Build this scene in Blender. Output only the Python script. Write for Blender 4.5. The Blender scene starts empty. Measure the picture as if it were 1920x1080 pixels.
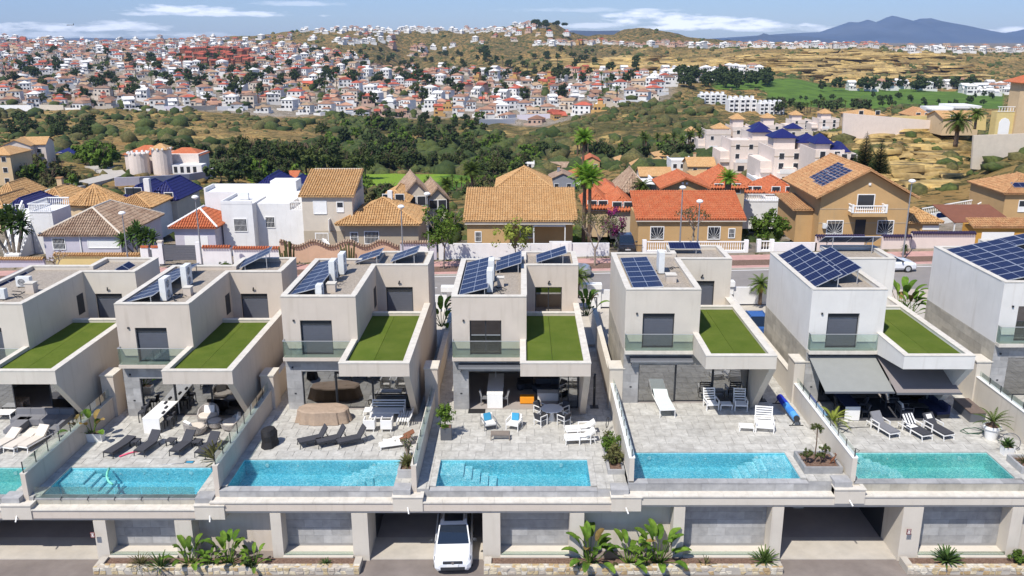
import bpy, math, random, time
import numpy as np
from mathutils import Vector, Matrix
R = math.radians
T0 = time.time()
random.seed(7)
# ---------------------------------------------------------------- camera
CAM_H = 21.2
PITCH = math.atan(470/1625.)
FPX = 1625.0
UC = 980.0
scene = bpy.context.scene
COL = scene.collection
cd = bpy.data.cameras.new("camera"); cam = bpy.data.objects.new("camera", cd); COL.objects.link(cam)
cam.location = (0, 0, CAM_H); cam.rotation_euler = (R(90)-PITCH, 0, 0)
cd.sensor_width = 36; cd.lens = 36*FPX/1920; cd.shift_x = -20/1920
cd.clip_start = 1; cd.clip_end = 60000
scene.camera = cam
# ---------------------------------------------------------------- light
TO_SUN = Vector((-1.06, -1.6, 2.8)).normalized()
SUN_EL = math.asin(TO_SUN.z)
SUN_AZ = math.atan2(TO_SUN.x, TO_SUN.y)
sd = bpy.data.lights.new("sun", 'SUN'); sd.energy = 5.0; sd.angle = R(0.53); sd.color = (1, .95, .86)
sun = bpy.data.objects.new("sun", sd); COL.objects.link(sun)
sun.rotation_euler = TO_SUN.to_track_quat('Z', 'Y').to_euler()
world = bpy.data.worlds.new("World"); scene.world = world; world.use_nodes = True
wn = world.node_tree.nodes; wl = world.node_tree.links; wn.clear()
def wnode(t, **k):
    n = wn.new(t)
    for a, b in k.items(): setattr(n, a, b)
    return n
def wmath(op, a, b=None, c=None, clamp=False):
    n = wn.new('ShaderNodeMath'); n.operation = op; n.use_clamp = clamp
    for i, x in enumerate((a, b, c)):
        if x is None: continue
        if isinstance(x, (int, float)): n.inputs[i].default_value = x
        else: wl.new(x, n.inputs[i])
    return n.outputs[0]
sky = wnode('ShaderNodeTexSky', sky_type='NISHITA', sun_disc=False)
sky.sun_elevation = SUN_EL; sky.sun_rotation = SUN_AZ
sky.air_density = 1.0; sky.dust_density = 0.45; sky.ozone_density = 4.0; sky.altitude = 300
bg = wnode('ShaderNodeBackground'); out = wnode('ShaderNodeOutputWorld')
tc = wnode('ShaderNodeTexCoord'); sep = wnode('ShaderNodeSeparateXYZ')
wl.new(tc.outputs['Generated'], sep.inputs[0])
az = wmath('ARCTAN2', sep.outputs[0], sep.outputs[1])
nz = wnode('ShaderNodeTexNoise'); nz.inputs['Scale'].default_value = 12; nz.inputs['Detail'].default_value = 9; nz.inputs['Roughness'].default_value = .6
mp = wnode('ShaderNodeMapping'); mp.inputs['Scale'].default_value = (2.2, 2.2, 12)
wl.new(tc.outputs['Generated'], mp.inputs[0]); wl.new(mp.outputs[0], nz.inputs['Vector'])
nse = wmath('SUBTRACT', nz.outputs['Fac'], .5)
acc = None
# real cloud banks: azimuth, elevation, half width, half height, strength (radians)
CLOUDS = [(-.566,.0085,.075,.0085,1),(-.44,.0095,.085,.007,.8),(-.355,.0265,.06,.0055,1),(-.32,.023,.09,.004,.8),
          (.165,.0165,.075,.0075,1.1),(.13,.022,.035,.009,1),(.21,.011,.11,.006,1),(.09,.012,.06,.004,.55),(-.5,.002,.2,.004,.4),
          (-.235,.034,.05,.003,.4),(-.02,.042,.1,.003,.45),(.05,.0285,.12,.003,.3),(.27,.008,.08,.004,.6),(.55,.006,.12,.004,.8),
          (-.15,.05,.3,.004,.4),(.8,.02,.2,.01,.9),(-.9,.02,.25,.01,.9),(1.6,.05,.3,.02,.8),(-1.7,.06,.3,.02,.8),(2.6,.05,.3,.02,.8)]
for (ca, ce, rw, rh, st) in CLOUDS:
    a = wmath('POWER', wmath('ABSOLUTE', wmath('DIVIDE', wmath('SUBTRACT', az, ca), rw)), 2)
    b0 = wmath('DIVIDE', wmath('SUBTRACT', sep.outputs[2], ce), rh)
    # flatter base: lower half is steeper
    b = wmath('POWER', wmath('ABSOLUTE', wmath('MULTIPLY', b0, wmath('ADD', 1, wmath('MULTIPLY', wmath('LESS_THAN', b0, 0), .5)))), 2)
    e = wmath('SUBTRACT', 1, wmath('ADD', a, b))
    e = wmath('ADD', e, wmath('MULTIPLY', nse, 5.2))
    e = wmath('MULTIPLY', wmath('MULTIPLY', e, .95, clamp=True), st)
    acc = e if acc is None else wmath('MAXIMUM', acc, e)
cl = wmath('MINIMUM', acc, 1.0, clamp=True)
mixc = wnode('ShaderNodeMixRGB'); mixc.blend_type = 'MIX'
wl.new(wmath('MULTIPLY', cl, .93), mixc.inputs[0])
tint = wnode('ShaderNodeMixRGB', blend_type='MULTIPLY'); tint.inputs[0].default_value = 1
tint.inputs[2].default_value = (.83, .93, 1.13, 1)
wl.new(sky.outputs[0], tint.inputs[1])
wl.new(tint.outputs[0], mixc.inputs[1]); mixc.inputs[2].default_value = (13.5, 13.6, 14, 1)
wl.new(mixc.outputs[0], bg.inputs[0]); bg.inputs[1].default_value = .12
wl.new(bg.outputs[0], out.inputs[0])
scene.view_settings.view_transform = 'Standard'; scene.view_settings.look = 'None'
scene.view_settings.exposure = 0.2; scene.view_settings.gamma = 1; scene.view_settings.use_curve_mapping = False
scene.render.engine = 'CYCLES'
cy = scene.cycles
cy.max_bounces = 6; cy.diffuse_bounces = 4; cy.glossy_bounces = 3; cy.transmission_bounces = 4; cy.transparent_max_bounces = 10; cy.volume_bounces = 0
cy.caustics_reflective = False; cy.caustics_refractive = False

# ---------------------------------------------------------------- projection helpers (measuring only)
def alpha(v): return PITCH + math.atan((v-540)/FPX)
def dist(Y, Z): return Y*math.cos(PITCH) + (CAM_H-Z)*math.sin(PITCH)
def PZ(u, v, Z=0.0):
    Y = (CAM_H-Z)/math.tan(alpha(v)); return Vector(((u-UC)*dist(Y, Z)/FPX, Y, Z))
def PY(u, v, Y):
    Z = CAM_H - Y*math.tan(alpha(v)); return Vector(((u-UC)*dist(Y, Z)/FPX, Y, Z))
def pix(X, Y, Z):
    D = dist(Y, Z); return UC + FPX*X/D, 540 + FPX*((CAM_H-Z)*math.cos(PITCH)-Y*math.sin(PITCH))/D

# ---------------------------------------------------------------- object helpers
def link(o): COL.objects.link(o); return o
def props(o, label=None, cat=None, group=None, kind=None):
    if label: o['label'] = label
    if cat: o['category'] = cat
    if group: o['group'] = group
    if kind: o['kind'] = kind
    return o
def thing(name, label, cat, loc=(0, 0, 0), rot=0, group=None):
    o = bpy.data.objects.new(name, None); o.empty_display_size = .2; link(o)
    o.location = loc; o.rotation_euler = (0, 0, rot)
    return props(o, label, cat, group)
class MB:
    def __init__(s): s.v = []; s.f = []; s.m = []
    def add(s, vs, fs, m=0):
        n = len(s.v); s.v.extend([tuple(p) for p in vs]); s.f.extend([tuple(i+n for i in f) for f in fs]); s.m.extend([m]*len(fs)); return s
    def box(s, x0, y0, z0, x1, y1, z1, m=0):
        if x0 > x1: x0, x1 = x1, x0
        if y0 > y1: y0, y1 = y1, y0
        if z0 > z1: z0, z1 = z1, z0
        return s.add([(x0,y0,z0),(x1,y0,z0),(x1,y1,z0),(x0,y1,z0),(x0,y0,z1),(x1,y0,z1),(x1,y1,z1),(x0,y1,z1)],
              [(0,3,2,1),(4,5,6,7),(0,1,5,4),(1,2,6,5),(2,3,7,6),(3,0,4,7)], m)
    def prismX(s, yz, x0, x1, m=0):   # polygon in the YZ plane extruded along X
        n = len(yz); A = [(x0, y, z) for y, z in yz]; B = [(x1, y, z) for y, z in yz]
        return s.add(A+B, [tuple(range(n))[::-1], tuple(range(n, 2*n))]+[(i, (i+1) % n, (i+1) % n+n, i+n) for i in range(n)], m)
    def prismY(s, xz, y0, y1, m=0):
        n = len(xz); A = [(x, y0, z) for x, z in xz]; B = [(x, y1, z) for x, z in xz]
        return s.add(A+B, [tuple(range(n)), tuple(range(n, 2*n))[::-1]]+[((i+1) % n, i, i+n, (i+1) % n+n) for i in range(n)], m)
    def prismZ(s, xy, z0, z1, m=0):
        n = len(xy); A = [(x, y, z0) for x, y in xy]; B = [(x, y, z1) for x, y in xy]
        return s.add(A+B, [tuple(range(n))[::-1], tuple(range(n, 2*n))]+[(i, (i+1) % n, (i+1) % n+n, i+n) for i in range(n)], m)
    def quad(s, a, b, c, d, m=0): return s.add([a, b, c, d], [(0, 1, 2, 3)], m)
    def tri(s, a, b, c, m=0): return s.add([a, b, c], [(0, 1, 2)], m)
    def tube(s, pts, r, n=6, m=0, cap=True):
        pts = [Vector(p) for p in pts]; rs = r if isinstance(r, (list, tuple)) else [r]*len(pts)
        vs = []; k = len(pts)
        for i, p in enumerate(pts):
            d = (pts[min(i+1, k-1)]-pts[max(i-1, 0)])
            if d.length < 1e-6: d = Vector((0, 0, 1))
            d.normalize(); a = d.cross(Vector((0, 0, 1)) if abs(d.z) < .9 else Vector((1, 0, 0))).normalized(); b = d.cross(a)
            for j in range(n):
                t = 2*math.pi*j/n; vs.append(p+(a*math.cos(t)+b*math.sin(t))*rs[i])
        fs = [(i*n+j, i*n+(j+1) % n, (i+1)*n+(j+1) % n, (i+1)*n+j) for i in range(k-1) for j in range(n)]
        if cap: fs += [tuple(range(n))[::-1], tuple(range((k-1)*n, k*n))]
        return s.add(vs, fs, m)
    def beam(s, a, b, w, h=None, m=0):
        a = Vector(a); b = Vector(b); h = h or w; d = (b-a).normalized()
        x = d.cross(Vector((0, 0, 1)) if abs(d.z) < .95 else Vector((0, 1, 0))).normalized()*w/2; y = x.cross(d).normalized()*h/2
        vs = [a-x-y, a+x-y, a+x+y, a-x+y, b-x-y, b+x-y, b+x+y, b-x+y]
        return s.add(vs, [(0,3,2,1),(4,5,6,7),(0,1,5,4),(1,2,6,5),(2,3,7,6),(3,0,4,7)], m)
    def lathe(s, prof, n=16, m=0, c=(0, 0), sx=1, sy=1):
        vs = [(c[0]+r*math.cos(2*math.pi*j/n)*sx, c[1]+r*math.sin(2*math.pi*j/n)*sy, z) for r, z in prof for j in range(n)]
        k = len(prof)
        fs = [(i*n+j, i*n+(j+1) % n, (i+1)*n+(j+1) % n, (i+1)*n+j) for i in range(k-1) for j in range(n)]
        fs += [tuple(range(n))[::-1], tuple(range((k-1)*n, k*n))]
        return s.add(vs, fs, m)
    def ball(s, c, r, sx=1, sy=1, sz=1, n=8, k=5, m=0):
        c = Vector(c); prof = []
        vs = []; fs = []
        for i in range(1, k):
            t = math.pi*i/k
            for j in range(n):
                a = 2*math.pi*j/n; vs.append(c+Vector((math.sin(t)*math.cos(a)*sx, math.sin(t)*math.sin(a)*sy, math.cos(t)*sz))*r)
        top = len(vs); vs.append(c+Vector((0, 0, r*sz))); vs.append(c-Vector((0, 0, r*sz)))
        for i in range(k-2):
            for j in range(n): fs.append((i*n+j, (i+1)*n+j, (i+1)*n+(j+1) % n, i*n+(j+1) % n))
        for j in range(n):
            fs.append((top, j, (j+1) % n)); fs.append((top+1, (k-2)*n+(j+1) % n, (k-2)*n+j))
        return s.add(vs, fs, m)
    def xf(s, loc=(0, 0, 0), rz=0, sc=1, start=0):
        c, q = math.cos(rz), math.sin(rz)
        for i in range(start, len(s.v)):
            x, y, z = s.v[i]; x *= sc; y *= sc; z *= sc
            s.v[i] = (x*c-y*q+loc[0], x*q+y*c+loc[1], z+loc[2])
        return s
    def mesh(s, name, mats, smooth=False):
        me = bpy.data.meshes.new(name); me.from_pydata(s.v, [], s.f)
        for m in (mats if isinstance(mats, (list, tuple)) else [mats]): me.materials.append(m)
        if any(s.m): me.polygons.foreach_set('material_index', s.m)
        if smooth: me.polygons.foreach_set('use_smooth', [True]*len(s.f))
        me.update(); return me
    def build(s, name, mats, parent=None, smooth=False, loc=None, rot=0):
        o = bpy.data.objects.new(name, s.mesh(name, mats, smooth)); link(o)
        if parent: o.parent = parent
        if loc: o.location = loc
        if rot: o.rotation_euler = (0, 0, rot)
        return o
def inst(name, me, parent=None, loc=(0, 0, 0), rot=(0, 0, 0), sc=None):
    o = bpy.data.objects.new(name, me); link(o); o.location = loc; o.rotation_euler = rot
    if parent: o.parent = parent
    if sc is not None: o.scale = sc if not isinstance(sc, (int, float)) else (sc, sc, sc)
    return o
def copy_tree(o, loc=None, rot=None, sc=None, parent=None, label=None, group=None):
    c = o.copy(); link(c); c.parent = parent
    for ch in o.children: copy_tree(ch, parent=c)
    if loc is not None: c.location = loc
    if rot is not None: c.rotation_euler = (0, 0, rot)
    if sc is not None: c.scale = (sc, sc, sc) if isinstance(sc, (int, float)) else sc
    if label: c['label'] = label
    if group: c['group'] = group
    return c
def structure(o): o['kind'] = 'structure'; return o

# ---------------------------------------------------------------- materials
def mat(name, col, rough=.8, var=.12, scale=3., rnd=0., bump=0., bscale=60., spec=.3, metal=0., col2=None, scale2=.5, amt2=.5, stain=0., wave=None, coat=0, emis=None):
    """base colour with world-space noise, optional second tone, per object variation and fine relief"""
    m = bpy.data.materials.new(name); m.use_nodes = True; nt = m.node_tree; N = nt.nodes; L = nt.links
    b = N['Principled BSDF']; b.inputs['Roughness'].default_value = rough; b.inputs['Metallic'].default_value = metal
    b.inputs['Specular IOR Level'].default_value = spec
    if coat: b.inputs['Coat Weight'].default_value = coat; b.inputs['Coat Roughness'].default_value = .05
    g = N.new('ShaderNodeNewGeometry'); pos = g.outputs['Position']
    c = (*col, 1)
    def mixn(fac, a, bb, mode='MIX'):
        x = N.new('ShaderNodeMixRGB'); x.blend_type = mode
        for i, q in enumerate((fac, a, bb)):
            if isinstance(q, (int, float)): x.inputs[i].default_value = q
            elif isinstance(q, tuple): x.inputs[i].default_value = q
            else: L.new(q, x.inputs[i])
        return x.outputs[0]
    def noise(sc, det=4, ro=.6):
        n = N.new('ShaderNodeTexNoise'); n.inputs['Scale'].default_value = sc; n.inputs['Detail'].default_value = det; n.inputs['Roughness'].default_value = ro
        L.new(pos, n.inputs['Vector']); return n.outputs['Fac']
    def ramp(src, a, bb, lo=0., hi=1.):
        r = N.new('ShaderNodeMapRange'); L.new(src, r.inputs[0]); r.inputs[1].default_value = a; r.inputs[2].default_value = bb
        r.inputs[3].default_value = lo; r.inputs[4].default_value = hi; return r.outputs[0]
    cur = c
    if col2: cur = mixn(ramp(noise(scale2, 6), .5-.18, .5+.18, 0, amt2), c, (*col2, 1))
    if var:
        f = ramp(noise(scale), .3, .7, 1-var, 1+var)
        cmb = N.new('ShaderNodeCombineXYZ')
        for i in range(3): L.new(f, cmb.inputs[i])
        cur = mixn(1.0, cur, cmb.outputs[0], 'MULTIPLY')
    if rnd:
        oi = N.new('ShaderNodeObjectInfo'); f = ramp(oi.outputs['Random'], 0, 1, 1-rnd, 1+rnd)
        cmb = N.new('ShaderNodeCombineXYZ')
        for i in range(3): L.new(f, cmb.inputs[i])
        cur = mixn(1.0, cur, cmb.outputs[0], 'MULTIPLY')
    if stain:
        mpn = N.new('ShaderNodeMapping'); mpn.inputs['Scale'].default_value = (1.6, 1.6, .12); L.new(pos, mpn.inputs[0])
        n = N.new('ShaderNodeTexNoise'); n.inputs['Scale'].default_value = 2.2; n.inputs['Detail'].default_value = 5; L.new(mpn.outputs[0], n.inputs['Vector'])
        cur = mixn(ramp(n.outputs['Fac'], .56, .75, 0, stain), cur, (.33, .27, .2, 1))
    if isinstance(cur, tuple): b.inputs['Base Color'].default_value = cur
    else: L.new(cur, b.inputs['Base Color'])
    if bump:
        bn = N.new('ShaderNodeBump'); bn.inputs['Strength'].default_value = bump; bn.inputs['Distance'].default_value = .05
        L.new(noise(bscale, 3), bn.inputs['Height']); L.new(bn.outputs[0], b.inputs['Normal'])
    if emis: b.inputs['Emission Color'].default_value = (*emis, 1); b.inputs['Emission Strength'].default_value = 1
    return m
def glassmat(name, tint, refl=.5, rough=.02, tr=1.0, f0=.08, bump=0, bscale=3.):
    """thin glass / water: fresnel mirror over tinted see-through"""
    m = bpy.data.materials.new(name); m.use_nodes = True; N = m.node_tree.nodes; L = m.node_tree.links; N.clear()
    o = N.new('ShaderNodeOutputMaterial'); mx = N.new('ShaderNodeMixShader'); t = N.new('ShaderNodeBsdfTransparent'); gl = N.new('ShaderNodeBsdfGlossy')
    lw = N.new('ShaderNodeLayerWeight'); lw.inputs[0].default_value = .35
    mr = N.new('ShaderNodeMapRange'); mr.inputs[3].default_value = f0; mr.inputs[4].default_value = refl; L.new(lw.outputs['Fresnel'], mr.inputs[0])
    t.inputs[0].default_value = (*tint, 1); gl.inputs['Roughness'].default_value = rough
    L.new(mr.outputs[0], mx.inputs[0]); L.new(t.outputs[0], mx.inputs[1]); L.new(gl.outputs[0], mx.inputs[2]); L.new(mx.outputs[0], o.inputs[0])
    if bump:
        g = N.new('ShaderNodeNewGeometry'); n = N.new('ShaderNodeTexNoise'); n.inputs['Scale'].default_value = bscale; n.inputs['Detail'].default_value = 3; n.inputs['Distortion'].default_value = 1.5
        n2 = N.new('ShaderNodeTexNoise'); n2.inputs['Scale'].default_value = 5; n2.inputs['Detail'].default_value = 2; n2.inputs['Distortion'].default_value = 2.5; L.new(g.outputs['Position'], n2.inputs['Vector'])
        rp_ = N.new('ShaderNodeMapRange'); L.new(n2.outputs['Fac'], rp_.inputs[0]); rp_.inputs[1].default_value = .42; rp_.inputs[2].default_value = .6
        tm = N.new('ShaderNodeMixRGB'); L.new(rp_.outputs[0], tm.inputs[0]); tm.inputs[1].default_value = (tint[0]*.68, tint[1]*.86, tint[2]*.90, 1); tm.inputs[2].default_value = (*tint, 1); L.new(tm.outputs[0], t.inputs[0])  # ripple light and dark painted into the see-through tint by noise
        L.new(g.outputs['Position'], n.inputs['Vector']); b = N.new('ShaderNodeBump'); b.inputs['Strength'].default_value = bump; b.inputs['Distance'].default_value = .1
        L.new(n.outputs['Fac'], b.inputs['Height']); L.new(b.outputs[0], gl.inputs['Normal'])
    return m
M = {}
M['plaster'] = mat('plaster_white', (.575, .525, .455), .85, .05, .8, stain=.24, bump=.15, bscale=40)
M['plaster_pink'] = mat('plaster_cream', (.56, .49, .42), .85, .05, .8, stain=.28, bump=.15, bscale=40)
M['plaster_cool'] = mat('plaster_cool_white', (.66, .64, .61), .85, .05, .8, stain=.2, bump=.15, bscale=40)
M['cap'] = mat('coping_stone', (.62, .585, .52), .7, .1, 3, stain=.2, col2=(.50, .44, .36), scale2=1.2, amt2=.4)
M['stone'] = mat('grey_stone_tile', (.30, .298, .30), .6, .14, 2.5, rnd=.15, col2=(.43, .42, .41), scale2=1.3, amt2=.6)
M['stone_warm'] = mat('warm_stone_tile', (.34, .32, .275), .6, .12, 2.5, rnd=.15, col2=(.46, .42, .35), scale2=1.3, amt2=.6)
M['grout'] = mat('grout', (.30, .29, .28), .9, .05)
M['paver'] = mat('terrace_tile', (.52, .505, .465), .6, .14, 5.0, rnd=.09, col2=(.34, .325, .295), scale2=1.9, amt2=.85)
M['joint'] = mat('joint', (.40, .38, .34), .9, .05)
M['gravel'] = mat('roof_gravel', (.40, .345, .285), .95, .45, 22, bump=.8, bscale=30, col2=(.24, .21, .18), scale2=9, amt2=.6)
M['turf'] = mat('artificial_turf', (.084, .126, .016), .95, .22, 30, rnd=.07, col2=(.12, .155, .026), scale2=.8, amt2=1, bump=.6, bscale=120, spec=.1)
M['shutter'] = mat('shutter_grey', (.105, .112, .135), .5, .04)
M['dark'] = mat('dark_metal', (.035, .037, .042), .45, .05)
M['darkbox'] = mat('dark_grey', (.11, .115, .13), .5, .05)
M['white'] = mat('white_paint', (.80, .79, .77), .5, .03)
M['white_fab'] = mat('white_fabric', (.74, .72, .68), .9, .05, 20, bump=.2)
M['cream_fab'] = mat('cream_fabric', (.62, .56, .49), .9, .05, 20, bump=.2)
M['grey_fab'] = mat('grey_fabric', (.20, .20, .215), .95, .1, 20, bump=.3)
M['dgrey_fab'] = mat('charcoal_fabric', (.055, .056, .066), .95, .1, 20, bump=.3)
M['navy'] = mat('navy_fabric', (.018, .024, .075), .9, .1, 20)
M['blue_cush'] = mat('blue_fabric', (.05, .30, .50), .9, .05, 20)
M['beige_cover'] = mat('beige_cover', (.36, .27, .20), .85, .1, 6, bump=.3, bscale=6)
M['black_cover'] = mat('black_cover', (.022, .021, .022), .7, .1, 6, bump=.3, bscale=6)
M['brown'] = mat('brown_weave', (.20, .085, .045), .8, .15, 20)
M['orange'] = mat('orange_fabric', (.80, .30, .02), .7, .05)
M['alu'] = mat('aluminium', (.62, .63, .65), .35, .03, metal=.6)
M['galv'] = mat('galvanised', (.30, .30, .31), .5, .05, metal=.4)
M['ac'] = mat('ac_white', (.68, .69, .68), .5, .05, 3, stain=.1)
M['dirt'] = mat('soil_chips', (.13, .075, .055), .95, .5, 14, bump=.9, bscale=18, col2=(.22, .15, .11), scale2=6, amt2=.8)
M['asphalt'] = mat('driveway', (.185, .155, .14), .9, .12, 1.2, bump=.3, bscale=50, col2=(.27, .235, .21), scale2=.7, amt2=.5)
M['concrete'] = mat('pale_concrete', (.44, .40, .345), .85, .10, 1.2, col2=(.43, .40, .36), scale2=.8, amt2=.5)
M['gfloor'] = mat('garage_floor', (.33, .295, .275), .8, .08, 1.2)
M['road'] = mat('road_asphalt', (.235, .215, .20), .9, .10, .6, bump=.2, bscale=60)
M['pave'] = mat('pavement', (.45, .385, .33), .9, .10, 1.5)
M['pinkpave'] = mat('pink_pavement', (.46, .27, .235), .9, .12, 1.5)
M['garage_blue'] = mat('garage_door_blue', (.012, .02, .085), .6, .1)
M['tyre'] = mat('tyre', (.02, .02, .02), .9, .05)
M['chrome'] = mat('chrome', (.6, .6, .62), .15, .0, metal=1)
M['carwhite'] = mat('car_white', (.76, .77, .79), .3, .0, coat=1)
M['carblue'] = mat('car_blue', (.03, .10, .32), .35, .0, coat=.8)
M['carblack'] = mat('car_black', (.015, .015, .018), .3, .0, coat=.8)
M['carsilver'] = mat('car_silver', (.30, .31, .32), .3, .0, coat=.8, metal=.3)
M['carglass'] = mat('car_glass', (.012, .02, .035), .05, .0, spec=.8)
M['lamp'] = mat('lamp_lens', (.85, .85, .82), .3, .0)
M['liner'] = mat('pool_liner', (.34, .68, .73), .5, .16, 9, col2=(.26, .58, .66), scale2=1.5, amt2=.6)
M['pool_step'] = mat('pool_step_tile', (.62, .84, .86), .5, .1, 9)
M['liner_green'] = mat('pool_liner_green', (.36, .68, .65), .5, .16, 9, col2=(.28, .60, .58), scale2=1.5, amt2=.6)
M['glass_rail'] = glassmat('rail_glass', (.86, .95, .92), .55, f0=.10)
M['glass_win'] = glassmat('window_glass', (.22, .235, .25), .85, f0=.38, rough=.01)
M['glass_dark'] = glassmat('dark_glass', (.08, .09, .10), .8, f0=.16, rough=.01)
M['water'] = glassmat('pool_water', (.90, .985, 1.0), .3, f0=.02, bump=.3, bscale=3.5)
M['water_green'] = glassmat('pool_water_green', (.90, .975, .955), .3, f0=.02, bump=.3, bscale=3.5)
# ================================================================ TERRAIN
YS = [84, 105, 130, 160, 200, 250, 310, 400, 500, 600, 750, 900, 1100, 1400]
TU = [-150, 150, 320, 640, 960, 1200, 1330, 1480, 1580, 1700, 1790, 1900, 2150]
# picture height of the bare ground at each distance, column by column
TV = [
 [487, 447, 405, 370, 345, 318, 290, 256, 226, 202, 165, 140, 115,  92],
 [487, 447, 407, 373, 348, 318, 290, 256, 226, 202, 165, 140, 115,  92],
 [487, 450, 415, 385, 352, 320, 290, 256, 228, 205, 166, 140, 115,  92],
 [487, 450, 420, 396, 374, 349, 318, 279, 245, 213, 170, 142, 115,  90],
 [487, 450, 420, 396, 376, 351, 320, 283, 252, 226, 180, 145, 115,  86],
 [487, 450, 418, 390, 362, 330, 296, 255, 218, 192, 156, 130, 108,  84],
 [487, 450, 415, 383, 348, 312, 280, 245, 222, 198, 160, 134, 106,  86],
 [487, 450, 408, 372, 322, 288, 262, 240, 220, 198, 162, 134, 100,  86],
 [487, 445, 395, 346, 262, 256, 250, 240, 224, 203, 172, 158, 100,  88],
 [487, 442, 392, 340, 244, 252, 250, 243, 226, 203, 174, 160, 100,  88],
 [487, 440, 380, 330, 250, 256, 252, 244, 226, 203, 176, 163, 103,  90],
 [487, 430, 350, 286, 252, 256, 252, 244, 228, 206, 180, 163, 108,  94],
 [487, 430, 345, 280, 250, 256, 252, 244, 228, 208, 182, 165, 110,  96]]
SKYU = [-300, 0, 60, 160, 300, 400, 480, 560, 700, 860, 930, 980, 1010, 1040, 1070, 1100, 1150, 1168, 1200, 1240, 1290, 1330, 1400, 1600, 1750, 1920, 2300]
SKYV = [  70, 72, 76,  79,  77,  73,  68,  60,  56,  58,  54,  48,  43,   45,   62,   68,   66,   55,   53,   58,   71,   76,   80,   84,   94,   99, 102]
LOGY = np.log(np.array(YS)); TVa = np.array(TV, float)
def _zof(Y, v): return CAM_H - Y*np.tan(PITCH+np.arctan((v-540)/FPX))
TZa = np.stack([_zof(np.array(YS, float), TVa[i]) for i in range(len(TU))])
TZa[:, 0] = [-1.1, -.9, -.75, -.4, 0, .3, .5, .7, .85, 1.0, 1.1, 1.2, 1.4]
def _hash(ix, iy, s):
    h = (ix*374761393+iy*668265263+s*974634777) & 0xFFFFFFFF
    h = ((h ^ (h >> 13))*1274126177) & 0xFFFFFFFF
    return ((h ^ (h >> 16)) & 0xFFFF)/65535.0
def vnoise(x, y, s=0):
    ix = np.floor(x).astype(np.int64); iy = np.floor(y).astype(np.int64); fx = x-ix; fy = y-iy
    fx = fx*fx*(3-2*fx); fy = fy*fy*(3-2*fy)
    a = _hash(ix, iy, s); b = _hash(ix+1, iy, s); c = _hash(ix, iy+1, s); d = _hash(ix+1, iy+1, s)
    return (a*(1-fx)+b*fx)*(1-fy)+(c*(1-fx)+d*fx)*fy
def fbm(x, y, s=0, o=4):
    r = 0; a = .5
    for k in range(o): r = r+a*(vnoise(x, y, s+k)-.5); x = x*2.03+7.1; y = y*2.03+3.7; a *= .5
    return r*2
def uof(X, Y): return UC + FPX*np.asarray(X)/(np.asarray(Y)*math.cos(PITCH)+8)
def smooth(a, b, x): t = np.clip((x-a)/(b-a), 0, 1); return t*t*(3-2*t)
def terr(X, Y, detail=True):
    X = np.asarray(X, float); Y = np.asarray(Y, float); u = uof(X, Y)
    ly = np.log(np.clip(Y, YS[0], YS[-1])); jy = np.clip(np.searchsorted(LOGY, ly)-1, 0, len(YS)-2)
    ty = (ly-LOGY[jy])/(LOGY[jy+1]-LOGY[jy])
    ua = np.array(TU, float); uc = np.clip(u, ua[0], ua[-1]); ju = np.clip(np.searchsorted(ua, uc)-1, 0, len(ua)-2)
    tu = (uc-ua[ju])/(ua[ju+1]-ua[ju]); tu = tu*tu*(3-2*tu)
    z = (TZa[ju, jy]*(1-tu)+TZa[ju+1, jy]*tu)*(1-ty)+(TZa[ju, jy+1]*(1-tu)+TZa[ju+1, jy+1]*tu)*ty
    zr = _zof(1800.0, np.interp(u, SKYU, SKYV))
    t = smooth(1400, 1800, Y); z = z*(1-t)+zr*t
    t = smooth(1850, 2900, Y); z = z*(1-t)+(-42.0)*t
    # two gullies between the brown hills
    for (gu, w, dpt) in ((775, 60, 26), (1120, 40, 10)):
        z = z-dpt*np.exp(-((u-gu-(Y-1200)*.03)/w)**2)*smooth(950, 1200, Y)*(1-smooth(1500, 1800, Y))
    if detail:
        z = z-np.abs(fbm(X/110+.3*fbm(X/60, Y/60, 12, 2), Y/240, 91, 4))*26*smooth(850, 1000, Y)*(1-smooth(1650, 1780, Y))*smooth(620, 700, u)*(1-smooth(1290, 1500, u)*.5)
        amp = smooth(95, 240, Y)*(1+smooth(300, 900, Y)*1.6)*(1-smooth(2200, 3000, Y))
        cliff = rockmask(u, Y)
        z = z+amp*(fbm(X/38, Y/38, 3)*2.2+fbm(X/9, Y/9, 9, 3)*.7*(1-smooth(700, 1200, Y)))*(1-golfmask(u, Y)*.9)
        z = z+cliff*(fbm(X/14, Y/9, 21, 3)*3.0+np.abs(fbm(X/5, Y/4, 31, 2))*1.6)
    return z
def _vat(u, Y):
    X = (u-UC)*(Y*math.cos(PITCH)+8)/FPX; z = terr(X, Y, False)
    return 540+FPX*((CAM_H-z)*math.cos(PITCH)-Y*math.sin(PITCH))/(Y*math.cos(PITCH)+(CAM_H-z)*math.sin(PITCH))
def rockmask(u, Y):
    a = np.exp(-((u-1650)/120)**4)*smooth(140, 160, Y)*(1-smooth(205, 225, Y))
    b = np.exp(-((u-1420)/330)**4)*smooth(880, 930, Y)*(1-smooth(1120, 1200, Y))
    c = np.exp(-((u-480)/330)**4)*smooth(330, 360, Y)*(1-smooth(430, 520, Y))*.35
    return np.clip(a+b*1.3+c, 0, 1.5)
def golfmask(u, Y):
    g1 = smooth(1425, 1450, u)*(1-smooth(1880, 1900, u))*smooth(590, 610, Y)*(1-smooth(800, 830, Y))
    g2 = smooth(455, 470, u)*(1-smooth(885, 905, u))*smooth(225, 235, Y)*(1-smooth(292, 300, Y))
    g3 = smooth(1330, 1345, u)*(1-smooth(1440, 1450, u))*smooth(700, 720, Y)*(1-smooth(800, 830, Y))
    return np.clip(g1+g2+g3, 0, 1)
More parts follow.
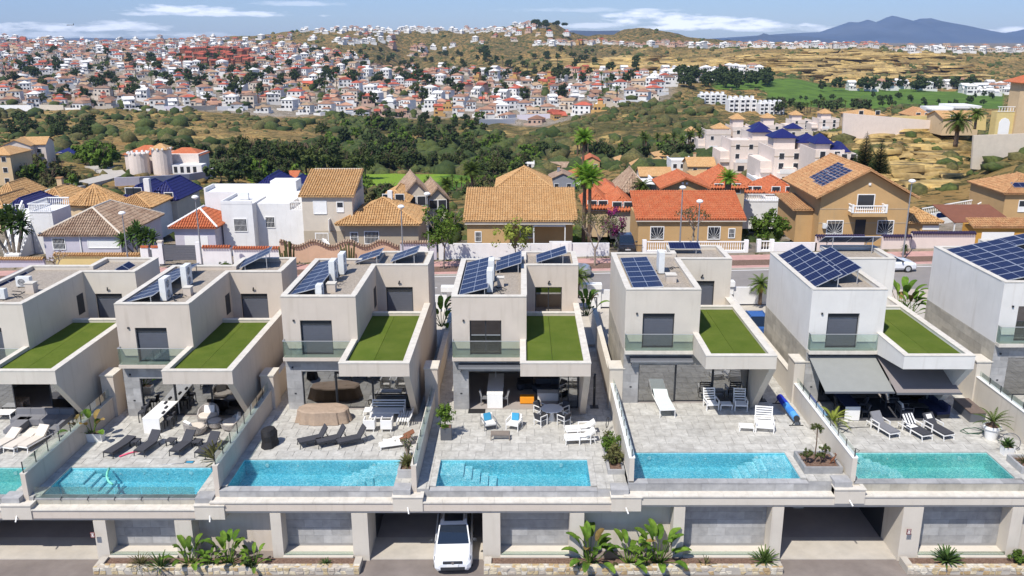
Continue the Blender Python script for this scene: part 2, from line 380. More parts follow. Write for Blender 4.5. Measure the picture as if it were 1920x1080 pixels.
_YR = np.exp(np.linspace(math.log(86), math.log(2100), 900))
def GP(u, v, zoff=0.0):
    """point of the terrain seen at a pixel (first hit walking away from the camera)"""
    X = (u-UC)*(_YR*math.cos(PITCH)+8)/FPX; z = terr(X, _YR)
    vv = 540+FPX*((CAM_H-z)*math.cos(PITCH)-_YR*math.sin(PITCH))/(_YR*math.cos(PITCH)+(CAM_H-z)*math.sin(PITCH))
    k = np.nonzero(vv <= v)[0]; k = k[0] if len(k) else len(_YR)-1
    D = dist(_YR[k], z[k]); x = (u-UC)*D/FPX
    return Vector((x, _YR[k], float(terr(x, _YR[k]))+zoff))
def GZ(x, y): return float(terr(x, y))

def build_terrain():
    us = np.linspace(-420, 2380, 420); yy = np.concatenate([[83.2], np.exp(np.linspace(math.log(84), math.log(3000), 400)), [4500, 8000, 14000, 26000, 45000]])
    U, Yg = np.meshgrid(us, yy); X = (U-UC)*(Yg*math.cos(PITCH)+8)/FPX
    Z = terr(X, Yg); Z[0] = np.clip(.022*X[0], -1.5, 1.5)-.1
    nu = len(us); ny = len(yy)
    co = np.stack([X, Yg, Z], -1).reshape(-1, 3)
    idx = np.arange(nu*ny).reshape(ny, nu); f = np.stack([idx[:-1, :-1], idx[:-1, 1:], idx[1:, 1:], idx[1:, :-1]], -1).reshape(-1, 4)
    me = bpy.data.meshes.new('terrain'); me.vertices.add(len(co)); me.vertices.foreach_set('co', co.ravel())
    me.loops.add(f.size); me.loops.foreach_set('vertex_index', f.ravel()); me.polygons.add(len(f))
    me.polygons.foreach_set('loop_start', np.arange(0, f.size, 4)); me.polygons.foreach_set('loop_total', np.full(len(f), 4)); me.update()
    # ground cover map (what grows there): r rock, g golf turf, b green scrub density, a town paving
    u = U; n = fbm(X/60, Yg/60, 77, 4)
    slope = np.zeros_like(Z)
    slope[1:-1] = np.abs(Z[2:]-Z[:-2])/(Yg[2:]-Yg[:-2])
    rock = np.clip(rockmask(u, Yg)*.9+smooth(.22, .5, slope)*smooth(120, 160, Yg)*(Yg < 1300), 0, 1)
    patch = smooth(.02, .22, fbm(X/34, Yg/22, 61, 4)); rock = np.maximum(rock, .85*patch*smooth(230, 300, Yg)*(1-smooth(540, 600, Yg))*(u < 1400))
    rock = np.maximum(rock, .7*patch*smooth(700, 800, Yg)*(u > 900)*(Yg < 1350))
    golf = golfmask(u, Yg)
    edge = fbm(X/25, Yg/25, 5, 3)
    golf = smooth(.35, .6, golf+edge*.5*(golf > .02))
    green = smooth(560, 640, u)*(1-smooth(930, 1000, u))*smooth(225, 300, Yg)*(1-smooth(560, 600, Yg))
    green = np.maximum(green, .75*smooth(900, 960, u)*(1-smooth(1330, 1400, u))*smooth(300, 340, Yg)*(1-smooth(560, 640, Yg)))
    green = np.maximum(green, .3*smooth(620, 700, u)*(1-smooth(1330, 1400, u))*smooth(1000, 1100, Yg))
    town = townmask(u, Yg)
    near = 1-smooth(112, 126, Yg)
    town = np.maximum(town, near*.9)
    ca = me.color_attributes.new('cover', 'FLOAT_COLOR', 'POINT')
    ca.data.foreach_set('color', np.stack([rock, golf, green, town], -1).reshape(-1).astype(np.float32))
    m = bpy.data.materials.new('hill_ground'); m.use_nodes = True; N = m.node_tree.nodes; L = m.node_tree.links; b = N['Principled BSDF']
    b.inputs['Roughness'].default_value = .95; b.inputs['Specular IOR Level'].default_value = .1
    at = N.new('ShaderNodeVertexColor'); at.layer_name = 'cover'; sp = N.new('ShaderNodeSeparateColor'); L.new(at.outputs['Color'], sp.inputs[0])
    g = N.new('ShaderNodeNewGeometry')
    def noise(sc, det=5, scale=(1, 1, 1), ro=.6):
        mpn = N.new('ShaderNodeMapping'); mpn.inputs['Scale'].default_value = scale; L.new(g.outputs['Position'], mpn.inputs[0])
        n = N.new('ShaderNodeTexNoise'); n.inputs['Scale'].default_value = sc; n.inputs['Detail'].default_value = det; n.inputs['Roughness'].default_value = ro; L.new(mpn.outputs[0], n.inputs['Vector']); return n.outputs['Fac']
    def mr(s, a, bb, lo=0, hi=1):
        r = N.new('ShaderNodeMapRange'); L.new(s, r.inputs[0]); r.inputs[1].default_value = a; r.inputs[2].default_value = bb; r.inputs[3].default_value = lo; r.inputs[4].default_value = hi; return r.outputs[0]
    def mix(f, a, bb, mode='MIX'):
        x = N.new('ShaderNodeMixRGB'); x.blend_type = mode
        for i, q in enumerate((f, a, bb)):
            if isinstance(q, (int, float)): x.inputs[i].default_value = q
            elif isinstance(q, tuple): x.inputs[i].default_value = (*q, 1)
            else: L.new(q, x.inputs[i])
        return x.outputs[0]
    def add(a, bb):
        x = N.new('ShaderNodeMath'); x.operation = 'ADD'
        for i, q in enumerate((a, bb)):
            if isinstance(q, (int, float)): x.inputs[i].default_value = q
            else: L.new(q, x.inputs[i])
        return x.outputs[0]
    big = noise(.02, 6); mid = noise(.12, 6, ro=.7); fine = noise(.9, 5, ro=.75)
    soil = mix(mr(mid, .42, .6), (.27, .165, .06), (.48, .33, .13))
    soil = mix(mr(big, .5, .62), soil, (.21, .15, .055))
    scrub = mix(mr(fine, .35, .65), (.048, .050, .018), (.135, .115, .042))
    sm = mr(add(mid, mr(sp.outputs[2], 0, 1, -.01, .10)), .47, .55)
    c = mix(sm, soil, scrub)
    dots = mr(noise(.32, 5, ro=.65), .53, .57); c = mix(dots, c, (.05, .048, .018))
    strata = noise(1.0, 4, (.02, .02, .55)); rk = mix(mr(strata, .4, .6), (.52, .37, .13), (.30, .20, .08))
    rk = mix(mr(noise(.35, 5, ro=.7), .48, .56), rk, (.14, .10, .045))
    rf = N.new('ShaderNodeMath'); rf.operation = 'MULTIPLY'; L.new(sp.outputs[0], rf.inputs[0]); L.new(mr(noise(.06, 5), .36, .5), rf.inputs[1])
    c = mix(rf.outputs[0], c, rk)
    gr = mix(mr(noise(.045, 3), .44, .52), (.11, .20, .028), (.065, .125, .022)); gr = mix(mr(fine, .3, .7), gr, (.10, .16, .03))
    sy = N.new('ShaderNodeSeparateXYZ'); L.new(g.outputs['Position'], sy.inputs[0]); gr = mix(mr(sy.outputs[1], 340, 420, 1, 0), gr, mix(mr(noise(.03, 2), .48, .52), (.085, .17, .025), (.20, .31, .035))); c = mix(sp.outputs[1], c, gr)
    tn = mix(mr(mid, .4, .6), (.34, .29, .24), (.20, .165, .12)); tn = mix(mr(fine, .55, .6), tn, (.06, .065, .025))
    c = mix(at.outputs['Alpha'], c, tn)
    L.new(c, b.inputs['Base Color'])
    bn = N.new('ShaderNodeBump'); bn.inputs['Strength'].default_value = .8; bn.inputs['Distance'].default_value = .8; L.new(fine, bn.inputs['Height']); L.new(bn.outputs[0], b.inputs['Normal'])
    me.materials.append(m); me.polygons.foreach_set('use_smooth', [True]*len(f))
    o = link(bpy.data.objects.new('terrain', me)); structure(o)
def townmask(u, Y):
    lo = np.interp(u, [0, 560, 700, 860, 1030, 1240, 1300], [575, 575, 590, 600, 545, 600, 700])
    hi = np.interp(u, [0, 400, 640, 760, 960, 1240, 1300], [1700, 1700, 1250, 1020, 1000, 820, 700])
    return smooth(-8, 8, Y-lo)*(1-smooth(-10, 30, Y-hi))*(1-smooth(1240, 1290, u))
build_terrain()
# ================================================================ VILLA ROW
FY = 47.4                                   # facade plane
VX = [-32.95, -23.41, -13.85, -4.08, 5.89, 16.52, 27.4]
VZ = [-.45, -.45, 0, 0, .42, .42, .85]
VN = ['leftmost villa of the front row', 'second villa from the left', 'third villa from the left', 'middle villa with its glass doors open', 'fifth villa from the left', 'sixth villa, the one with two grey awnings', 'rightmost villa of the front row']
BX = [-24.35, -14.95, -5.3, 5.3, 16.1, 26.75]  # boundary walls
POOLX = [(-33.5, -25.2), (-23.7, -16.1), (-14.55, -6.35), (-4.28, 3.36), (5.45, 13.65), (16.45, 24.2), (27.1, 34.6)]
tile_cache = {}
def tile_mesh(w, d, h, mt, nm='tile'):
    k = (round(w, 3), round(d, 3), round(h, 3), mt.name)
    if k not in tile_cache: tile_cache[k] = MB().box(0, 0, 0, w, d, h).mesh(nm, mt)
    return tile_cache[k]
rt = random.Random(11)
def clad_front(parent, x0, x1, z0, z1, y, mt, tw=.9, th=.45, t=.012, holes=(), nm='cladding_tile', off=True):
    """stone cladding: one piece per tile, standing proud of the wall at y (facing -Y)"""
    r = 0; z = z0
    while z < z1-.02:
        h = min(th, z1-z); x = x0-(tw/2 if (off and r % 2) else 0)
        while x < x1-.02:
            a = max(x, x0); b = min(x+tw, x1)
            segs = [(a, b)]
            for (hx0, hx1, hz0, hz1) in holes:
                if z+h > hz0+.01 and z < hz1-.01:
                    ns = []
                    for (p, q) in segs:
                        if q <= hx0 or p >= hx1: ns.append((p, q))
                        else:
                            if p < hx0: ns.append((p, hx0))
                            if q > hx1: ns.append((hx1, q))
                    segs = ns
            for (p, q) in segs:
                if q-p > .04: inst(nm, tile_mesh(q-p-.008, t, h-.008, mt, nm), parent, (p, y-t-rt.uniform(0, .003), z))
            x += tw
        z += th; r += 1
def clad_side(parent, x, sgn, y0, y1, z0, z1, mt, tw=.9, th=.45, t=.012, topfn=None, nm='cladding_tile'):
    r = 0; z = z0
    while z < z1-.02:
        h = min(th, z1-z); y = y0-(tw/2 if r % 2 else 0)
        while y < y1-.02:
            a = max(y, y0); b = min(y+tw, y1)
            if b-a > .04: inst(nm, tile_mesh(t, b-a-.008, h-.008, mt, nm), parent, (x-t if sgn < 0 else x, a, z))
            y += tw
        z += th; r += 1

def window_unit(parent, x0, x1, z0, z1, y, kind, door=False):
    """kind: shutter | glass | half ; recessed at y, facing -Y"""
    w = MB(); f = .06
    w.box(x0, y, z0, x0+f, y+.08, z1).box(x1-f, y, z0, x1, y+.08, z1).box(x0+f, y, z1-f, x1-f, y+.08, z1).box(x0+f, y, z0, x1-f, y+.08, z0+f)
    o = w.build('window', M['dark'], parent)
    if kind == 'shutter':
        s = MB(); n = int((z1-.3-z0-.12)/.055)
        for k in range(n): s.box(x0+f, y+.02+.004*(k % 2), z0+.06+k*.055, x1-f, y+.045, z0+.06+k*.055+.05)
        s.build('roller_shutter', M['shutter'], o); MB().box(x0+f, y-.01, z1-.3, x1-f, y+.06, z1-f).build('shutter_box', M['dark'], o)
    else:
        MB().box(x0+f, y+.03, z0+f, x1-f, y+.045, z1-f).build('pane', M['glass_win'] if kind == 'glass' else M['glass_dark'], o)
        xm = (x0+x1)/2; MB().box(xm-.03, y+.01, z0+f, xm+.03, y+.06, z1-f).build('mullion', M['dark'], o)
        if kind == 'half': MB().box(x0+f, y+.01, (z0+z1)/2+.1, xm-.03, y+.05, (z0+z1)/2+.14).box(xm+.03, y+.01, (z0+z1)/2+.1, x1-f, y+.05, (z0+z1)/2+.14).build('glazing_bar', M['alu'], o)
    return o
def glass_run(parent, pts, z0, z1, n, post=True, lean=0, rail=False):
    """glass panels between two points with little posts"""
    (xa, ya), (xb, yb) = pts
    for k in range(n):
        t0 = k/n; t1 = (k+1)/n
        a = Vector((xa+(xb-xa)*t0, ya+(yb-ya)*t0, 0)); b = Vector((xa+(xb-xa)*t1, ya+(yb-ya)*t1, 0)); d = (b-a).normalized()*.02
        z0a = z0 if not callable(z0) else z0(t0)
        MB().beam(a+d+Vector((0, 0, (z0+z1)/2)), b-d+Vector((0, 0, (z0+z1)/2)), .014, z1-z0).build('glass_panel', M['glass_rail'], parent)
        if post: MB().box(a.x-.02, a.y-.02, z0-.05, a.x+.02, a.y+.02, z1+.02).build('glass_post', M['dark'], parent)
    if rail: MB().beam(Vector((xa, ya, z1+.015)), Vector((xb, yb, z1+.015)), .03, .03).build('rail', M['alu'], parent)

def villa(i, gl=0):
    X0, Z0 = VX[i], VZ[i]
    pl = M['plaster_pink'] if i in (1, 2, 3) else (M['plaster'] if i in (0, 4) else M['plaster_cool'])
    lab = ['white flat roofed villa cut by the left edge, its roof panels seen edge on',
           'cream flat roofed villa with long white dining table and wicker chairs outside',
           'cream flat roofed villa behind the three black loungers and the covered table',
           'cream flat roofed villa in the middle with its living room doors open',
           'white flat roofed villa with a flat solar array, beside the blue pool cover roller',
           'white flat roofed villa with two big grey awnings out over the terrace',
           'white flat roofed villa cut by the right edge of the photo'][i]
    v = thing('villa', lab, 'villa', (X0, FY, Z0), 0, 'villas of the front row')
    st = M['stone']
    WA, WC, DA, DB = 4.3, 7.75, 8.8, 10.9
    # upper storey, main block, with a hole for the window
    wx0, wx1, wz0, wz1 = (1.02, 2.85, 3.42, 5.55)
    b = MB()
    b.box(0, .25, 3.3, WA, DA, 6.7); b.box(0, 0, 3.3, wx0, .25, 6.7); b.box(wx1, 0, 3.3, WA, .25, 6.7); b.box(wx0, 0, wz1, wx1, .25, 6.7); b.box(wx0, 0, 3.3, wx1, .25, wz0)
    # rear block with terrace door
    b.box(WA-.002, 7.35, 3.3, WC-.05, DB, 6.7); b.box(WA-.002, 7.1, 3.3, 4.9, 7.35, 6.7); b.box(6.65, 7.1, 3.3, WC-.05, 7.35, 6.7); b.box(4.9, 7.1, 5.5, 6.65, 7.35, 6.7); b.box(4.9, 7.1, 3.3, 6.65, 7.35, 3.5)
    up = b.build('upper_wall', pl, v)
    # parapets (upstand) and coping
    P = MB(); t = .3
    loop = [(0, 0), (WA, 0), (WA, 7.1), (WC-.05, 7.1), (WC-.05, DB), (WA, DB), (WA, DA), (0, DA)]
    zz0, zz1 = 6.7, 6.96
    rects = [(0, 0, WA, t), (WA-t, t, WA, 7.1+t), (WA, 7.1, WC-.05, 7.1+t), (WC-.05-t, 7.1+t, WC-.05, DB), (WA-t, DB-t, WC-.05-t, DB), (WA-t, DA-t, WA, DB-t), (t, DA-t, WA-t, DA), (0, t, t, DA)]
    for r in rects: P.box(r[0], r[1], zz0, r[2], r[3], zz1)
    P.build('parapet', pl, up)
    for r in rects:
        x0, y0, x1, y1 = r; L = max(x1-x0, y1-y0); n = max(1, round(L/1.1)); c = MB(); e = .025
        for k in range(n):
            if x1-x0 > y1-y0: c.box(x0+(x1-x0)*k/n+.004, y0-e, zz1+.002, x0+(x1-x0)*(k+1)/n-.004, y1+e, zz1+.05)
            else: c.box(x0-e, y0+(y1-y0)*k/n+.004, zz1+.004, x1+e, y0+(y1-y0)*(k+1)/n-.004, zz1+.052)
        c.build('coping', M['cap'], up)
    MB().box(t, t, 6.7, WA-t, DA-t, 6.74).box(WA-t, 7.1+t, 6.7, WC-.05-t, DB-t, 6.741).build('roof_gravel', M['gravel'], v)
    window_unit(v, wx0, wx1, wz0, wz1, .14, ['shutter', 'shutter', 'shutter', 'half', 'shutter', 'shutter', 'glass'][i])
    window_unit(v, 4.9, 6.65, 3.5, 5.5, 7.22, ['shutter', 'shutter', 'shutter', 'glass', 'shutter', 'shutter', 'shutter'][i])
    # narrow side window near the rear block
    MB().box(WA, 5.9, 4.4, WA+.02, 6.7, 5.7).build('side_window', M['dark'], v)
    # balcony slab + glass
    s = MB().box(0, -.42, 3.2, 3.93, 0, 3.40); s = s.build('balcony', M['cap'] if i > 3 else pl, v)
    for (a, c_) in ((.04, 1.3), (1.3, 2.6), (2.6, 3.9)): MB().box(a+.005, -.37, 3.42, c_-.005, -.355, 4.40).build('glass_panel', M['glass_rail'], s)
    MB().box(.03, -.355, 3.42, .045, 0, 4.40).build('glass_panel', M['glass_rail'], s)
    MB().box(.02, -.385, 4.40, 3.92, -.34, 4.425).box(.02, -.34, 4.40, .055, 0, 4.424).build('rail', M['alu'], s)
    # grass roof over the terrace
    c = MB(); sy = -3.8
    c.prismX([(sy, 4.36), (sy, 3.62), (0, 3.15), (0, 4.36)], 3.95, 4.25)             # left cheek
    c.prismX([(sy, 4.36), (sy, 3.62), (-.7, 0), (7.1, 0), (7.1, 4.36)], WC-.35, WC)     # right wall down to the terrace
    c.box(4.25, sy, 3.62, WC-.35, sy+.3, 4.36)                                        # front fascia
    c.box(4.3, 5.0, 3.3, WC-.35, 5.3, 4.36)
    c.prismX([(sy+.3, 4.1), (sy+.3, 3.62), (0, 3.15), (0, 4.1)], 4.25, WC-.35)
    c.box(4.3, 0, 3.15, WC-.35, 5.0, 4.1); c.box(4.3, 5.3, 3.3, WC-.35, 7.1, 3.5)
    c.box(WC-.35, 7.1, 0, WC, DB, 3.3)
    c.build('grass_roof_surround', pl, v)
    q = MB(); e = .02
    q.box(3.95-e, sy-e, 4.362, WC+e, sy+.3, 4.41).box(3.95-e, sy+.3, 4.362, 4.25+e, -.003, 4.412).box(WC-.35-e, sy+.3, 4.362, WC+e, 7.095, 4.412).box(4.305, 5.0-e, 4.362, WC-.35-e, 5.3+e, 4.412)
    q.build('coping', M['cap'], v)
    tf = M['turf']
    g = MB(); gx0, gx1, gy0, gy1 = 4.25, WC-.35, sy+.3, 5.0
    g = [MB().box(gx0, gy0, 4.1, 5.7, -.01, 4.2).box(4.305, 0, 4.1, 5.7, gy1, 4.2), MB().box(5.72, gy0, 4.1, gx1, gy1, 4.202)]
    for q in g: q.build('turf_strip', tf, v)
    # ground floor
    gmat = M['stone'] if i < 4 else M['stone']
    b = MB(); b.box(0, 0, 0, .9, .4, 3.2).box(.9, 0, 2.42, WC-.35, .3, 3.2).box(WC-1.0, 5.5, 0, WC-.35, 5.9, 3.2)
    b.box(0, .4, 0, .25, DA, 3.3).box(0, DA-.25, 0, WC-.35, DA, 3.3)
    b.box(.25, 5.9, 0, WC-.35, 6.1, 3.1)
    b.build('ground_wall', M['grout'] if i > 3 else pl, v)
    MB().box(.25, .4, 2.9, WC-.35, 5.9, 3.1).build('ceiling', M['plaster'], v)
    MB().box(.25, .02, -.25, WC-.35, 5.9, .004).build('inner_floor', M['gfloor'] if i != 6 else M['paver'], v)
    clad_front(v, 0, .9, 0, 3.2, 0, st); clad_front(v, .9, 3.95, 2.42, 3.2, 0, st, holes=())
    clad_side(v, .9, 1, .0, .4, 0, 2.4, st, th=.9, tw=.4)
    if i >= 4: clad_side(v, 0, -1, 0, DA, 0, 3.3, M['stone_warm'])
    MB().box(.40, -.03, .98, .52, -.014, 1.06).build('socket', M['dark'], v)
    MB().box(.35, -.07, 2.62, .45, -.014, 2.72).build('wall_light', M['dark'], v); MB().box(.62, -.08, 4.95+.55, .72, 0, 5.6).build('wall_light', M['dark'], v)
    MB().beam((5.75, 7.08, 5.72), (5.83, 6.96, 5.95), .07).build('wall_light', M['dark'], v)
    # sliding glass
    fr = .06
    openv = (i == 3)
    bays = [(.9, 2.85), (2.85, 5.0), (5.0, 7.38)] if not openv else [(6.2, 6.8), (6.75, 7.38)]
    if i == 4: bays = [(.9, 3.1), (3.1, 5.3), (5.3, 7.38)]
    for k, (a, d) in enumerate(bays):
        if i == 5 and k == 1: continue
        if i == 0 and k == 1: continue
        y = .12+.05*(k % 2)
        w = MB().box(a, y, .02, a+fr, y+.06, 2.40).box(d-fr, y, .02, d, y+.06, 2.40).box(a+fr, y, 2.34, d-fr, y+.06, 2.40).box(a+fr, y, .02, d-fr, y+.06, .07)
        w = w.build('sliding_door', M['dark'], v); MB().box(a+fr, y+.025, .07, d-fr, y+.038, 2.34).build('pane', M['glass_win'], w)
    return v
VILLAS = [villa(i) for i in range(7)]

# ---- roof gear
cellm = bpy.data.materials.new('solar_cells'); cellm.use_nodes = True
def _cell():
    N = cellm.node_tree.nodes; L = cellm.node_tree.links; b = N['Principled BSDF']
    t = N.new('ShaderNodeTexCoord'); br = N.new('ShaderNodeTexBrick'); L.new(t.outputs['Object'], br.inputs['Vector'])
    br.offset = 0; br.inputs['Scale'].default_value = 1; br.inputs['Brick Width'].default_value = .17; br.inputs['Row Height'].default_value = .17; br.inputs['Mortar Size'].default_value = .006
    br.inputs['Color1'].default_value = (.006, .010, .045, 1); br.inputs['Color2'].default_value = (.007, .009, .04, 1); br.inputs['Mortar'].default_value = (.06, .075, .15, 1)
    oi = N.new('ShaderNodeObjectInfo'); L.new(br.outputs['Color'], b.inputs['Base Color'])
    b.inputs['Roughness'].default_value = .3; b.inputs['Specular IOR Level'].default_value = .15
_cell()
def solar_mesh(w, l):
    k = ('solar', w, l)
    if k not in tile_cache:
        f = .03; m = MB(); m.box(f, f, 0, w-f, l-f, .03, 1)
        m.box(0, 0, -.01, w, f, .038, 0).box(0, l-f, -.01, w, l, .038, 0).box(0, f, -.01, f, l-f, .038, 0).box(w-f, f, -.01, w, l-f, .038, 0)
        m.box(w/2-.012, f, .03, w/2+.012, l-f, .034, 0)
        tile_cache[k] = m.mesh('solar_panel', [M['alu'], cellm])
    return tile_cache[k]
def solar_array(i, lx, ly, lz, nx, ny, tilt, yaw, label, w=1.74, l=1.05, pitchx=0.0):
    """tilted array: rows run along Y, panels rise towards +X by tilt, pitchx raises the far end"""
    a = thing('solar_array', label, 'solar panels', (VX[i]+lx, FY+ly, VZ[i]+lz), 0, 'solar arrays on the villa roofs')
    a.rotation_euler = (pitchx, -tilt, yaw)
    for cx in range(nx):
        for ry in range(ny): inst('solar_panel', solar_mesh(w, l), a, (cx*(w+.02), ry*(l+.02), 0))
    W = nx*(w+.02); Lh = ny*(l+.02)
    fr = MB()
    for x in (W*.15, W*.85): fr.beam((x, .05, -.05), (x, Lh-.05, -.05), .05)
    fr.build('mounting_rail', M['alu'], a)
    rot = Matrix.Rotation(yaw, 3, 'Z') @ Matrix.Rotation(-tilt, 3, 'Y') @ Matrix.Rotation(pitchx, 3, 'X')
    inv = a.rotation_euler.to_matrix().inverted()
    n = max(2, ny//2+1)
    for k in range(n):
        for x in (W*.15, W*.85):
            p = Vector((x, .1+(Lh-.2)*k/(n-1), -.07)); wp = a.rotation_euler.to_matrix() @ p
            foot = Vector((wp.x, wp.y, 6.745-lz)); MB().beam(p, inv @ foot, .045).build('support_leg', M['alu'], a)
    return a
solar_array(1, .42, .5, 6.9, 1, 7, R(15), 0, 'long tilted solar array on the second villa from the left')
solar_array(2, .42, .5, 6.9, 1, 7, R(15), 0, 'long tilted solar array on the roof behind the covered table')
solar_array(3, .42, .5, 6.9, 1, 7, R(15), 0, 'long tilted solar array on the middle villa roof')
solar_array(4, .45, .35, 6.95, 1, 6, R(3), 0, 'long nearly flat solar array beside the upright AC unit', l=1.15)
solar_array(5, .25, .5, 6.95, 1, 7, R(27), 0, 'steeply tilted long solar array on the villa with awnings')
solar_array(5, 1.9, 1.9, 6.95, 1, 5, R(27), 0, 'shorter steep solar array right of the long one above the awnings')
solar_array(6, .3, .4, 6.95, 2, 7, R(12), 0, 'double solar array on the rightmost villa', l=1.05)
solar_array(0, .0, 1.2, 7.0, 1, 6, R(-33), 0, 'solar array seen edge on at the left edge roof')
solar_array(0, 6.15, 7.6, 7.0, 1, 2, R(-33), 0, 'small solar array seen edge on, near the left edge', w=1.3)
solar_array(1, 4.6, 8.3, 6.9, 1, 2, R(25), R(10), 'small solar pair at the back of the second villa roof', w=2.2)
solar_array(2, 2.75, 8.1, 6.85, 1, 2, R(18), R(0), 'small low solar pair left of the hatch on the third villa')
solar_array(2, 5.1, 8.2, 6.9, 1, 2, R(20), 0, 'small solar pair at the right rear corner of the third villa', w=1.9)
solar_array(3, 2.35, 5.9, 6.9, 1, 3, R(18), 0, 'three solar panels beside the upright AC units of the middle villa')
solar_array(3, 5.0, 8.0, 6.9, 1, 2, R(18), 0, 'small solar pair at the right rear corner of the middle villa', w=2.1)
solar_array(4, 4.0, 9.3, 7.1, 1, 1, R(0), 0, 'single wide solar panel at the back of the fifth villa', w=2.1, l=.95, pitchx=R(15))
solar_array(5, 3.8, 9.5, 7.9, 2, 1, R(0), 0, 'solar panels seen from behind at the back of the awning villa', w=1.9, l=1.4, pitchx=R(-28))
solar_array(6, 4.6, 8.6, 6.9, 2, 2, R(12), 0, 'small solar group behind the AC units at the right edge')
def ac_unit(i, x, y, rz, label, w=.85, h=.65, d=.35, z=6.76):
    a = thing('air_conditioner', label, 'AC unit', (VX[i]+x, FY+y, VZ[i]+z), rz, 'roof AC units')
    MB().box(-w/2, -d/2, .05, w/2, d/2, h).build('casing', M['ac'], a)
    for sx in (-1, 1): MB().box(sx*w*.35-.04, -d/2-.04, 0, sx*w*.35+.04, d/2+.04, .05).build('foot', M['dark'], a)
    nf = 2 if h > 1.1 else 1
    for k in range(nf):
        g = MB(); zc = h*(.5 if nf == 1 else (.28+.45*k))
        rr = min(w, h/nf)*.36
        for q in range(4): 
            r0 = rr*(q+1)/4; pts = [(-.08+math.cos(t*math.pi/8)*r0, -d/2-.01, zc+math.sin(t*math.pi/8)*r0) for t in range(17)]
            g.tube(pts, .007, 4, cap=False)
        g.build('fan_grille', M['white'], a)
        MB().prismY([(-.08+math.cos(t*math.pi/8)*rr, zc+math.sin(t*math.pi/8)*rr) for t in range(16)], -d/2-.006, -d/2+.002).build('fan', M['darkbox'], a)
    return a
ac_unit(0, 1.35, .9, 0, 'front AC unit with its fan facing out on the left edge roof'); ac_unit(0, 2.0, 1.7, 0, 'rear one of the two AC units with fans at the left edge')
ac_unit(0, 2.0, 4.4, 0, 'AC unit further back on the left edge roof')
for (i, x, y, lab) in ((1, 2.35, 1.7, 'front tall AC unit on the second villa'), (1, 2.5, 4.6, 'rear tall AC unit on the second villa'),
                       (2, 2.2, 4.1, 'middle AC unit on the third villa'), (2, 2.4, 5.9, 'rear AC unit on the third villa'),
                       (3, 2.15, 1.9, 'front tall AC unit beside the long array of the middle villa'), (3, 2.15, 4.3, 'rear tall AC unit beside the long array of the middle villa'),
                       (4, 2.65, 4.6, 'tall white AC unit right of the flat array')):
    ac_unit(i, x, y, R(90), lab, w=.95, h=1.35)
ac_unit(2, 2.1, .75, R(90), 'small AC unit at the front of the third villa roof', w=.6, h=.75)
ac_unit(6, 4.0, 4.6, R(90), 'rear AC unit at the right edge roof', h=.8); ac_unit(6, 4.4, 3.4, R(90), 'front AC unit at the right edge roof', h=.8)
def vent(i, x, y, label, s=.5, h=.55):
    a = thing('chimney_box', label, 'chimney', (VX[i]+x, FY+y, VZ[i]+6.74), 0, 'plastered roof boxes')
    MB().box(-s/2, -s/2, 0, s/2, s/2, h).build('stack', M['plaster_pink'], a); MB().box(-s/2-.03, -s/2-.03, h, s/2+.03, s/2+.03, h+.05).build('cap', M['cap'], a)
vent(0, 3.1, 3.2, 'pale plaster box behind the two AC units at the left edge', .5, .6); vent(1, 3.3, 2.6, 'plaster box beside the AC units of the second villa', .45, .5)
vent(4, 2.95, 2.5, 'cream plaster box in the gravel of the fifth villa roof', .6, .45); vent(2, 2.55, 1.9, 'plaster box between the AC units of the third villa', .5, .5)
vent(3, 2.75, 3.0, 'plaster box beside the tall AC unit of the middle villa', .4, .55)
def pipes(i, x, y, lab):
    m = MB(); r = random.Random(int(x*10+i))
    for k in range(4):
        p = [Vector((x+r.uniform(-.1, .1), y+r.uniform(-.2, .2), .3*r.random()+.1))]
        for q in range(5): p.append(p[-1]+Vector((r.uniform(.02, .2), r.uniform(-.2, .2), r.uniform(-.1, .06))))
        for w in p: w.z = max(w.z, .03)
        m.tube(p, .025, 5)
    o = m.build('pipe_bundle', M['dark'], loc=(VX[i], FY, VZ[i]+6.74)); props(o, lab, 'pipes', 'pipe bundles by the AC units')
for (i, x, y, t) in ((0, 2.4, 2.2, 'white AC unit at the left edge'), (1, 2.7, 1.9, 'tall AC unit of the second villa'), (2, 2.5, 3.2, 'middle AC unit of the third villa'), (3, 2.55, 1.8, 'front AC unit of the middle villa'), (4, 3.1, 4.4, 'AC unit of the fifth villa')):
    pipes(i, x, y, 'dark insulated pipes curling out beside the '+t)

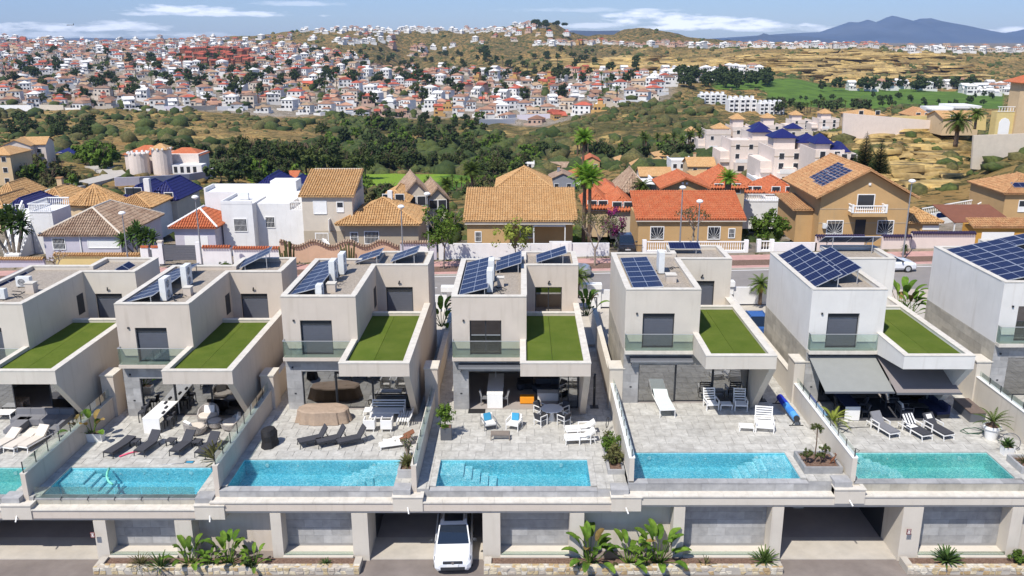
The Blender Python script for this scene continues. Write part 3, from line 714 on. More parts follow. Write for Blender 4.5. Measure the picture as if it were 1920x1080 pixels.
# ---- terraces (tiles), pools, boundary walls
EDGE = [-34.2]+BX+[37]
def rect_tiles(parent, x0, x1, y0, y1, s=.9, skip=None, mt=None):
    y = y1; r = 0
    while y > y0+.03:
        d = min(s, y-y0); x = x0-(s*.5 if r % 2 else 0)
        while x < x1-.03:
            a = max(x, x0); b = min(x+s, x1)
            if b-a > .05 and not (skip and skip((a+b)/2, y-d/2)):
                inst('paving_tile', tile_mesh(b-a-.022, d-.022, .03, mt or M['paver'], 'paving_tile'), parent, (a+.011, y-d+.011, -.03+rt.uniform(-.002, .002)))
            x += s
        y -= s; r += 1
POOL_Y0, POOL_Y1 = 38.4, 41.07
for i in range(7):
    z = VZ[i]; ex0, ex1 = EDGE[i]+.12, EDGE[i+1]-.12
    px0, px1 = POOLX[i]
    if i == 6: ex1 = px1+1.5
    t = MB()
    t.box(ex0, POOL_Y1+.3, -.7, ex1, 47.42, -.03); t.box(ex0, 47.42, -3.4, VX[i], 64.0, -.03); t.box(VX[i]+7.75, 47.42, -3.4, ex1, 64.0, -.03)
    t.box(px1+.3, 38.0, -.7, ex1, POOL_Y1+.3, -.03); t.box(ex0, 38.0, -.7, px0-.3, POOL_Y1+.3, -.03)
    base = t.build('terrace', M['grout'], loc=(0, 0, z)); structure(base)
    rect_tiles(base, ex0, ex1, POOL_Y1+.3, 47.4)
    for (ca, cb) in ((ex0, px0-.3), (px1+.3, ex1)): clad_front(base, ca, cb, -.55, -.04, 38.0, M['stone'], th=.51, off=False)
    rect_tiles(base, px1+.3, ex1, 38.0, POOL_Y1+.3); rect_tiles(base, ex0, px0-.3, 38.0, POOL_Y1+.3)
    rect_tiles(base, VX[i]+7.76, ex1, 47.4, 58)
    rect_tiles(base, ex0, VX[i]-.02, 47.4, 58)
    # pool
    green = i in (0, 5)
    pn = ['turquoise pool cut by the left edge', 'long pool with green foam noodle and white steps at its left end', 'long pool in front of the three black loungers',
          'long pool in the middle with white steps at its left end', 'long pool with steps at its right end, deep blue shade at its left', 'green turquoise pool before the grey cushioned loungers', 'pool cut by the right edge']
    p = thing('swimming_pool', pn[i], 'pool', ((px0+px1)/2, 39.7, z), 0, 'pools in a row'); cx = (px0+px1)/2; hw = (px1-px0)/2; y0, y1 = POOL_Y0-39.7, POOL_Y1-39.7
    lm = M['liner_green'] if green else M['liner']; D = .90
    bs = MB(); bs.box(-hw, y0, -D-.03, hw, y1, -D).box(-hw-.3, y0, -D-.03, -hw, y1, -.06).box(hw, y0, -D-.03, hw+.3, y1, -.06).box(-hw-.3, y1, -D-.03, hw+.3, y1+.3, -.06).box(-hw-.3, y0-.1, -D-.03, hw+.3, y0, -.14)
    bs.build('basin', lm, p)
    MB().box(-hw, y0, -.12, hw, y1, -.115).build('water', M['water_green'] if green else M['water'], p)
    n = int(2*hw/.9)
    for k in range(n):
        a = -hw-.3+(2*hw+.6)*k/n; b = -hw-.3+(2*hw+.6)*(k+1)/n
        MB().box(a+.005, y1, -.058, b-.005, y1+.3, .002).build('coping', M['paver'], p)
        MB().box(a+.005, y0-.45, -.138, b-.005, y0, -.09).build('coping', M['stone'], p)
    MB().box(-hw-.3, y0-.1, -.058, -hw, y1, .002).build('coping', M['paver'], p); MB().box(hw, y0-.1, -.058, hw+.3, y1, .002).build('coping', M['paver'], p)
    MB().box(-hw-.3, y0-.42, -1.0, hw+.3, y0-.1, -.14).build('front_wall', M['grout'], p)
    clad_front(p, -hw-.3, hw+.3, -.55, -.14, y0-.42, M['stone'] if i not in (1, 5) else M['stone_warm'], tw=.9, th=.41, off=False)
    right = i in (2, 4); sgn = 1 if right else -1
    if i == 5: sgn = -1
    st = MB(); xa = sgn*hw
    ln = 1.25; ds = -.2
    st.box(min(xa, xa-sgn*ln), y1-1.35, -D, max(xa, xa-sgn*ln), y1, ds)
    for k in range(4):
        a = xa-sgn*(ln+.42*k); b_ = xa-sgn*(ln+.42*(k+1)); st.box(min(a, b_), y1-1.45-.12*k, -D, max(a, b_), y1-.12-.12*k, ds-.13*(k+1))
    st.build('pool_steps', M['pool_step'], p)
    for (fx, zz, rr) in ((-.55, -.35, .11), (.0, -.38, .045), (.25, -.38, .045), (.5, -.35, .11), (-.25, -.38, .045)):
        MB().lathe([(rr, -.015), (rr*.95, .015)], 14).build('pool_light', M['white'], p).matrix_local = Matrix.Translation((fx*hw*1.3, y1-.02, zz)) @ Matrix.Rotation(R(90), 4, 'X')
for (k, bx) in enumerate(BX):
    zl = VZ[k]; zr = VZ[k+1]; z0 = min(zl, zr)
    lab = ['boundary wall with glass top between the leftmost two terraces', 'boundary wall with glass top left of the black grill cover', 'boundary wall behind the potted bush of the middle terrace',
           'boundary wall between middle terrace and the terrace with blue pool roller', 'white boundary wall with glass top beside the blue pool cover roller', 'white boundary wall with glass top beside the brown storage box'][k]
    w = thing('boundary_wall', lab, 'wall', (bx, 38.0, z0), 0, 'boundary walls between terraces')
    mt = M['plaster_pink'] if k < 3 else M['plaster']; h = 1.2+(zr-z0)
    MB().box(-.12, 0, -.7, .12, 9.4, h).build('wall', mt, w)
    c = MB(); n = 9
    for q in range(n): c.box(-.15, 9.4*q/n+.004, h+.002, .15, 9.4*(q+1)/n-.004, h+.05)
    c.build('coping', M['white'] if k > 2 else M['cap'], w)
    glass_run(w, ((0, .1), (0, 9.3)), h+.05, h+(.62 if k < 2 else .42), 8 if k != 2 else 6)
    # taller end block against the house line, then the side wall running back to the street
    MB().box(-.45 if k < 3 else -.2, 9.4, -.7, .3 if k < 3 else .65, 10.6, 2.55).build('tall_block', mt, w); MB().box(-.5 if k < 3 else -.25, 9.35, 2.552, .35 if k < 3 else .7, 10.65, 2.62).build('block_cap', M['cap'], w)
    MB().box(-.12, 10.6, -3, .12, 27, 1.5+(zr-z0)).build('rear_wall', mt, w); MB().box(-.16, 10.66, 1.502+(zr-z0), .16, 27, 1.55+(zr-z0)).build('coping', M['cap'], w)
# side passages: outdoor shower columns (dark)
for (i, nm) in ((1, 'second and third villas'), (2, 'third and middle villas'), (3, 'middle and fifth villas'), (4, 'fifth and awning villas')):
    o = thing('outdoor_shower', 'tall black shower column in the passage between the '+nm, 'shower', (VX[i]+8.35, FY+.35, VZ[i]), 0, 'black shower columns')
    MB().tube([(0, .1, .04), (0, .1, 1.9), (0, .05, 2.05), (0, -.08, 2.1)], .075, 8).build('column', M['dark'], o); MB().box(-.25, -.25, 0, .25, .2, .04).build('base_plate', M['dark'], o)
    MB().box(-.02, .02, 1.2, .02, .06, 1.24).build('tap', M['chrome'], o)

# ---- lower level: fascia, ledges, piers, niches, carports
GZL = -3.75; LY = 37.5
low = thing('garage_front', 'white garage level front with ledge, piers and stone niches under the pools', 'building', (0, 0, 0))
segs = [(-46, -24.6, -.47), (-24.6, -15.2, -.42), (-15.2, -5.5, 0), (-5.5, 5.1, 0), (5.1, 16.0, .33), (16.0, 26.5, .33), (26.5, 46, .62)]
segs = [(-46, -15.2, -.40), (-15.2, 4.9, 0), (4.9, 46, .33)]
for (a, b, z) in segs:
    MB().box(a, LY, z-.95, b, 38.0, z-.52).build('fascia', M['plaster_pink'] if a < 4 else M['plaster'], low)
    n = int((b-a)/1.2)
    for q in range(n): MB().box(a+(b-a)*q/n+.004, LY-.05, z-.518, a+(b-a)*(q+1)/n-.004, 38.28, z-.45).build('ledge_slab', M['cap'], low)
    MB().box(a, 38.0, z-1.09, b, 47, z-1.0).build('carport_ceiling', M['plaster'], low)
    MB().box(a, LY+.12, z-1.12, b, LY+.5, z-.952).build('beam', M['plaster'], low)
def bays():
    # (x0, x1, kind) along the garage front at Y=37.5 ; D there
    D = dist(37.4, -2.5); f = lambda u: (u-UC)*D/FPX
    return [(f(-200), f(-110), 'wall'), (f(-90), f(176), 'car'), (f(199), f(328), 'niche'), (f(360), f(508), 'wall'), (f(528), f(660), 'niche'), (f(690), f(905), 'car'),
            (f(938), f(1068), 'niche'), (f(1095), f(1262), 'wall'), (f(1283), f(1445), 'niche'), (f(1467), f(1690), 'car'), (f(1727), f(1893), 'niche'), (f(1915), f(2060), 'wall')]
BAYS = bays(); prev = None
for k, (a, b, kd) in enumerate(BAYS):
    zt = -.4 if a < -15.2 else (0 if a < 4.5 else .33)
    zt -= 1.1
    # pier before this bay
    if prev is not None:
        MB().box(prev, 37.56, GZL, a, 38.6, zt-.02).build('pier', M['plaster'], low)
    prev = b
    if kd == 'niche':
        MB().box(a, 38.42, GZL, b, 38.7, zt).build('niche_wall', M['grout'], low)
        clad_front(low, a, b, GZL+.45, zt, 38.42, M['stone'], tw=.9, th=.45)
        MB().box(a, 37.40, GZL, b, 38.40, GZL+.32).build('sill', M['plaster'], low)
        MB().box(a+.02, 37.55, GZL+.325, b-.02, 37.57, GZL+.52).build('glass_panel', M['glass_rail'], low)
    elif kd == 'wall':
        MB().box(a, 38.42, GZL, b, 38.7, zt).build('wall', M['plaster_pink'] if a < 0 else M['plaster'], low)
    else:
        MB().box(a-.3, 45.6, GZL, b+.3, 46, zt).build('rear_wall', M['plaster'], low)
        xm = a+(b-a)*.42 if a > -15 else a+(b-a)*.6
        MB().box(xm-.28, 42.5, GZL, xm+.28, 43.1, zt).build('pillar', M['plaster'], low)
        for (p, q) in ((a+.3, xm-.3), (xm+.3, b-.3)):
            g = MB()
            for r in range(10): g.box(p, 45.5, GZL+r*.26, q, 45.6, GZL+r*.26+.245)
            g.build('garage_door', M['garage_blue'], low)
        MB().box(a-.25, 38.6, GZL, a, 45.6, zt).build('side_wall', M['plaster'], low); MB().box(b, 38.6, GZL, b+.25, 45.6, zt).build('side_wall', M['plaster'], low)
        if a > 0 or a < -10: MB().box(b-.03, 39.6, GZL, b-.002, 44, zt-.1).build('side_door', M['dark'], low)
        else: MB().box(a+.002, 39.6, GZL, a+.03, 42, zt-.1).build('side_door', M['dark'], low)
        structure(MB().box(a-.3, 38.0, GZL-.1, b+.3, 45.6, GZL+.02).build('carport_floor', M['gfloor']))
        structure(MB().box(a, 37.65, GZL-.1, b, 39.6, GZL+.035).build('threshold', M['concrete']))
structure(MB().box(-60, 12, GZL-.5, 60, 47, GZL).build('driveway', M['asphalt']))
structure(MB().box(-90, 38.7, -4.5, 90, 83.3, -3.9).build('ground', M['pave']))
# pool-end boxes: stepped blocks and small planters where the ledges meet
for k, bx in enumerate(BX):
    z = [-.4, 0, 0, .33, .33, .62][k] if k else -.42
    zl = VZ[k]
    o = thing('pool_corner_block', ['stepped stone corner block below the leftmost boundary wall', 'stepped white corner block left of the pool with black loungers', 'stepped corner block between the third and middle pools',
               'stepped corner block between the middle pool and the blue roller pool', 'stepped corner block below the topiary planter', 'stepped corner block at the right end of the green pool'][k], 'wall', (bx, 0, zl), 0, 'corner blocks between pools')
    MB().box(-1.0, 37.62, -1.0, -.15, 38.35, .12).build('block', M['stone'], o)
    f = MB(); f.box(-1.0, 37.44, -.93, .45, 38.0, -.2); f.build('front_block', M['plaster'], o)
    r = MB(); r.box(-1.04, 37.40, -.198, .49, 37.75, -.15).box(-1.04, 37.75, -.198, -.86, 38.05, -.15).box(.31, 37.75, -.198, .49, 38.05, -.15); r.build('coping', M['cap'], o)
    MB().beam((-.3, 37.5, -.72), (-.2, 37.15, -.9), .05).build('spout', M['white'], o)
def low_u(u, Y=37.0, Z=-3.5): return (u-UC)*dist(Y, Z)/FPX
for (u, v_, s) in ((174, 1003, -1), (1704, 997, 1)):
    q = PY(u, v_, 37.33)
    o = MB().box(-.11, -.02, -.15, .11, 0, .15).build('alarm_sign', mat('sign_red%d' % s, (.16, .03, .03), .5), loc=q); props(o, 'small dark red alarm plate on the %s carport pier' % ('left' if s < 0 else 'right'), 'sign', 'alarm plates')
    for (dz, w) in ((.10, .08), (.03, .06), (-.05, .08), (-.10, .07)):
        MB().box(-w, -.03, dz, w, -.021, dz+.02).build('printed_line', M['white'], o)
    MB().prismY([(math.cos(t*math.pi/4)*.03, math.sin(t*math.pi/4)*.03+.0) for t in range(8)], -.03, -.022).build('emblem', M['white'], o)
# rubble stone planters in front
rs = random.Random(5)
stone_mats = [mat('rubble_%d' % k, c, .9, .2, 6, bump=.5, bscale=20) for k, c in enumerate([(.50, .40, .24), (.58, .50, .36), (.42, .30, .16), (.46, .40, .33), (.60, .55, .46)])]
rub = [[], []]
for k in range(10):
    m = MB(); n = 7; a0 = rs.random(); pr = [(math.cos(2*math.pi*(q+a0)/n)*rs.uniform(.38, .5), math.sin(2*math.pi*(q+a0)/n)*rs.uniform(.36, .5)) for q in range(n)]
    m.prismY(pr, -.12, .12); rub[0].append(m)
def planter(u0, u1, lab, zt=0):
    xa, xb = low_u(u0), low_u(u1); yf = 36.35
    o = thing('stone_planter', lab, 'planter', (xa, yf, GZL), 0, 'rubble stone planters'); W = xb-xa
    MB().box(0, .05, 0, W, .38, .38).box(0, .38, 0, .35, 1.0, .38).box(W-.35, .38, 0, W, 1.0, .38).build('core', M['concrete'], o)
    MB().box(.35, .38, 0, W-.35, 1.04, .26).build('mulch', M['dirt'], o)
    n = int(W/.30); rows = 2; cnt = 0
    def fitted(origin, ux, uy, hgt, rws, depth):
        nonlocal cnt
        P = [[(W*(k+(rs.uniform(-.3, .3) if 0 < k < n else 0))/n, hgt*(r+(rs.uniform(-.22, .22) if 0 < r < rws else 0))/rws) for k in range(n+1)] for r in range(rws+1)]
        nv = Vector(ux).cross(Vector(uy))
        for r in range(rws):
            for k in range(n):
                if rs.random() < .10 or cnt > 290: continue
                q = [P[r][k], P[r][k+1], P[r+1][k+1], P[r+1][k]]; cx = sum(a for a, b in q)/4; cy_ = sum(b for a, b in q)/4; g = []
                for (a, b) in q:
                    for (da, db) in ((0, 0),): g.append((cx+(a-cx)*.88+rs.uniform(-.015, .015), cy_+(b-cy_)*.86+rs.uniform(-.012, .012)))
                h = depth*rs.uniform(.5, 1.2); lo = [Vector(origin)+Vector(ux)*a+Vector(uy)*b-nv*.02 for a, b in g]; hi = [Vector(origin)+Vector(ux)*(cx+(a-cx)*.9)+Vector(uy)*(cy_+(b-cy_)*.88)+nv*h for a, b in g]
                MB().add(lo+hi, [(4, 5, 6, 7), (0, 1, 5, 4), (1, 2, 6, 5), (2, 3, 7, 6), (3, 0, 4, 7)]).build('stone', stone_mats[rs.randrange(5)], o); cnt += 1
    fitted((0, .05, 0), (1, 0, 0), (0, 0, 1), .38, 2, .035); n = int(W/.26); fitted((0, .05, .38), (1, 0, 0), (0, 1, 0), .33, 2, .02)
    return o
planter(185, 678, 'long rubble stone planter with banana plants at lower left'); planter(908, 1462, 'long rubble stone planter with tall banana plants, lower middle'); planter(1692, 2080, 'rubble stone planter at the lower right corner')

# glass fence with clips along the front edge of the second pool
o = thing('glass_fence', 'low clear glass fence with black clips along the front of the second pool', 'fence', (POOLX[1][0]-.25, 38.02, VZ[1]-.1)); W = POOLX[1][1]-POOLX[1][0]+.3
for k in range(6):
    MB().box(W*k/6+.02, 0, .02, W*(k+1)/6-.02, .014, .62).build('glass_panel', M['glass_rail'], o)
for k in range(7): MB().beam((W*k/6, .02, .1), (W*k/6-.03, -.1, -.06), .04).build('clip', M['dark'], o)
# ================================================================ TERRACE THINGS
def G(u, v, i, dz=0): return PZ(u, v, VZ[i]+dz)
def lounger(loc, rot, label, group, seatm, frm, back=50, L=1.9, W=.62, H=.32, arms=False, cushion=False, thick=.05):
    """head end at +Y"""
    o = thing('sun_lounger', label, 'sun lounger', loc, rot, group); s = L*.64; bl = L-s
    f = MB()
    for x in (-W/2, W/2-.04): f.box(x, -L/2, H-.05, x+.04, -L/2+L*.95 if frm is not M['dark'] else -L/2+s, H)
    f.box(-W/2+.04, -L/2, H-.05, W/2-.04, -L/2+.04, H).box(-W/2+.04, -L/2+s, H-.05, W/2-.04, -L/2+s+.04, H)
    f.build('frame', frm, o)
    for x in (-W/2+.02, W/2-.02):
        for y in (-L/2+.06, L/2-.22 if frm is not M['dark'] else -L/2+s+.1):
            MB().beam((x, y, H-.04), (x, y-(.06 if y < 0 else -.1), 0), .035).build('leg', frm, o)
    MB().box(-W/2+.04, -L/2+.02, H-.01, W/2-.04, -L/2+s, H+thick).build('mattress', seatm, o)
    a = R(back); b = MB().box(-W/2+.04, 0, -.01, W/2-.04, bl, thick).build('backrest', seatm, o); b.location = (0, -L/2+s, H); b.rotation_euler = (a, 0, 0)
    y1 = -L/2+s+math.cos(a)*bl*.7; z1 = H+math.sin(a)*bl*.7
    MB().beam((-W/2+.1, y1, z1-.03), (-W/2+.1, y1+.12, H-.03), .025).beam((W/2-.1, y1, z1-.03), (W/2-.1, y1+.12, H-.03), .025).beam((-W/2+.1, y1+.12, H-.03), (W/2-.1, y1+.12, H-.03), .025).build('backrest_support', frm, o)
    if arms:
        for x in (-W/2-.03, W/2-.01):
            ar = MB().box(x, -.15, H+.22, x+.05, .5, H+.26).box(x, -.15, 0, x+.05, -.1, H+.22).box(x, .45, 0, x+.05, .5, H+.22); ar.build('armrest', frm, o)
    if cushion: MB().box(-W/2+.1, -L/2+s+.35, H+.3, W/2-.1, -L/2+s+.6, H+.38).build('pillow', cushion, o)
    return o
DK, WH = M['dark'], M['white']
def chair(loc, rot, label, group, seatm, frm, arms=True, w=.6, h=.82, sh=.42, cushion=None, slats=False, name='armchair'):
    o = thing(name, label, 'chair', loc, rot, group)
    for x in (-w/2, w/2-.04):
        for y in (-w/2, w/2-.04): MB().box(x, y, 0, x+.04, y+.04, sh if y > 0 and not arms else (sh+.2 if arms else sh)).build('leg', frm, o)
        if arms: MB().box(x-.005, -w/2, sh+.202, x+.045, w/2, sh+.235).build('armrest', frm, o)
    MB().box(-w/2+.045, -w/2, sh-.08, w/2-.045, w/2, sh-.04).build('seat_frame', frm, o)
    if slats:
        for k in range(5): MB().box(-w/2+.05, -w/2+k*w/5+.01, sh-.038, w/2-.05, -w/2+(k+1)*w/5-.02, sh-.01).build('seat_slat', frm, o)
        for k in range(4): b = MB().box(-w/2+.05, w/2-.02, sh+.06+k*.13, w/2-.05, w/2+.01, sh+.06+k*.13+.09).build('back_slat', frm, o)
    else:
        MB().box(-w/2+.045, -w/2, sh-.038, w/2-.045, w/2-.06, sh+.05).build('seat', seatm, o)
        MB().prismX([(w/2-.12, sh), (w/2-.02, sh), (w/2+.10, h), (w/2+.0, h)], -w/2+.045, w/2-.045).build('backrest', seatm, o)
    if cushion:
        c = MB().box(-.2, -.06, 0, .2, .06, .4).build('cushion', cushion, o); c.location = (0, w/2-.2, sh+.06); c.rotation_euler = (R(-18), 0, R(8))
    return o
def table(loc, rot, label, w, d, h, topm, legm, solid_end=False, name='table', cat='table', group=None, t=.05):
    o = thing(name, label, cat, loc, rot, group)
    MB().box(-w/2, -d/2, h-t, w/2, d/2, h).build('table_top', topm, o)
    if solid_end:
        MB().box(-w/2+.02, -d/2, 0, w/2-.02, -d/2+.05, h-t-.002).build('end_panel', topm, o); MB().box(-w/2+.02, d/2-.05, 0, w/2-.02, d/2, h-t-.002).build('end_panel', topm, o)
    else:
        for x in (-w/2+.03, w/2-.08):
            for y in (-d/2+.03, d/2-.08): MB().box(x, y, 0, x+.05, y+.05, h-t-.002).build('leg', legm, o)
    return o
def slatted(loc, rot, label, w, d, h, back=.0, group=None, name='bench', cat='bench', arms=False, mt=None):
    mt = mt or WH; o = thing(name, label, cat, loc, rot, group)
    for x in (-w/2, w/2-.05):
        for y in (-d/2, d/2-.05): MB().box(x, y, 0, x+.05, y+.05, h-.03 if not (arms) else h+.2).build('leg', mt, o)
        if arms: MB().box(x-.01, -d/2, h+.202, x+.06, d/2, h+.24).build('armrest', mt, o)
    MB().box(-w/2+.05, -d/2, h-.08, w/2-.05, -d/2+.05, h-.032).box(-w/2+.05, d/2-.05, h-.08, w/2-.05, d/2, h-.032).build('frame', mt, o)
    n = max(3, int(d/.13))
    for k in range(n): MB().box(-w/2+.03, -d/2+d*k/n+.01, h-.03, w/2-.03, -d/2+d*(k+1)/n-.035, h).build('slat', mt, o)
    if back:
        MB().beam((-w/2+.05, d/2, h), (-w/2+.05, d/2+.2, h+back), .05).beam((w/2-.05, d/2, h), (w/2-.05, d/2+.2, h+back), .05).build('back_post', mt, o)
        for k in range(max(3, int(back/.12))):
            q = (k+.7)/max(3, int(back/.12)); MB().box(-w/2+.02, d/2+.2*q-.02, h+back*q-.045, w/2-.02, d/2+.2*q+.01, h+back*q+.03).build('back_slat', mt, o)
    return o
g1 = 'charcoal sun loungers of the second terrace'
for (u, v, nm) in ((225, 846, 'dark sun lounger furthest left on the second terrace, beside pink noodle'), (280, 843, 'dark sun lounger right of the pink noodle'),
                   (345, 843, 'dark sun lounger between the two right side tables'), (392, 846, 'dark sun lounger next to the small shrub by the glass wall')):
    p = G(u, v, 1); lounger(p+Vector((0, .1, 0)), R(-12 if u > 230 else -16), nm, g1, M['dgrey_fab'], DK, back=8 if u < 230 else 42, W=.66)
for (u, v, nm) in ((254, 835, 'small dark side table between the first two dark loungers'), (322, 834, 'small dark side table left of the third dark lounger'), (370, 836, 'small dark side table left of the fourth dark lounger')):
    table(G(u, v, 1), R(-8), nm, .5, .5, .34, M['dgrey_fab'], DK, name='side_table', group='dark side tables')
def tubeobj(name, pts, r, m, label, cat, group=None, n=8):
    o = MB().tube(pts, r, n).build(name, m, smooth=True); return props(o, label, cat, group)
tubeobj('foam_noodle', [G(224, 856, 1, .05), G(240, 850, 1, .05), G(252, 847, 1, .05), G(262, 846, 1, .05)], .045, mat('pink_foam', (.75, .12, .2), .8), 'pink foam noodle lying between the two left dark loungers', 'pool noodle')
tubeobj('foam_noodle', [PZ(205, 878, -.45), PZ(201, 886, -.40), PZ(200, 894, -.38), PZ(204, 903, -.38), PZ(211, 908, -.38)], .055, mat('green_foam', (.2, .62, .45), .8), 'green foam noodle floating in the second pool', 'pool noodle')
tubeobj('pool_net_pole', [G(298, 872, 1, .03), G(345, 868, 1, .03)], .012, M['alu'], 'thin pool net pole lying along the second pool edge', 'pole')
q = thing('pool_net', 'small blue pool net lying by the second pool', 'net', G(355, 867, 1)); MB().tube([(-.2, -.1, .03), (.2, -.13, .03), (.25, .1, .03), (-.18, .1, .03), (-.2, -.1, .03)], .015, 5).build('hoop', DK, q); MB().box(-.18, -.1, .012, .22, .1, .02).build('mesh', M['blue_cush'], q)
# white dining table + stools
p = G(300, 800, 1); table(p+Vector((0, .4, 0)), R(-3), 'long white dining table on the second terrace', 1.0, 2.6, .92, M['white'], M['white'], True, name='dining_table')
for (u, v, s, nm) in ((323, 792, 1, 'middle black bar chair right of the long white table'), (318, 802, 1, 'nearest black bar chair right of the long white table'), (322, 783, 1, 'rear black bar chair right of the long white table'), (270, 790, -1, 'nearer black bar chair left of the long white table'), (276, 779, -1, 'rear black bar chair left of the long white table')):
    chair(G(u, v, 1), R(90*s), nm, 'black chairs at the white table', M['dgrey_fab'], DK, arms=False, w=.42, sh=.6, h=1.0)
def wicker(loc, rot, label, r=.62, cushion=True, back=.5):
    o = thing('wicker_chair', label, 'chair', loc, rot, 'round wicker chairs')
    wm = M['wicker']; b = MB()
    n = 20; prof = []
    for j in range(n):
        a = 2*math.pi*j/n; h = .42+back*max(0, math.sin(a))**.6; prof.append((a, h))
    vs = []; fs = []
    for k, (rr, t) in enumerate(((.7, 0), (.95, .35), (1.0, .7), (1.05, 1.0), (.93, 1.0), (.85, .6))):
        for (a, h) in prof: vs.append((math.cos(a)*r*rr, math.sin(a)*r*rr, h*t))
    for k in range(5):
        for j in range(n): fs.append((k*n+j, k*n+(j+1) % n, (k+1)*n+(j+1) % n, (k+1)*n+j))
    b.add(vs, fs); b.build('woven_shell', wm, o)
    MB().lathe([(r*.84, .28), (r*.86, .44), (r*.7, .47)], 20).build('seat_cushion', M['cream_fab'], o)
    if back: 
        c = MB().box(-.3, -.08, 0, .3, .08, .42).build('back_cushion', M['white_fab'], o); c.location = (0, r*.5, .44); c.rotation_euler = (R(-20), 0, 0)
    return o
M['wicker'] = mat('wicker', (.27, .235, .215), .8, .75, 38, bump=.8, bscale=40, col2=(.5, .47, .44), scale2=26, amt2=.9)
wicker(G(367, 812, 1), R(140), 'round wicker chair facing the pool, nearest of the wicker group', .62, back=.35)
wicker(G(391, 790, 1), R(0), 'round wicker chair with white pillow against the glass doors', .62)
wicker(G(436, 803, 1), R(-70), 'wicker chair beside the glass boundary wall', .62, back=.35)
wicker(G(404, 801, 1), 0, 'low wicker ottoman between the wicker chairs', .45, back=0)
# terrace 1
def sofa_block(loc, rot, label, w, d, m, backs, cat='sofa', base=None):
    o = thing('sofa', label, cat, loc, rot, None)
    MB().box(-w/2, -d/2, .05, w/2, d/2, .26).build('base', base or m, o); n = max(1, round(w/.8))
    for k in range(n): MB().box(-w/2+w*k/n+.01, -d/2, .262, -w/2+w*(k+1)/n-.01, d/2-.18, .42).build('seat_cushion', m, o)
    for k in range(n):
        if backs: MB().box(-w/2+w*k/n+.01, d/2-.18, .262, -w/2+w*(k+1)/n-.01, d/2, .78).build('back_cushion', m, o)
    return o
sofa_block(G(78, 797, 0)+Vector((0, .3, 0)), R(0), 'grey corner sofa on the leftmost terrace', 3.4, .9, M['grey_fab'], True)
sofa_block(G(30, 808, 0)+Vector((0, .3, 0)), R(90), 'grey chaise end of the sofa on the leftmost terrace', 1.5, .9, M['grey_fab'], False)
sofa_block(G(112, 812, 0)+Vector((0, .1, 0)), R(-90), 'grey sofa section beside the leftmost glass wall', 1.5, .8, M['grey_fab'], True)
for k, (u, v) in enumerate(((2, 840), (33, 838), (58, 836))):
    lounger(G(u, v, 0)+Vector((.2, .2, 0)), R(-14), ['white lounger cut by the left edge', 'middle one of the three white loungers at far left', 'white lounger with raised back beside the leftmost glass wall'][k], 'white loungers of the leftmost terrace', M['cream_fab'], WH, back=[30, 15, 42][k], W=.72, L=2.0, thick=.09)
table(G(10, 785, 0), 0, 'white low table at the left edge terrace', 1.1, .7, .45, WH, WH)
M['patchrug'] = mat('patterned_throw', (.55, .45, .38), .9, .6, 12)
table(G(18, 768, 0)+Vector((0, .4, 0)), 0, 'table under a patterned cloth inside the leftmost villa', 1.7, .8, .5, M['patchrug'], WH, True)
# terrace 3
M['rug'] = M['beige_cover']
def covered_table():
    o = thing('covered_table', 'oval table under a beige rain cover', 'table cover', G(605, 792, 2)+Vector((0, .3, 0)))
    n = 48; vs = []; fs = []; r = random.Random(3); ph = [r.uniform(0, 6) for _ in range(3)]
    rows = [(.55, .80), (.92, .79), (1.0, .74), (1.02, .5), (1.06, .25), (1.10, .02)]
    for k, (s, z) in enumerate(rows):
        for j in range(n):
            a = 2*math.pi*j/n; fold = (1+.05*(k/5)*math.sin(a*11+ph[0])+.03*(k/5)*math.sin(a*19+ph[1]))
            rx = 1.45; ry = .72; e = 2.6
            cx = math.copysign(abs(math.cos(a))**(2/e), math.cos(a)); sy = math.copysign(abs(math.sin(a))**(2/e), math.sin(a))
            vs.append((cx*rx*s*fold, sy*ry*s*fold, z+.02*math.sin(a*5+ph[2])*(k < 3)))
    for k in range(5):
        for j in range(n): fs.append((k*n+j, k*n+(j+1) % n, (k+1)*n+(j+1) % n, (k+1)*n+j))
    fs.append(tuple(range(n)))
    MB().add(vs, fs).build('cover', M['beige_cover'], o)
    MB().lathe([(.2, 0), (.2, .7)], 12).build('table_base', DK, o)
covered_table()
def bbq():
    o = thing('covered_grill', 'grill hidden under a black rain cover', 'grill cover', G(507, 835, 2), R(-15)); n = 20; vs = []; fs = []
    rows = [(.45, .98, .12), (.8, .95, .08), (.95, .7, .0), (.9, .35, 0), (1.05, 0.01, 0)]
    for k, (s, z, dx) in enumerate(rows):
        for j in range(n):
            a = 2*math.pi*j/n; f = 1+.06*(k/4)*math.sin(a*7); vs.append((math.copysign(abs(math.cos(a))**.8, math.cos(a))*.36*s*f-dx, math.copysign(abs(math.sin(a))**.8, math.sin(a))*.55*s*f, z))
    for k in range(4):
        for j in range(n): fs.append((k*n+j, k*n+(j+1) % n, (k+1)*n+(j+1) % n, (k+1)*n+j))
    fs.append(tuple(range(n))); MB().add(vs, fs).build('cover', M['black_cover'], o)
    for y in (-.35, .35): MB().box(-.3, y-.03, 0, -.24, y+.03, .1).build('leg', DK, o)
bbq()
for k, (u, v) in enumerate(((592, 833), (626, 833), (664, 833))):
    lounger(G(u, v, 2)+Vector((0, .1, 0)), R(-62), ['left one of three black loungers before the covered table', 'middle one of three black loungers before the covered table', 'right one of three black loungers before the covered table'][k], 'three black loungers', M['dgrey_fab'], DK, back=58, W=.66, H=.34)
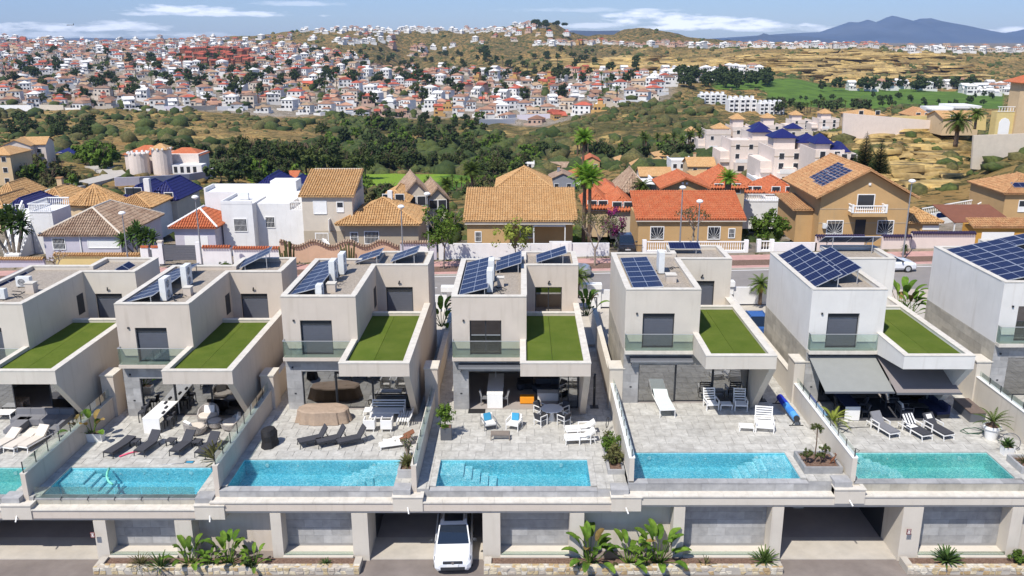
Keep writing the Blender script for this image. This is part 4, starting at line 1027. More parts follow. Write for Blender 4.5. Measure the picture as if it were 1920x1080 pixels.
for k, (u, v) in enumerate(((748, 829), (741, 837))):
    o = lounger(G(u, v, 2), R(-72), ['rear white lounger with a brown woven headrest', 'front white lounger with a brown woven headrest'][k], 'white loungers with brown headrests', M['white_fab'], WH, back=20, W=.55, L=1.7, H=.22)
    c = MB().box(-.24, 0, .05, .24, .62, .08).build('headrest', M['brown'], o); c.location = (0, .3, .26); c.rotation_euler = (R(22), 0, 0)
rk = MB(); rr = random.Random(2); rk.ball((0, 0, .22), .27, 1.1, .9, .9, 9, 6)
for k, p in enumerate(rk.v): rk.v[k] = tuple(c+rr.uniform(-.035, .035) for c in p)
props(rk.build('rock', M['stone_warm'], loc=G(726, 828, 2)), 'grey boulder beside the loungers with brown headrests', 'boulder')
slatted(G(726, 783, 2)+Vector((0, .35, 0)), 0, 'long white slatted sofa frame with its back to the glass', 2.0, .75, .34, back=.42, arms=True, name='slatted_sofa', cat='sofa')
slatted(G(758, 790, 2), R(-90), 'white slatted sofa frame side section by the pergola wall', 1.5, .7, .34, back=.4, name='slatted_sofa', cat='sofa')
slatted(G(694, 776, 2), 0, 'white slatted stool at the left end of the slatted sofa', .7, .6, .32, name='stool', cat='stool')
table(G(716, 790, 2), 0, 'low white table before the slatted sofa', 1.35, .55, .36, WH, WH, group='low tables')
for k, (u, v) in enumerate(((694, 806), (726, 806))):
    p = G(u, v, 2); o = thing('tub_chair', ['left white tub armchair of the third terrace', 'right white tub armchair of the third terrace'][k], 'chair', p, R(180), 'white tub chairs')
    MB().box(-.26, -.26, .22, .26, .26, .40).build('seat', WH, o)
    MB().prismZ([(-.32, -.28), (-.26, -.28), (-.26, .24), (.26, .24), (.26, -.28), (.32, -.28), (.32, .32), (-.32, .32)], .18, .72).build('back_shell', WH, o)
    for x in (-.26, .22):
        for y in (-.24, .24): MB().box(x, y, 0, x+.04, y+.04, .2).build('leg', WH, o)
# terrace 4
for k, (u, v, rz) in enumerate(((916, 806, 200), (964, 806, 160))):
    chair(G(u, v, 3)+Vector((0, .25, 0)), R(rz+180), ['left white armchair with a blue cushion', 'right white armchair with a blue cushion'][k], 'white armchairs with blue cushions', M['white_fab'], M['galv'] if k == 0 else WH, cushion=M['blue_cush'], w=.74, sh=.36, h=.72)
slatted(G(938, 824, 3)+Vector((0, .1, 0)), 0, 'slatted grey brown coffee table in front of the blue cushion chairs', 1.05, .5, .38, name='coffee_table', cat='table', mt=mat('taupe_slats', (.24, .20, .17), .7))
def round_table():
    p = G(1035, 791, 3)+Vector((0, .25, 0)); o = thing('round_table', 'round white dining table with four cushioned chairs around it', 'table', p)
    MB().lathe([(.62, .70), (.64, .72), (.62, .745)], 32).build('table_top', WH, o); MB().lathe([(.26, 0), (.14, .2), (.10, .45), (.2, .70)], 16).build('pedestal', WH, o, smooth=True)
    for k, a in enumerate((225, 315, 45, 135)):
        d = Vector((math.cos(R(a)), math.sin(R(a)), 0)); chair(p+d*.93, R(a-90), ['front left', 'front right', 'rear right', 'rear left'][k]+' white chair with charcoal cushion at the round table', 'chairs around the round table', M['dgrey_fab'], WH, w=.56, sh=.42, h=.8)
round_table()
for k, (u, v) in enumerate(((1090, 813), (1089, 829))):
    lounger(G(u, v, 3)+Vector((0, 0, 0)), R(-84), ['rear white padded lounger right of the round table', 'front white padded lounger beside the planter'][k], 'white padded loungers', M['white_fab'], WH, back=35, W=.64, L=1.8, arms=True, thick=.1)
o = thing('pouf', 'bright orange pouf inside the open living room door', 'pouf', G(988, 757, 3)+Vector((0, .15, 0))); MB().box(-.42, -.25, .06, .42, .25, .44).build('seat', M['orange'], o); MB().box(-.36, -.2, 0, .36, .2, .06).build('base', DK, o)
# inside the open living room
p = G(928, 766, 3); table(p+Vector((0, 1.7, 0)), 0, 'long white kitchen island inside the open living room', .95, 3.3, .9, M['white'], M['darkbox'], True, name='kitchen_island', cat='kitchen island')
for k, (u, v, r_) in enumerate(((908, 760, -90), (946, 760, 90))): chair(G(u, v, 3)+Vector((0, .15, 0)), R(r_+180), ['pale chair left of the kitchen island end', 'pale chair right of the kitchen island end'][k], 'chairs at the kitchen island', M['galv'], M['galv'], arms=False, w=.42, sh=.48, h=.95)
o = thing('tap', 'tall white tap standing on the kitchen island', 'tap', p+Vector((-.02, 2.75, .9))); MB().tube([(0, 0, 0), (0, 0, .35), (0, -.1, .4), (0, -.2, .35)], .02, 6).build('spout', WH, o)
table(G(1029, 752, 3)+Vector((0, .3, 0)), 0, 'pale low cabinet inside behind the round table', 1.4, .6, .5, M['white_fab'], WH, True, name='cabinet', cat='cabinet')
sofa_block(G(1035, 745, 3)+Vector((0, .9, 0)), 0, 'dark sofa deep inside the open living room', 2.0, .8, M['dgrey_fab'], True)
sofa_block(G(985, 730, 3)+Vector((0, .6, 0)), R(90), 'black daybed in the middle of the open living room', 1.4, 1.0, M['black_cover'], False)
for k, (u, v) in enumerate(((976, 735), (1006, 738))):
    o = thing('stool', ['left', 'right'][k]+' round dark stool inside the living room', 'stool', G(u, v, 3)+Vector((0, .4, 0)), 0, 'round stools'); MB().lathe([(.22, .05), (.28, .2), (.26, .42)], 14).build('seat', M['dgrey_fab'], o); MB().lathe([(.16, 0), (.16, .05)], 12).build('base', DK, o)
MB_d = MB().box(-.5, -.3, 0, .5, .3, .02).build('door_mat', M['black_cover'], loc=G(894, 771, 3)); props(MB_d, 'black door mat at the left of the open doors', 'mat')
tubeobj('hose_reel', [G(1139, 792, 3, z) + Vector((.1*math.cos(t), .28*math.cos(t), .0))+Vector((0, 0, .3*math.sin(t))) for (t, z) in [(k*.6, .55) for k in range(22)]], .02, DK, 'coiled dark hose hanging on the wall right of the middle terrace', 'hose')
# awning cassettes
for i in (3, 4):
    o = thing('awning_cassette', ['closed grey awning box over the open living room', 'closed grey awning box over the fifth villa glass front'][i-3], 'awning', (VX[i]+.35, FY-.02, VZ[i]+2.72), 0, 'awning boxes')
    MB().prismX([(-.42, .02), (-.42, .14), (-.05, .22), (0, .22), (0, 0)], 0, 3.6).build('housing', M['darkbox'], o); MB().prismX([(-.45, -.12), (-.42, .0), (0, .0), (0, -.34)], .08, .14).build('arm', M['darkbox'], o)
    MB().box(.0, -.44, .0, 3.62, -.42, .12).build('front_bar', M['galv'], o)
# terrace 5
def tall_lounger(u, v):
    return lounger(G(u, v, 4)+Vector((0, .9, 0)), R(3), 'white lounger with pale blue sheeting under the fifth villa awning box', None, mat('pale_sheet', (.62, .68, .66), .8, .05), WH, back=24, W=.9, L=2.6, H=.5)
tall_lounger(1247, 778)
for k, (u, v) in enumerate(((1334, 768), (1389, 769))):
    slatted(G(u, v, 4)+Vector((0, .2, 0)), R([6, -4][k]), ['left', 'right'][k]+' white slatted armchair before the fifth villa doors', .75, .7, .38, back=.7, arms=True, name='slatted_armchair', cat='chair', group='white slatted armchairs')
slatted(G(1361, 768, 4)+Vector((0, .15, 0)), 0, 'small white slatted table between the two slatted armchairs', .7, .55, .36, name='side_table', cat='table')
table(G(1345, 752, 4)+Vector((0, .6, 0)), 0, 'dark table just outside the fifth villa doors', 1.5, .8, .5, M['dgrey_fab'], DK)
slatted(G(1433, 806, 4)+Vector((0, .1, 0)), R(-10), 'white slatted high backed bench on the fifth terrace', 1.0, 1.0, .34, back=.75, name='slatted_bench', cat='bench', arms=True)
slatted(G(1399, 806, 4), R(-8), 'white slatted footstool left of the slatted bench', .8, .55, .3, name='footstool', cat='stool')
def roller():
    a, b = G(1461, 757, 4), G(1492, 797, 4); o = thing('pool_cover_roller', 'rolled bright blue pool cover on a stand by the white wall', 'pool cover', (0, 0, 0)); z = .42
    a.z += z; b.z += z; d = (b-a)
    for k in range(5): MB().tube([a+d*(k/5), a+d*((k+.97)/5)], .20+.012*(k % 2), 14).build('cover_roll', mat('pool_cover%d' % k, [(.01, .02, .35), (.01, .04, .45), (.07, .28, .66), (.05, .22, .60), (.10, .33, .70)][k], .5), o, smooth=False)
    MB().tube([b-d*.0, b+d.normalized()*.12], .17, 12).build('wheel', DK, o)
    for p in (a, b+d.normalized()*.08): MB().beam(p, p+Vector((-.25, 0, -z)), .04).beam(p, p+Vector((.25, 0, -z)), .04).beam(p+Vector((-.4, 0, -z+.02)), p+Vector((.4, 0, -z+.02)), .05).build('stand', DK, o)
roller()
# terrace 6: awnings and furniture
def awning(x0, x1, z0, y0, y1, z1, label, m, x0b, x1b):
    o = thing('awning', label, 'awning', (VX[5], FY, VZ[5]), 0, 'open grey awnings'); n = 6
    vs = [(x0, y0, z0), (x1, y0, z0), (x1b, y1, z1), (x0b, y1, z1)]
    MB().add(vs+[(x, y, z-.012) for x, y, z in vs], [(0, 3, 2, 1), (4, 5, 6, 7), (0, 1, 5, 4), (1, 2, 6, 5), (2, 3, 7, 6), (3, 0, 4, 7)]).build('fabric', m, o)
    MB().box(x0-.05, y0-.02, z0-.08, x1+.05, y0+.12, z0+.06).build('cassette', M['darkbox'], o); MB().box(x0b-.02, y1-.06, z1-.08, x1b+.02, y1, z1+.02).build('front_bar', M['darkbox'], o)
    MB().beam((x0+.12, y0, z0-.1), (x0+.55, (y0+y1)/2, (z0+z1)/2-.1), .05).beam((x0+.55, (y0+y1)/2, (z0+z1)/2-.1), (x0b+.12, y1, z1-.05), .05).build('folding_arm', DK, o)
    MB().beam((x1-.12, y0, z0-.1), (x1-.5, (y0+y1)/2, (z0+z1)/2-.1), .05).beam((x1-.5, (y0+y1)/2, (z0+z1)/2-.1), (x1b-.12, y1, z1-.05), .05).build('folding_arm', DK, o)
M['awn1'] = mat('awning_grey', (.25, .255, .24), .9, .04, 2); M['awn2'] = mat('awning_taupe', (.22, .195, .19), .9, .04, 2)
awning(.12, 3.95, 2.95, -.15, -3.2, 2.05, 'left pale grey awning pulled out over the dining area', M['awn1'], .12, 3.93)
awning(4.05, 7.55, 3.0, -.15, -3.25, 2.0, 'right dark awning half shaded by the grass roof', M['awn2'], 4.05, 7.6)
table(G(1598, 790, 5)+Vector((0, 1.6, 0)), 0, 'long white table with dark blue cloth under the left awning', .85, 2.9, .85, M['navy'], WH, True, name='dining_table')
MB_e = MB().box(-.42, -.03, 0, .42, 0, .84).build('table_end_panel', WH, loc=G(1598, 790, 5)+Vector((0, .13, 0))); props(MB_e, 'white end panel of the table under the left awning', 'panel')
for k, (u, v, rz) in enumerate(((1578, 786, 90), (1574, 772, 90), (1622, 786, -90), (1618, 772, -90))):
    chair(G(u, v, 5)+Vector((0, .2, 0)), R(rz), ['nearer left', 'rear left', 'nearer right', 'rear right'][k]+' dark chair at the blue covered table under the left awning', 'dark chairs at the blue covered table', M['dgrey_fab'], DK, arms=False, w=.42, sh=.45, h=.85)
for k, (u, v) in enumerate(((1672, 766), (1700, 786))):
    chair(G(u, v, 5)+Vector((0, .4, 0)), R(90), ['rear', 'front'][k]+' dark armchair with a white cushion under the right awning', 'dark armchairs with white cushions', M['dgrey_fab'], M['darkbox'], cushion=M['white_fab'], w=.75)
sofa_block(G(1760, 782, 5)+Vector((0, .7, 0)), R(-82), 'navy blue sofa under the right awning', 1.9, .8, M['navy'], True, base=DK)
table(G(1726, 775, 5)+Vector((0, .3, 0)), 0, 'dark coffee table before the navy sofa', .9, .6, .4, DK, DK)
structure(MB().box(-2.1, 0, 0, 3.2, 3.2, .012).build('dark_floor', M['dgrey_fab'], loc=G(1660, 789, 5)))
for k, (u, v) in enumerate(((1657, 812), (1717, 816), (1757, 815))):
    o = lounger(G(u, v, 5)+Vector((0, .25, 0)), R(18), ['lounger with pale grey cushion left of the striped one', 'lounger with a black and white striped cushion', 'rightmost charcoal lounger of the green pool terrace'][k], 'white framed loungers by the green pool', M['grey_fab'] if k == 0 else M['dgrey_fab'], WH, back=48, W=.70, L=2.0, arms=True, thick=.09)
    if k == 1:
        for q in range(7):
            c = MB().box(-.32+q*.092, 0, .09, -.32+(q+.95)*.092, .6, .13).build('striped_cushion', WH if q % 2 == 0 else DK, o); c.location = (0, .34, .36); c.rotation_euler = (R(48), 0, 0)
        MB().box(-.45, -.2, .46, .05, .15, .48).build('tray', WH, o)
    if k == 2: 
        c = MB().box(-.2, .3, .09, .15, .55, .12).build('towel', M['white_fab'], o); c.location = (0, .34, .36); c.rotation_euler = (R(48), 0, 0)
o = thing('storage_box', 'long low brown storage box by the white wall', 'box', G(1832, 792, 5), R(0)); a = MB().box(-.42, 0, 0, .42, 2.0, .55).build('body', M['darkbox'], o); MB().box(-.45, -.03, .552, .45, 2.03, .6).build('lid', mat('taupe_lid', (.16, .12, .10), .6), o)
def hose(pts, i, lab, m):
    return tubeobj('garden_hose', [G(u, v, i, .03) for u, v in pts], .018, m, lab, 'hose', n=5)
M['hose'] = mat('hose_green', (.05, .12, .07), .6)
hose([(1563, 810), (1580, 811), (1592, 803), (1610, 801), (1640, 800), (1672, 802), (1690, 803)], 5, 'dark hose running along the tiles behind the loungers', DK)
hose([(1805, 805), (1815, 812), (1835, 814), (1845, 808), (1830, 802), (1810, 803), (1800, 808), (1812, 813), (1838, 811), (1850, 808)], 5, 'coiled green hose on the tiles left of the white plant pot', M['hose'])
tubeobj('pool_rail', [G(1581, 862, 5, .02), G(1580, 850, 5, .5), G(1590, 842, 5, .75), G(1605, 841, 5, .7), G(1612, 845, 5, .55), G(1600, 853, 5, .35), G(1597, 860, 5, .1), PZ(1612, 870, .2)], .02, DK, 'curved dark grab rail at the left corner of the green pool', 'rail')
def papasan(p, lab):
    o = thing('string_chair', lab, 'chair', p, R(-25))
    for k in range(26):
        a = R(-10+200*k/25); MB_s = (math.cos(a)*.45, .15+.15*math.sin(a), .45+math.sin(a)*.42)
        if k == 0: m = MB()
        m.tube([(0, -.15, .3), MB_s], .008, 4, cap=False)
    m.build('woven_cords', M['galv'], o)
    MB().tube([(math.cos(R(t))*.45, .15+.15*math.sin(R(t)), .45+math.sin(R(t))*.42) for t in range(-180, 181, 15)], .02, 6).build('hoop', M['darkbox'], o)
    for x in (-.3, .3):
        for y in (-.2, .25): MB().beam((x*.6, y*.5, .32), (x, y, 0), .03).build('leg', WH, o)
papasan(G(1893, 845, 5), 'round string chair near the right edge')
# terrace 7
sofa_block(G(1925, 715, 6)+Vector((0, -.2, 0)), 0, 'pale lounge furniture behind the glass at the right edge', 1.6, .9, M['white_fab'], True)
# terrace 2 interior furniture and 5: reflections come from the terrace
# ================================================================ STREET AND NEAR HOUSES
def S(x): return max(-1.5, min(1.5, .022*x))
def sheet(name, y0, y1, dz, m, h=.1, x0=-110, x1=110):
    xs = [x0+(x1-x0)*k/22 for k in range(23)]; vs = []
    for x in xs: vs += [(x, y0, S(x)+dz), (x, y1, S(x)+dz), (x, y0, S(x)+dz-h), (x, y1, S(x)+dz-h)]
    fs = []
    for k in range(22):
        a = k*4; b = a+4; fs += [(a, b, b+1, a+1), (a+2, b+2, b, a), (a+1, b+1, b+3, a+3)]
    o = MB().add(vs, fs).build(name, m); return structure(o)
sheet('street_base', 58.4, 83.2, -.16, M['pave'], 3.9)
sheet('road', 70.4, 78.4, -.11, M['road']); sheet('pavement', 67.2, 70.3, 0, M['pave'], .3); sheet('pavement', 78.5, 83.4, .0, M['pinkpave'], .3)
sheet('kerb', 70.3, 70.42, .02, M['concrete'], .3); sheet('kerb', 78.38, 78.5, .02, M['concrete'], .3)
sheet('gravel_strip', 79.4, 81.4, .012, M['dirt'], .02); sheet('front_court', 58.4, 66.9, .0, M['concrete'], .2)
for k in range(24):
    x = -88+k*8; structure(MB().box(x, 74.3, S(x)-.106, x+3, 74.42, S(x)-.102).build('lane_marking', M['white']))
sheet('marking', 78.0, 78.12, -.10, M['white'], .01)
# villa side street wall, portal beams and gates
M['terracotta'] = mat('terracotta_roof', (.38, .18, .08), .85, .45, 8, col2=(.50, .31, .15), scale2=1.3, amt2=.8)
M['terra_tan'] = mat('tan_roof_tile', (.43, .235, .095), .85, .5, 8, col2=(.53, .34, .165), scale2=1.3, amt2=.8)
M['terra_brown'] = mat('brown_roof_tile', (.24, .15, .10), .85, .35, 5, col2=(.42, .31, .22), scale2=1.2, amt2=.9)
M['terra_red'] = mat('red_roof_tile', (.43, .105, .04), .8, .4, 8, col2=(.48, .19, .09), scale2=1.3, amt2=.6)
M['blue_tile'] = mat('blue_roof_tile', (.012, .015, .10), .5, .2, 5)
M['purple_tile'] = mat('dark_coping_tile', (.035, .025, .06), .5, .2, 6)
M['tan_wall'] = mat('tan_wall', (.50, .32, .15), .85, .06, 1, stain=.15); M['tan_pale'] = mat('pale_tan_wall', (.56, .42, .26), .85, .06, 1, stain=.12)
M['cream_wall'] = mat('cream_wall', (.58, .51, .42), .85, .06, 1, stain=.12); M['beige_wall'] = mat('beige_wall', (.43, .36, .27), .85, .06, 1, stain=.15)
M['white_wall'] = mat('white_wall', (.72, .71, .70), .85, .05, 1, stain=.14); M['peach_wall'] = mat('peach_wall', (.56, .37, .25), .85, .08, 1, stain=.15)
M['pink_wall'] = mat('pink_white_wall', (.68, .585, .52), .85, .05, 1, stain=.12); M['orange_wall'] = mat('orange_wall', (.55, .29, .06), .85, .06, 1, stain=.1)
M['lilac_wall'] = mat('lilac_wall', (.52, .49, .55), .85, .05, 1, stain=.1); M['grey_wall'] = mat('grey_blue_wall', (.24, .25, .28), .85, .06, 1)
M['yellow_wall'] = mat('yellow_wall', (.62, .49, .22), .85, .06, 1, stain=.1)
M['pane_dark'] = mat('window_dark', (.03, .035, .045), .15, .0, spec=.6)
for k in range(6):
    x0, x1 = VX[k]+7.8, VX[k+1]-.05
    if k == 0: pass
    o = thing('entrance_portal', ['leftmost', 'second', 'third', 'middle', 'fifth', 'rightmost'][k]+' white beam over the villa parking entrance', 'portal', (x0, 66.9, S(x0)), 0, 'white entrance portals'); W = x1-x0
    MB().box(-.5, -.35, 1.75, W+.5, .35, 2.15).build('beam', M['white'], o)
    MB().box(-.45, -.2, 0, -.05, .2, 1.75).build('post', M['white'], o); MB().box(W+.05, -.2, 0, W+.45, .2, 1.75).build('post', M['white'], o)
    g = thing('gate', ['leftmost', 'second', 'third', 'middle', 'fifth', 'rightmost'][k]+' dark framed sliding gate between two villas', 'gate', (x0, 64.9, S(x0)), 0, 'dark sliding gates')
    MB().box(0, -.03, .05, .08, .03, 1.6).box(W-.08, -.03, .05, W, .03, 1.6).box(W/2-.04, -.03, .05, W/2+.04, .03, 1.6).box(.08, -.03, 1.52, W-.08, .03, 1.6).box(.08, -.03, .05, W-.08, .03, .13).build('frame', M['dark'], g)
    for q in range(3): MB().box(.08, -.02, .3+q*.4, W/2-.04, .02, .34+q*.4).build('bar', M['dark'], g)
    MB().box(-8.2, -.1, 0, -.6, .1, 1.4).build('front_wall', M['white_wall'], o)

def tile_plane(mb, e0, e1, r0, r1, sp=.26, ln=.42, rise=.07, lift=.02):
    """barrel tiles on a roof plane: eave e0-e1, ridge r0-r1"""
    e0, e1, r0, r1 = map(Vector, (e0, e1, r0, r1)); U = (e1-e0); L = U.length
    if L < .3: return
    U.normalize(); w = (r0-e0); w = w-U*w.dot(U); W = w.length
    if W < .3: return
    w.normalize(); N = U.cross(w).normalized()
    if N.z < 0: N = -N
    a0 = (r0-e0).dot(U); a1 = (r1-e0).dot(U); n = int(L/sp)
    for k in range(n):
        uc = (k+.5)*L/n; wm = W
        if a0 > .01: wm = min(wm, uc/a0*W)
        elif a0 < -.01: pass
        if a1 < L-.01: wm = min(wm, (L-uc)/(L-a1)*W)
        h = sp*.36; y = -.04; q = 0
        while y < wm-.1:
            y1 = min(y+ln, wm)
            vs = []
            j = ((k*7+q*13) % 5)*.004
            for (yy, up) in ((y, .035+j), (y1, 0)):
                base = e0+U*uc+w*yy+N*(lift+up)
                vs += [base-U*h, base-U*h*.5+N*rise, base+U*h*.5+N*rise, base+U*h]
            mb.add(vs, [(0, 1, 5, 4), (1, 2, 6, 5), (2, 3, 7, 6), (0, 3, 2, 1)]); y = y1; q += 1
def tile_part(mb, roof, m):
    if mb.f: o = mb.build('roof_tiles', m, roof); o['kind'] = 'stuff'
def ridge_caps(roof, segs, m):
    mb = MB()
    for a, b in segs:
        a = Vector(a); b = Vector(b); n = max(1, int((b-a).length/.4))
        for k in range(n): mb.tube([a+(b-a)*(k/n)+Vector((0, 0, .06)), a+(b-a)*((k+1.1)/n)+Vector((0, 0, .085))], .11, 6)
    o = mb.build('ridge_tiles', m, roof); o['kind'] = 'stuff'
def hip_roof(p, x0, y0, x1, y1, z, rise, m, over=.35, tiles=True, ridge=None, name='roof', capm=None, sp=.26):
    x0 -= over; y0 -= over; x1 += over; y1 += over; W, Dp = x1-x0, y1-y0
    k = min(W, Dp)/2 if ridge is None else ridge
    if W >= Dp: a, b = (x0+k, (y0+y1)/2, z+rise), (x1-k, (y0+y1)/2, z+rise)
    else: a, b = ((x0+x1)/2, y0+k, z+rise), ((x0+x1)/2, y1-k, z+rise)
    A, B, C_, D_ = (x0, y0, z), (x1, y0, z), (x1, y1, z), (x0, y1, z); t = .12
    mb = MB(); lo = [(x, y, zz-t) for x, y, zz in (A, B, C_, D_)]
    mb.add([A, B, C_, D_, a, b]+lo, ([(0, 1, 5, 4), (1, 2, 5), (2, 3, 4, 5), (3, 0, 4)] if W >= Dp else [(0, 1, 4), (1, 2, 5, 4), (2, 3, 5), (3, 0, 4, 5)])+[(9, 8, 7, 6), (6, 7, 1, 0), (7, 8, 2, 1), (8, 9, 3, 2), (9, 6, 0, 3)])
    r = mb.build(name, m, p)
    if tiles:
        tb = MB()
        if W >= Dp: tile_plane(tb, A, B, a, b, sp); tile_plane(tb, B, C_, b, b, sp); tile_plane(tb, D_, A, a, a, sp)
        else: tile_plane(tb, A, B, a, a, sp); tile_plane(tb, B, C_, a, b, sp); tile_plane(tb, D_, A, b, a, sp)
        tile_part(tb, r, m)
        ridge_caps(r, [(A, a), (B, a if W < Dp else b), (a, b), (C_, b)], capm or m)
    return r
def gable_roof(p, x0, y0, x1, y1, z, rise, m, axis='y', over=.35, tiles=True, name='roof', wallm=None, sp=.26):
    """axis: direction the ridge runs"""
    if wallm:
        w = MB()
        if axis == 'y': w.prismY([(x0, z), (x1, z), ((x0+x1)/2, z+rise*(1))], y0, y1)
        else: w.prismX([(y0, z), (y1, z), ((y0+y1)/2, z+rise)], x0, x1)
        w.build('gable_wall', wallm, p)
    X0, Y0, X1, Y1 = x0-over, y0-over, x1+over, y1+over; t = .14; sl = rise/(((x1-x0) if axis == 'y' else (y1-y0))/2); z0 = z-sl*over+.05; zr = z+rise+.05
    mb = MB()
    if axis == 'y':
        xm = (X0+X1)/2; mb.prismY([(X0, z0), (xm, zr), (X1, z0), (X1, z0+t), (xm, zr+t), (X0, z0+t)], Y0, Y1)
        pl = [((X0, Y1, z0+t), (X0, Y0, z0+t), (xm, Y1, zr+t), (xm, Y0, zr+t)), ((X1, Y0, z0+t), (X1, Y1, z0+t), (xm, Y0, zr+t), (xm, Y1, zr+t))]; rg = ((xm, Y0, zr+t), (xm, Y1, zr+t))
    else:
        ym = (Y0+Y1)/2; mb.prismX([(Y0, z0), (ym, zr), (Y1, z0), (Y1, z0+t), (ym, zr+t), (Y0, z0+t)], X0, X1)
        pl = [((X0, Y0, z0+t), (X1, Y0, z0+t), (X0, ym, zr+t), (X1, ym, zr+t))]; rg = ((X0, ym, zr+t), (X1, ym, zr+t))
    r = mb.build(name, m, p)
    if tiles:
        tb = MB()
        for q in pl: tile_plane(tb, *q, sp)
        tile_part(tb, r, m); ridge_caps(r, [rg], m)
    return r
def shed_roof(p, x0, y0, x1, y1, z, rise, m, over=.3, tiles=True, name='roof', sp=.26):
    X0, Y0, X1, Y1 = x0-over, y0-over, x1+over, y1; t = .14
    r = MB().prismX([(Y0, z), (Y1, z+rise), (Y1, z+rise+t), (Y0, z+t)], X0, X1).build(name, m, p)
    if tiles: tb = MB(); tile_plane(tb, (X0, Y0, z+t), (X1, Y0, z+t), (X0, Y1, z+rise+t), (X1, Y1, z+rise+t), sp); tile_part(tb, r, m)
    return r
def win(p, x, z, w, h, y=0, kind='grille', frame='white', side=None):
    """window on the face at y (front); frame proud of the wall, pane behind; grille bars in front"""
    f = .09; b = MB(); b.box(x-f, y-.05, z-f, x, y+.02, z+h+f).box(x+w, y-.05, z-f, x+w+f, y+.02, z+h+f).box(x, y-.05, z+h, x+w, y+.02, z+h+f).box(x, y-.07, z-f, x+w, y+.02, z)
    o = b.build('window', M[frame], p)
    if kind == 'blind': MB().box(x, y-.03, z, x+w, y-.012, z+h).build('roller_blind', M['white'], o)
    else: MB().box(x, y-.02, z, x+w, y-.008, z+h).build('pane', M['pane_dark'], o)
    if kind == 'half': MB().box(x, y-.035, z, x+w, y-.021, z+h*.45).build('roller_blind', M['white'], o)
    if kind == 'grille':
        g = MB(); n = max(3, int(w/.13))
        for k in range(1, n): g.box(x+w*k/n-.012, y-.09, z, x+w*k/n+.012, y-.07, z+h)
        g.box(x, y-.095, z+h*.5-.012, x+w, y-.07, z+h*.5+.012).build('window_grille', M['white'], o)
    if kind == 'sun':
        g = MB(); c = Vector((x+w/2, y-.08, z))
        for k in range(9):
            a = math.pi*(k+.5)/9; q = Vector((math.cos(a), 0, math.sin(a))); s = min(w/2/max(abs(q.x), .01), h/max(q.z, .01)); g.beam(c, c+q*s, .022)
        g.build('window_grille', M['white'], o)
    return o
def sidewin(p, x, y, z, w, h, sgn=-1):
    MB().box(x+sgn*.05, y, z, x+sgn*.01, y+w, z+h).build('side_window', M['pane_dark'], p)
def H(name_label, u0, u1, vb, Y, zg=None, rot=0, group='houses across the street', name='house'):
    z0 = zg if zg is not None else None
    pL = PY(u0, vb, Y); pR = PY(u1, vb, Y)
    x0, x1 = pL.x, pR.x; zg = S((x0+x1)/2)-.1 if zg is None else zg
    o = thing(name, name_label, 'house', (x0, Y, zg), rot, group); return o, x1-x0, zg
def zat(v, Y, zg): return CAM_H-Y*math.tan(alpha(v))-zg
# --- H1 brown hip roof house
o, W, zg = H('low grey white house with a weathered brown hip roof', 80, 224, 440, 88); ze = zat(440, 88, zg)
MB().box(0, 0, -1, W, 10.5, ze).build('wall', M['lilac_wall'], o); hip_roof(o, 0, 0, W, 10.5, ze, 2.2, M['terra_brown'], capm=M['cream_wall'], ridge=3.5)
win(o, W*.58, ze-1.35, 3.1, .75, 0, 'blind'); win(o, W*.12, ze-1.5, 1.2, 1.1); MB().tube([(W*.48, -.06, 0), (W*.48, -.06, ze-.1)], .07, 8).build('downpipe', M['white'], o)
# --- H1b round orange roof house
o, W, zg = H('house with a faceted orange tiled roof over a rounded cream wall', 100, 205, 385, 100, -1.5); ze = zat(388, 100, zg)
n = 12; Rr = W/2+.3
MB().lathe([(Rr-.7, -1), (Rr-.7, ze)], 24, c=(W/2, Rr)).build('round_wall', M['tan_pale'], o)
rm = MB(); pts = [(W/2+math.cos(2*math.pi*k/n)*Rr, Rr+math.sin(2*math.pi*k/n)*Rr*.9, ze) for k in range(n)]; ap = (W/2, Rr, ze+2.0)
for k in range(n): rm.tri(pts[k], pts[(k+1) % n], ap)
rm.add([(x, y, z-.15) for x, y, z in pts], [tuple(range(n))[::-1]])
r = rm.build('roof', M['terra_tan'], o); tb = MB()
for k in range(n):
    if math.sin(2*math.pi*(k+.5)/n) < .6: tile_plane(tb, pts[k], pts[(k+1) % n], ap, ap, .3)
tile_part(tb, r, M['terra_tan']); ridge_caps(r, [(pts[k], ap) for k in range(n)], M['terra_tan'])
MB().box(W-1, 1.5, -1, W+4.0, 8, ze-.4).build('wing_wall', M['white_wall'], o); hip_roof(o, W-.8, 1.5, W+4.0, 8, ze-.35, 1.1, M['terra_tan'], name='wing_roof')
MB().box(W+1.2, 7, -1, W+1.9, 7.6, ze+2.2).build('chimney', M['white_wall'], o)
# white stair tower with balustrade
def balusters(parent, x0, y0, x1, y1, z0, z1=None, h=.8, sp=.22, m=None, rail=True):
    z1 = z0 if z1 is None else z1; L = math.hypot(x1-x0, y1-y0); n = max(2, int(L/sp)); b = MB()
    for k in range(n):
        t = (k+.5)/n; x = x0+(x1-x0)*t; y = y0+(y1-y0)*t; z = z0+(z1-z0)*t
        b.lathe([(.05, z), (.035, z+h*.25), (.065, z+h*.45), (.035, z+h*.8), (.05, z+h)], 5, c=(x, y))
    o = b.build('balusters', m or M['white'], parent); o['kind'] = 'stuff'
    MB().beam((x0, y0, z0+h+.05), (x1, y1, z1+h+.05), .16, .1).beam((x0, y0, z0-.02), (x1, y1, z1-.02), .14, .06).build('handrail', m or M['white'], parent)
o, W, zg = H('white block with roof balustrade and outside stair left of the brown roof house', 62, 104, 445, 93, -1.5); ze = zat(397, 93, zg)
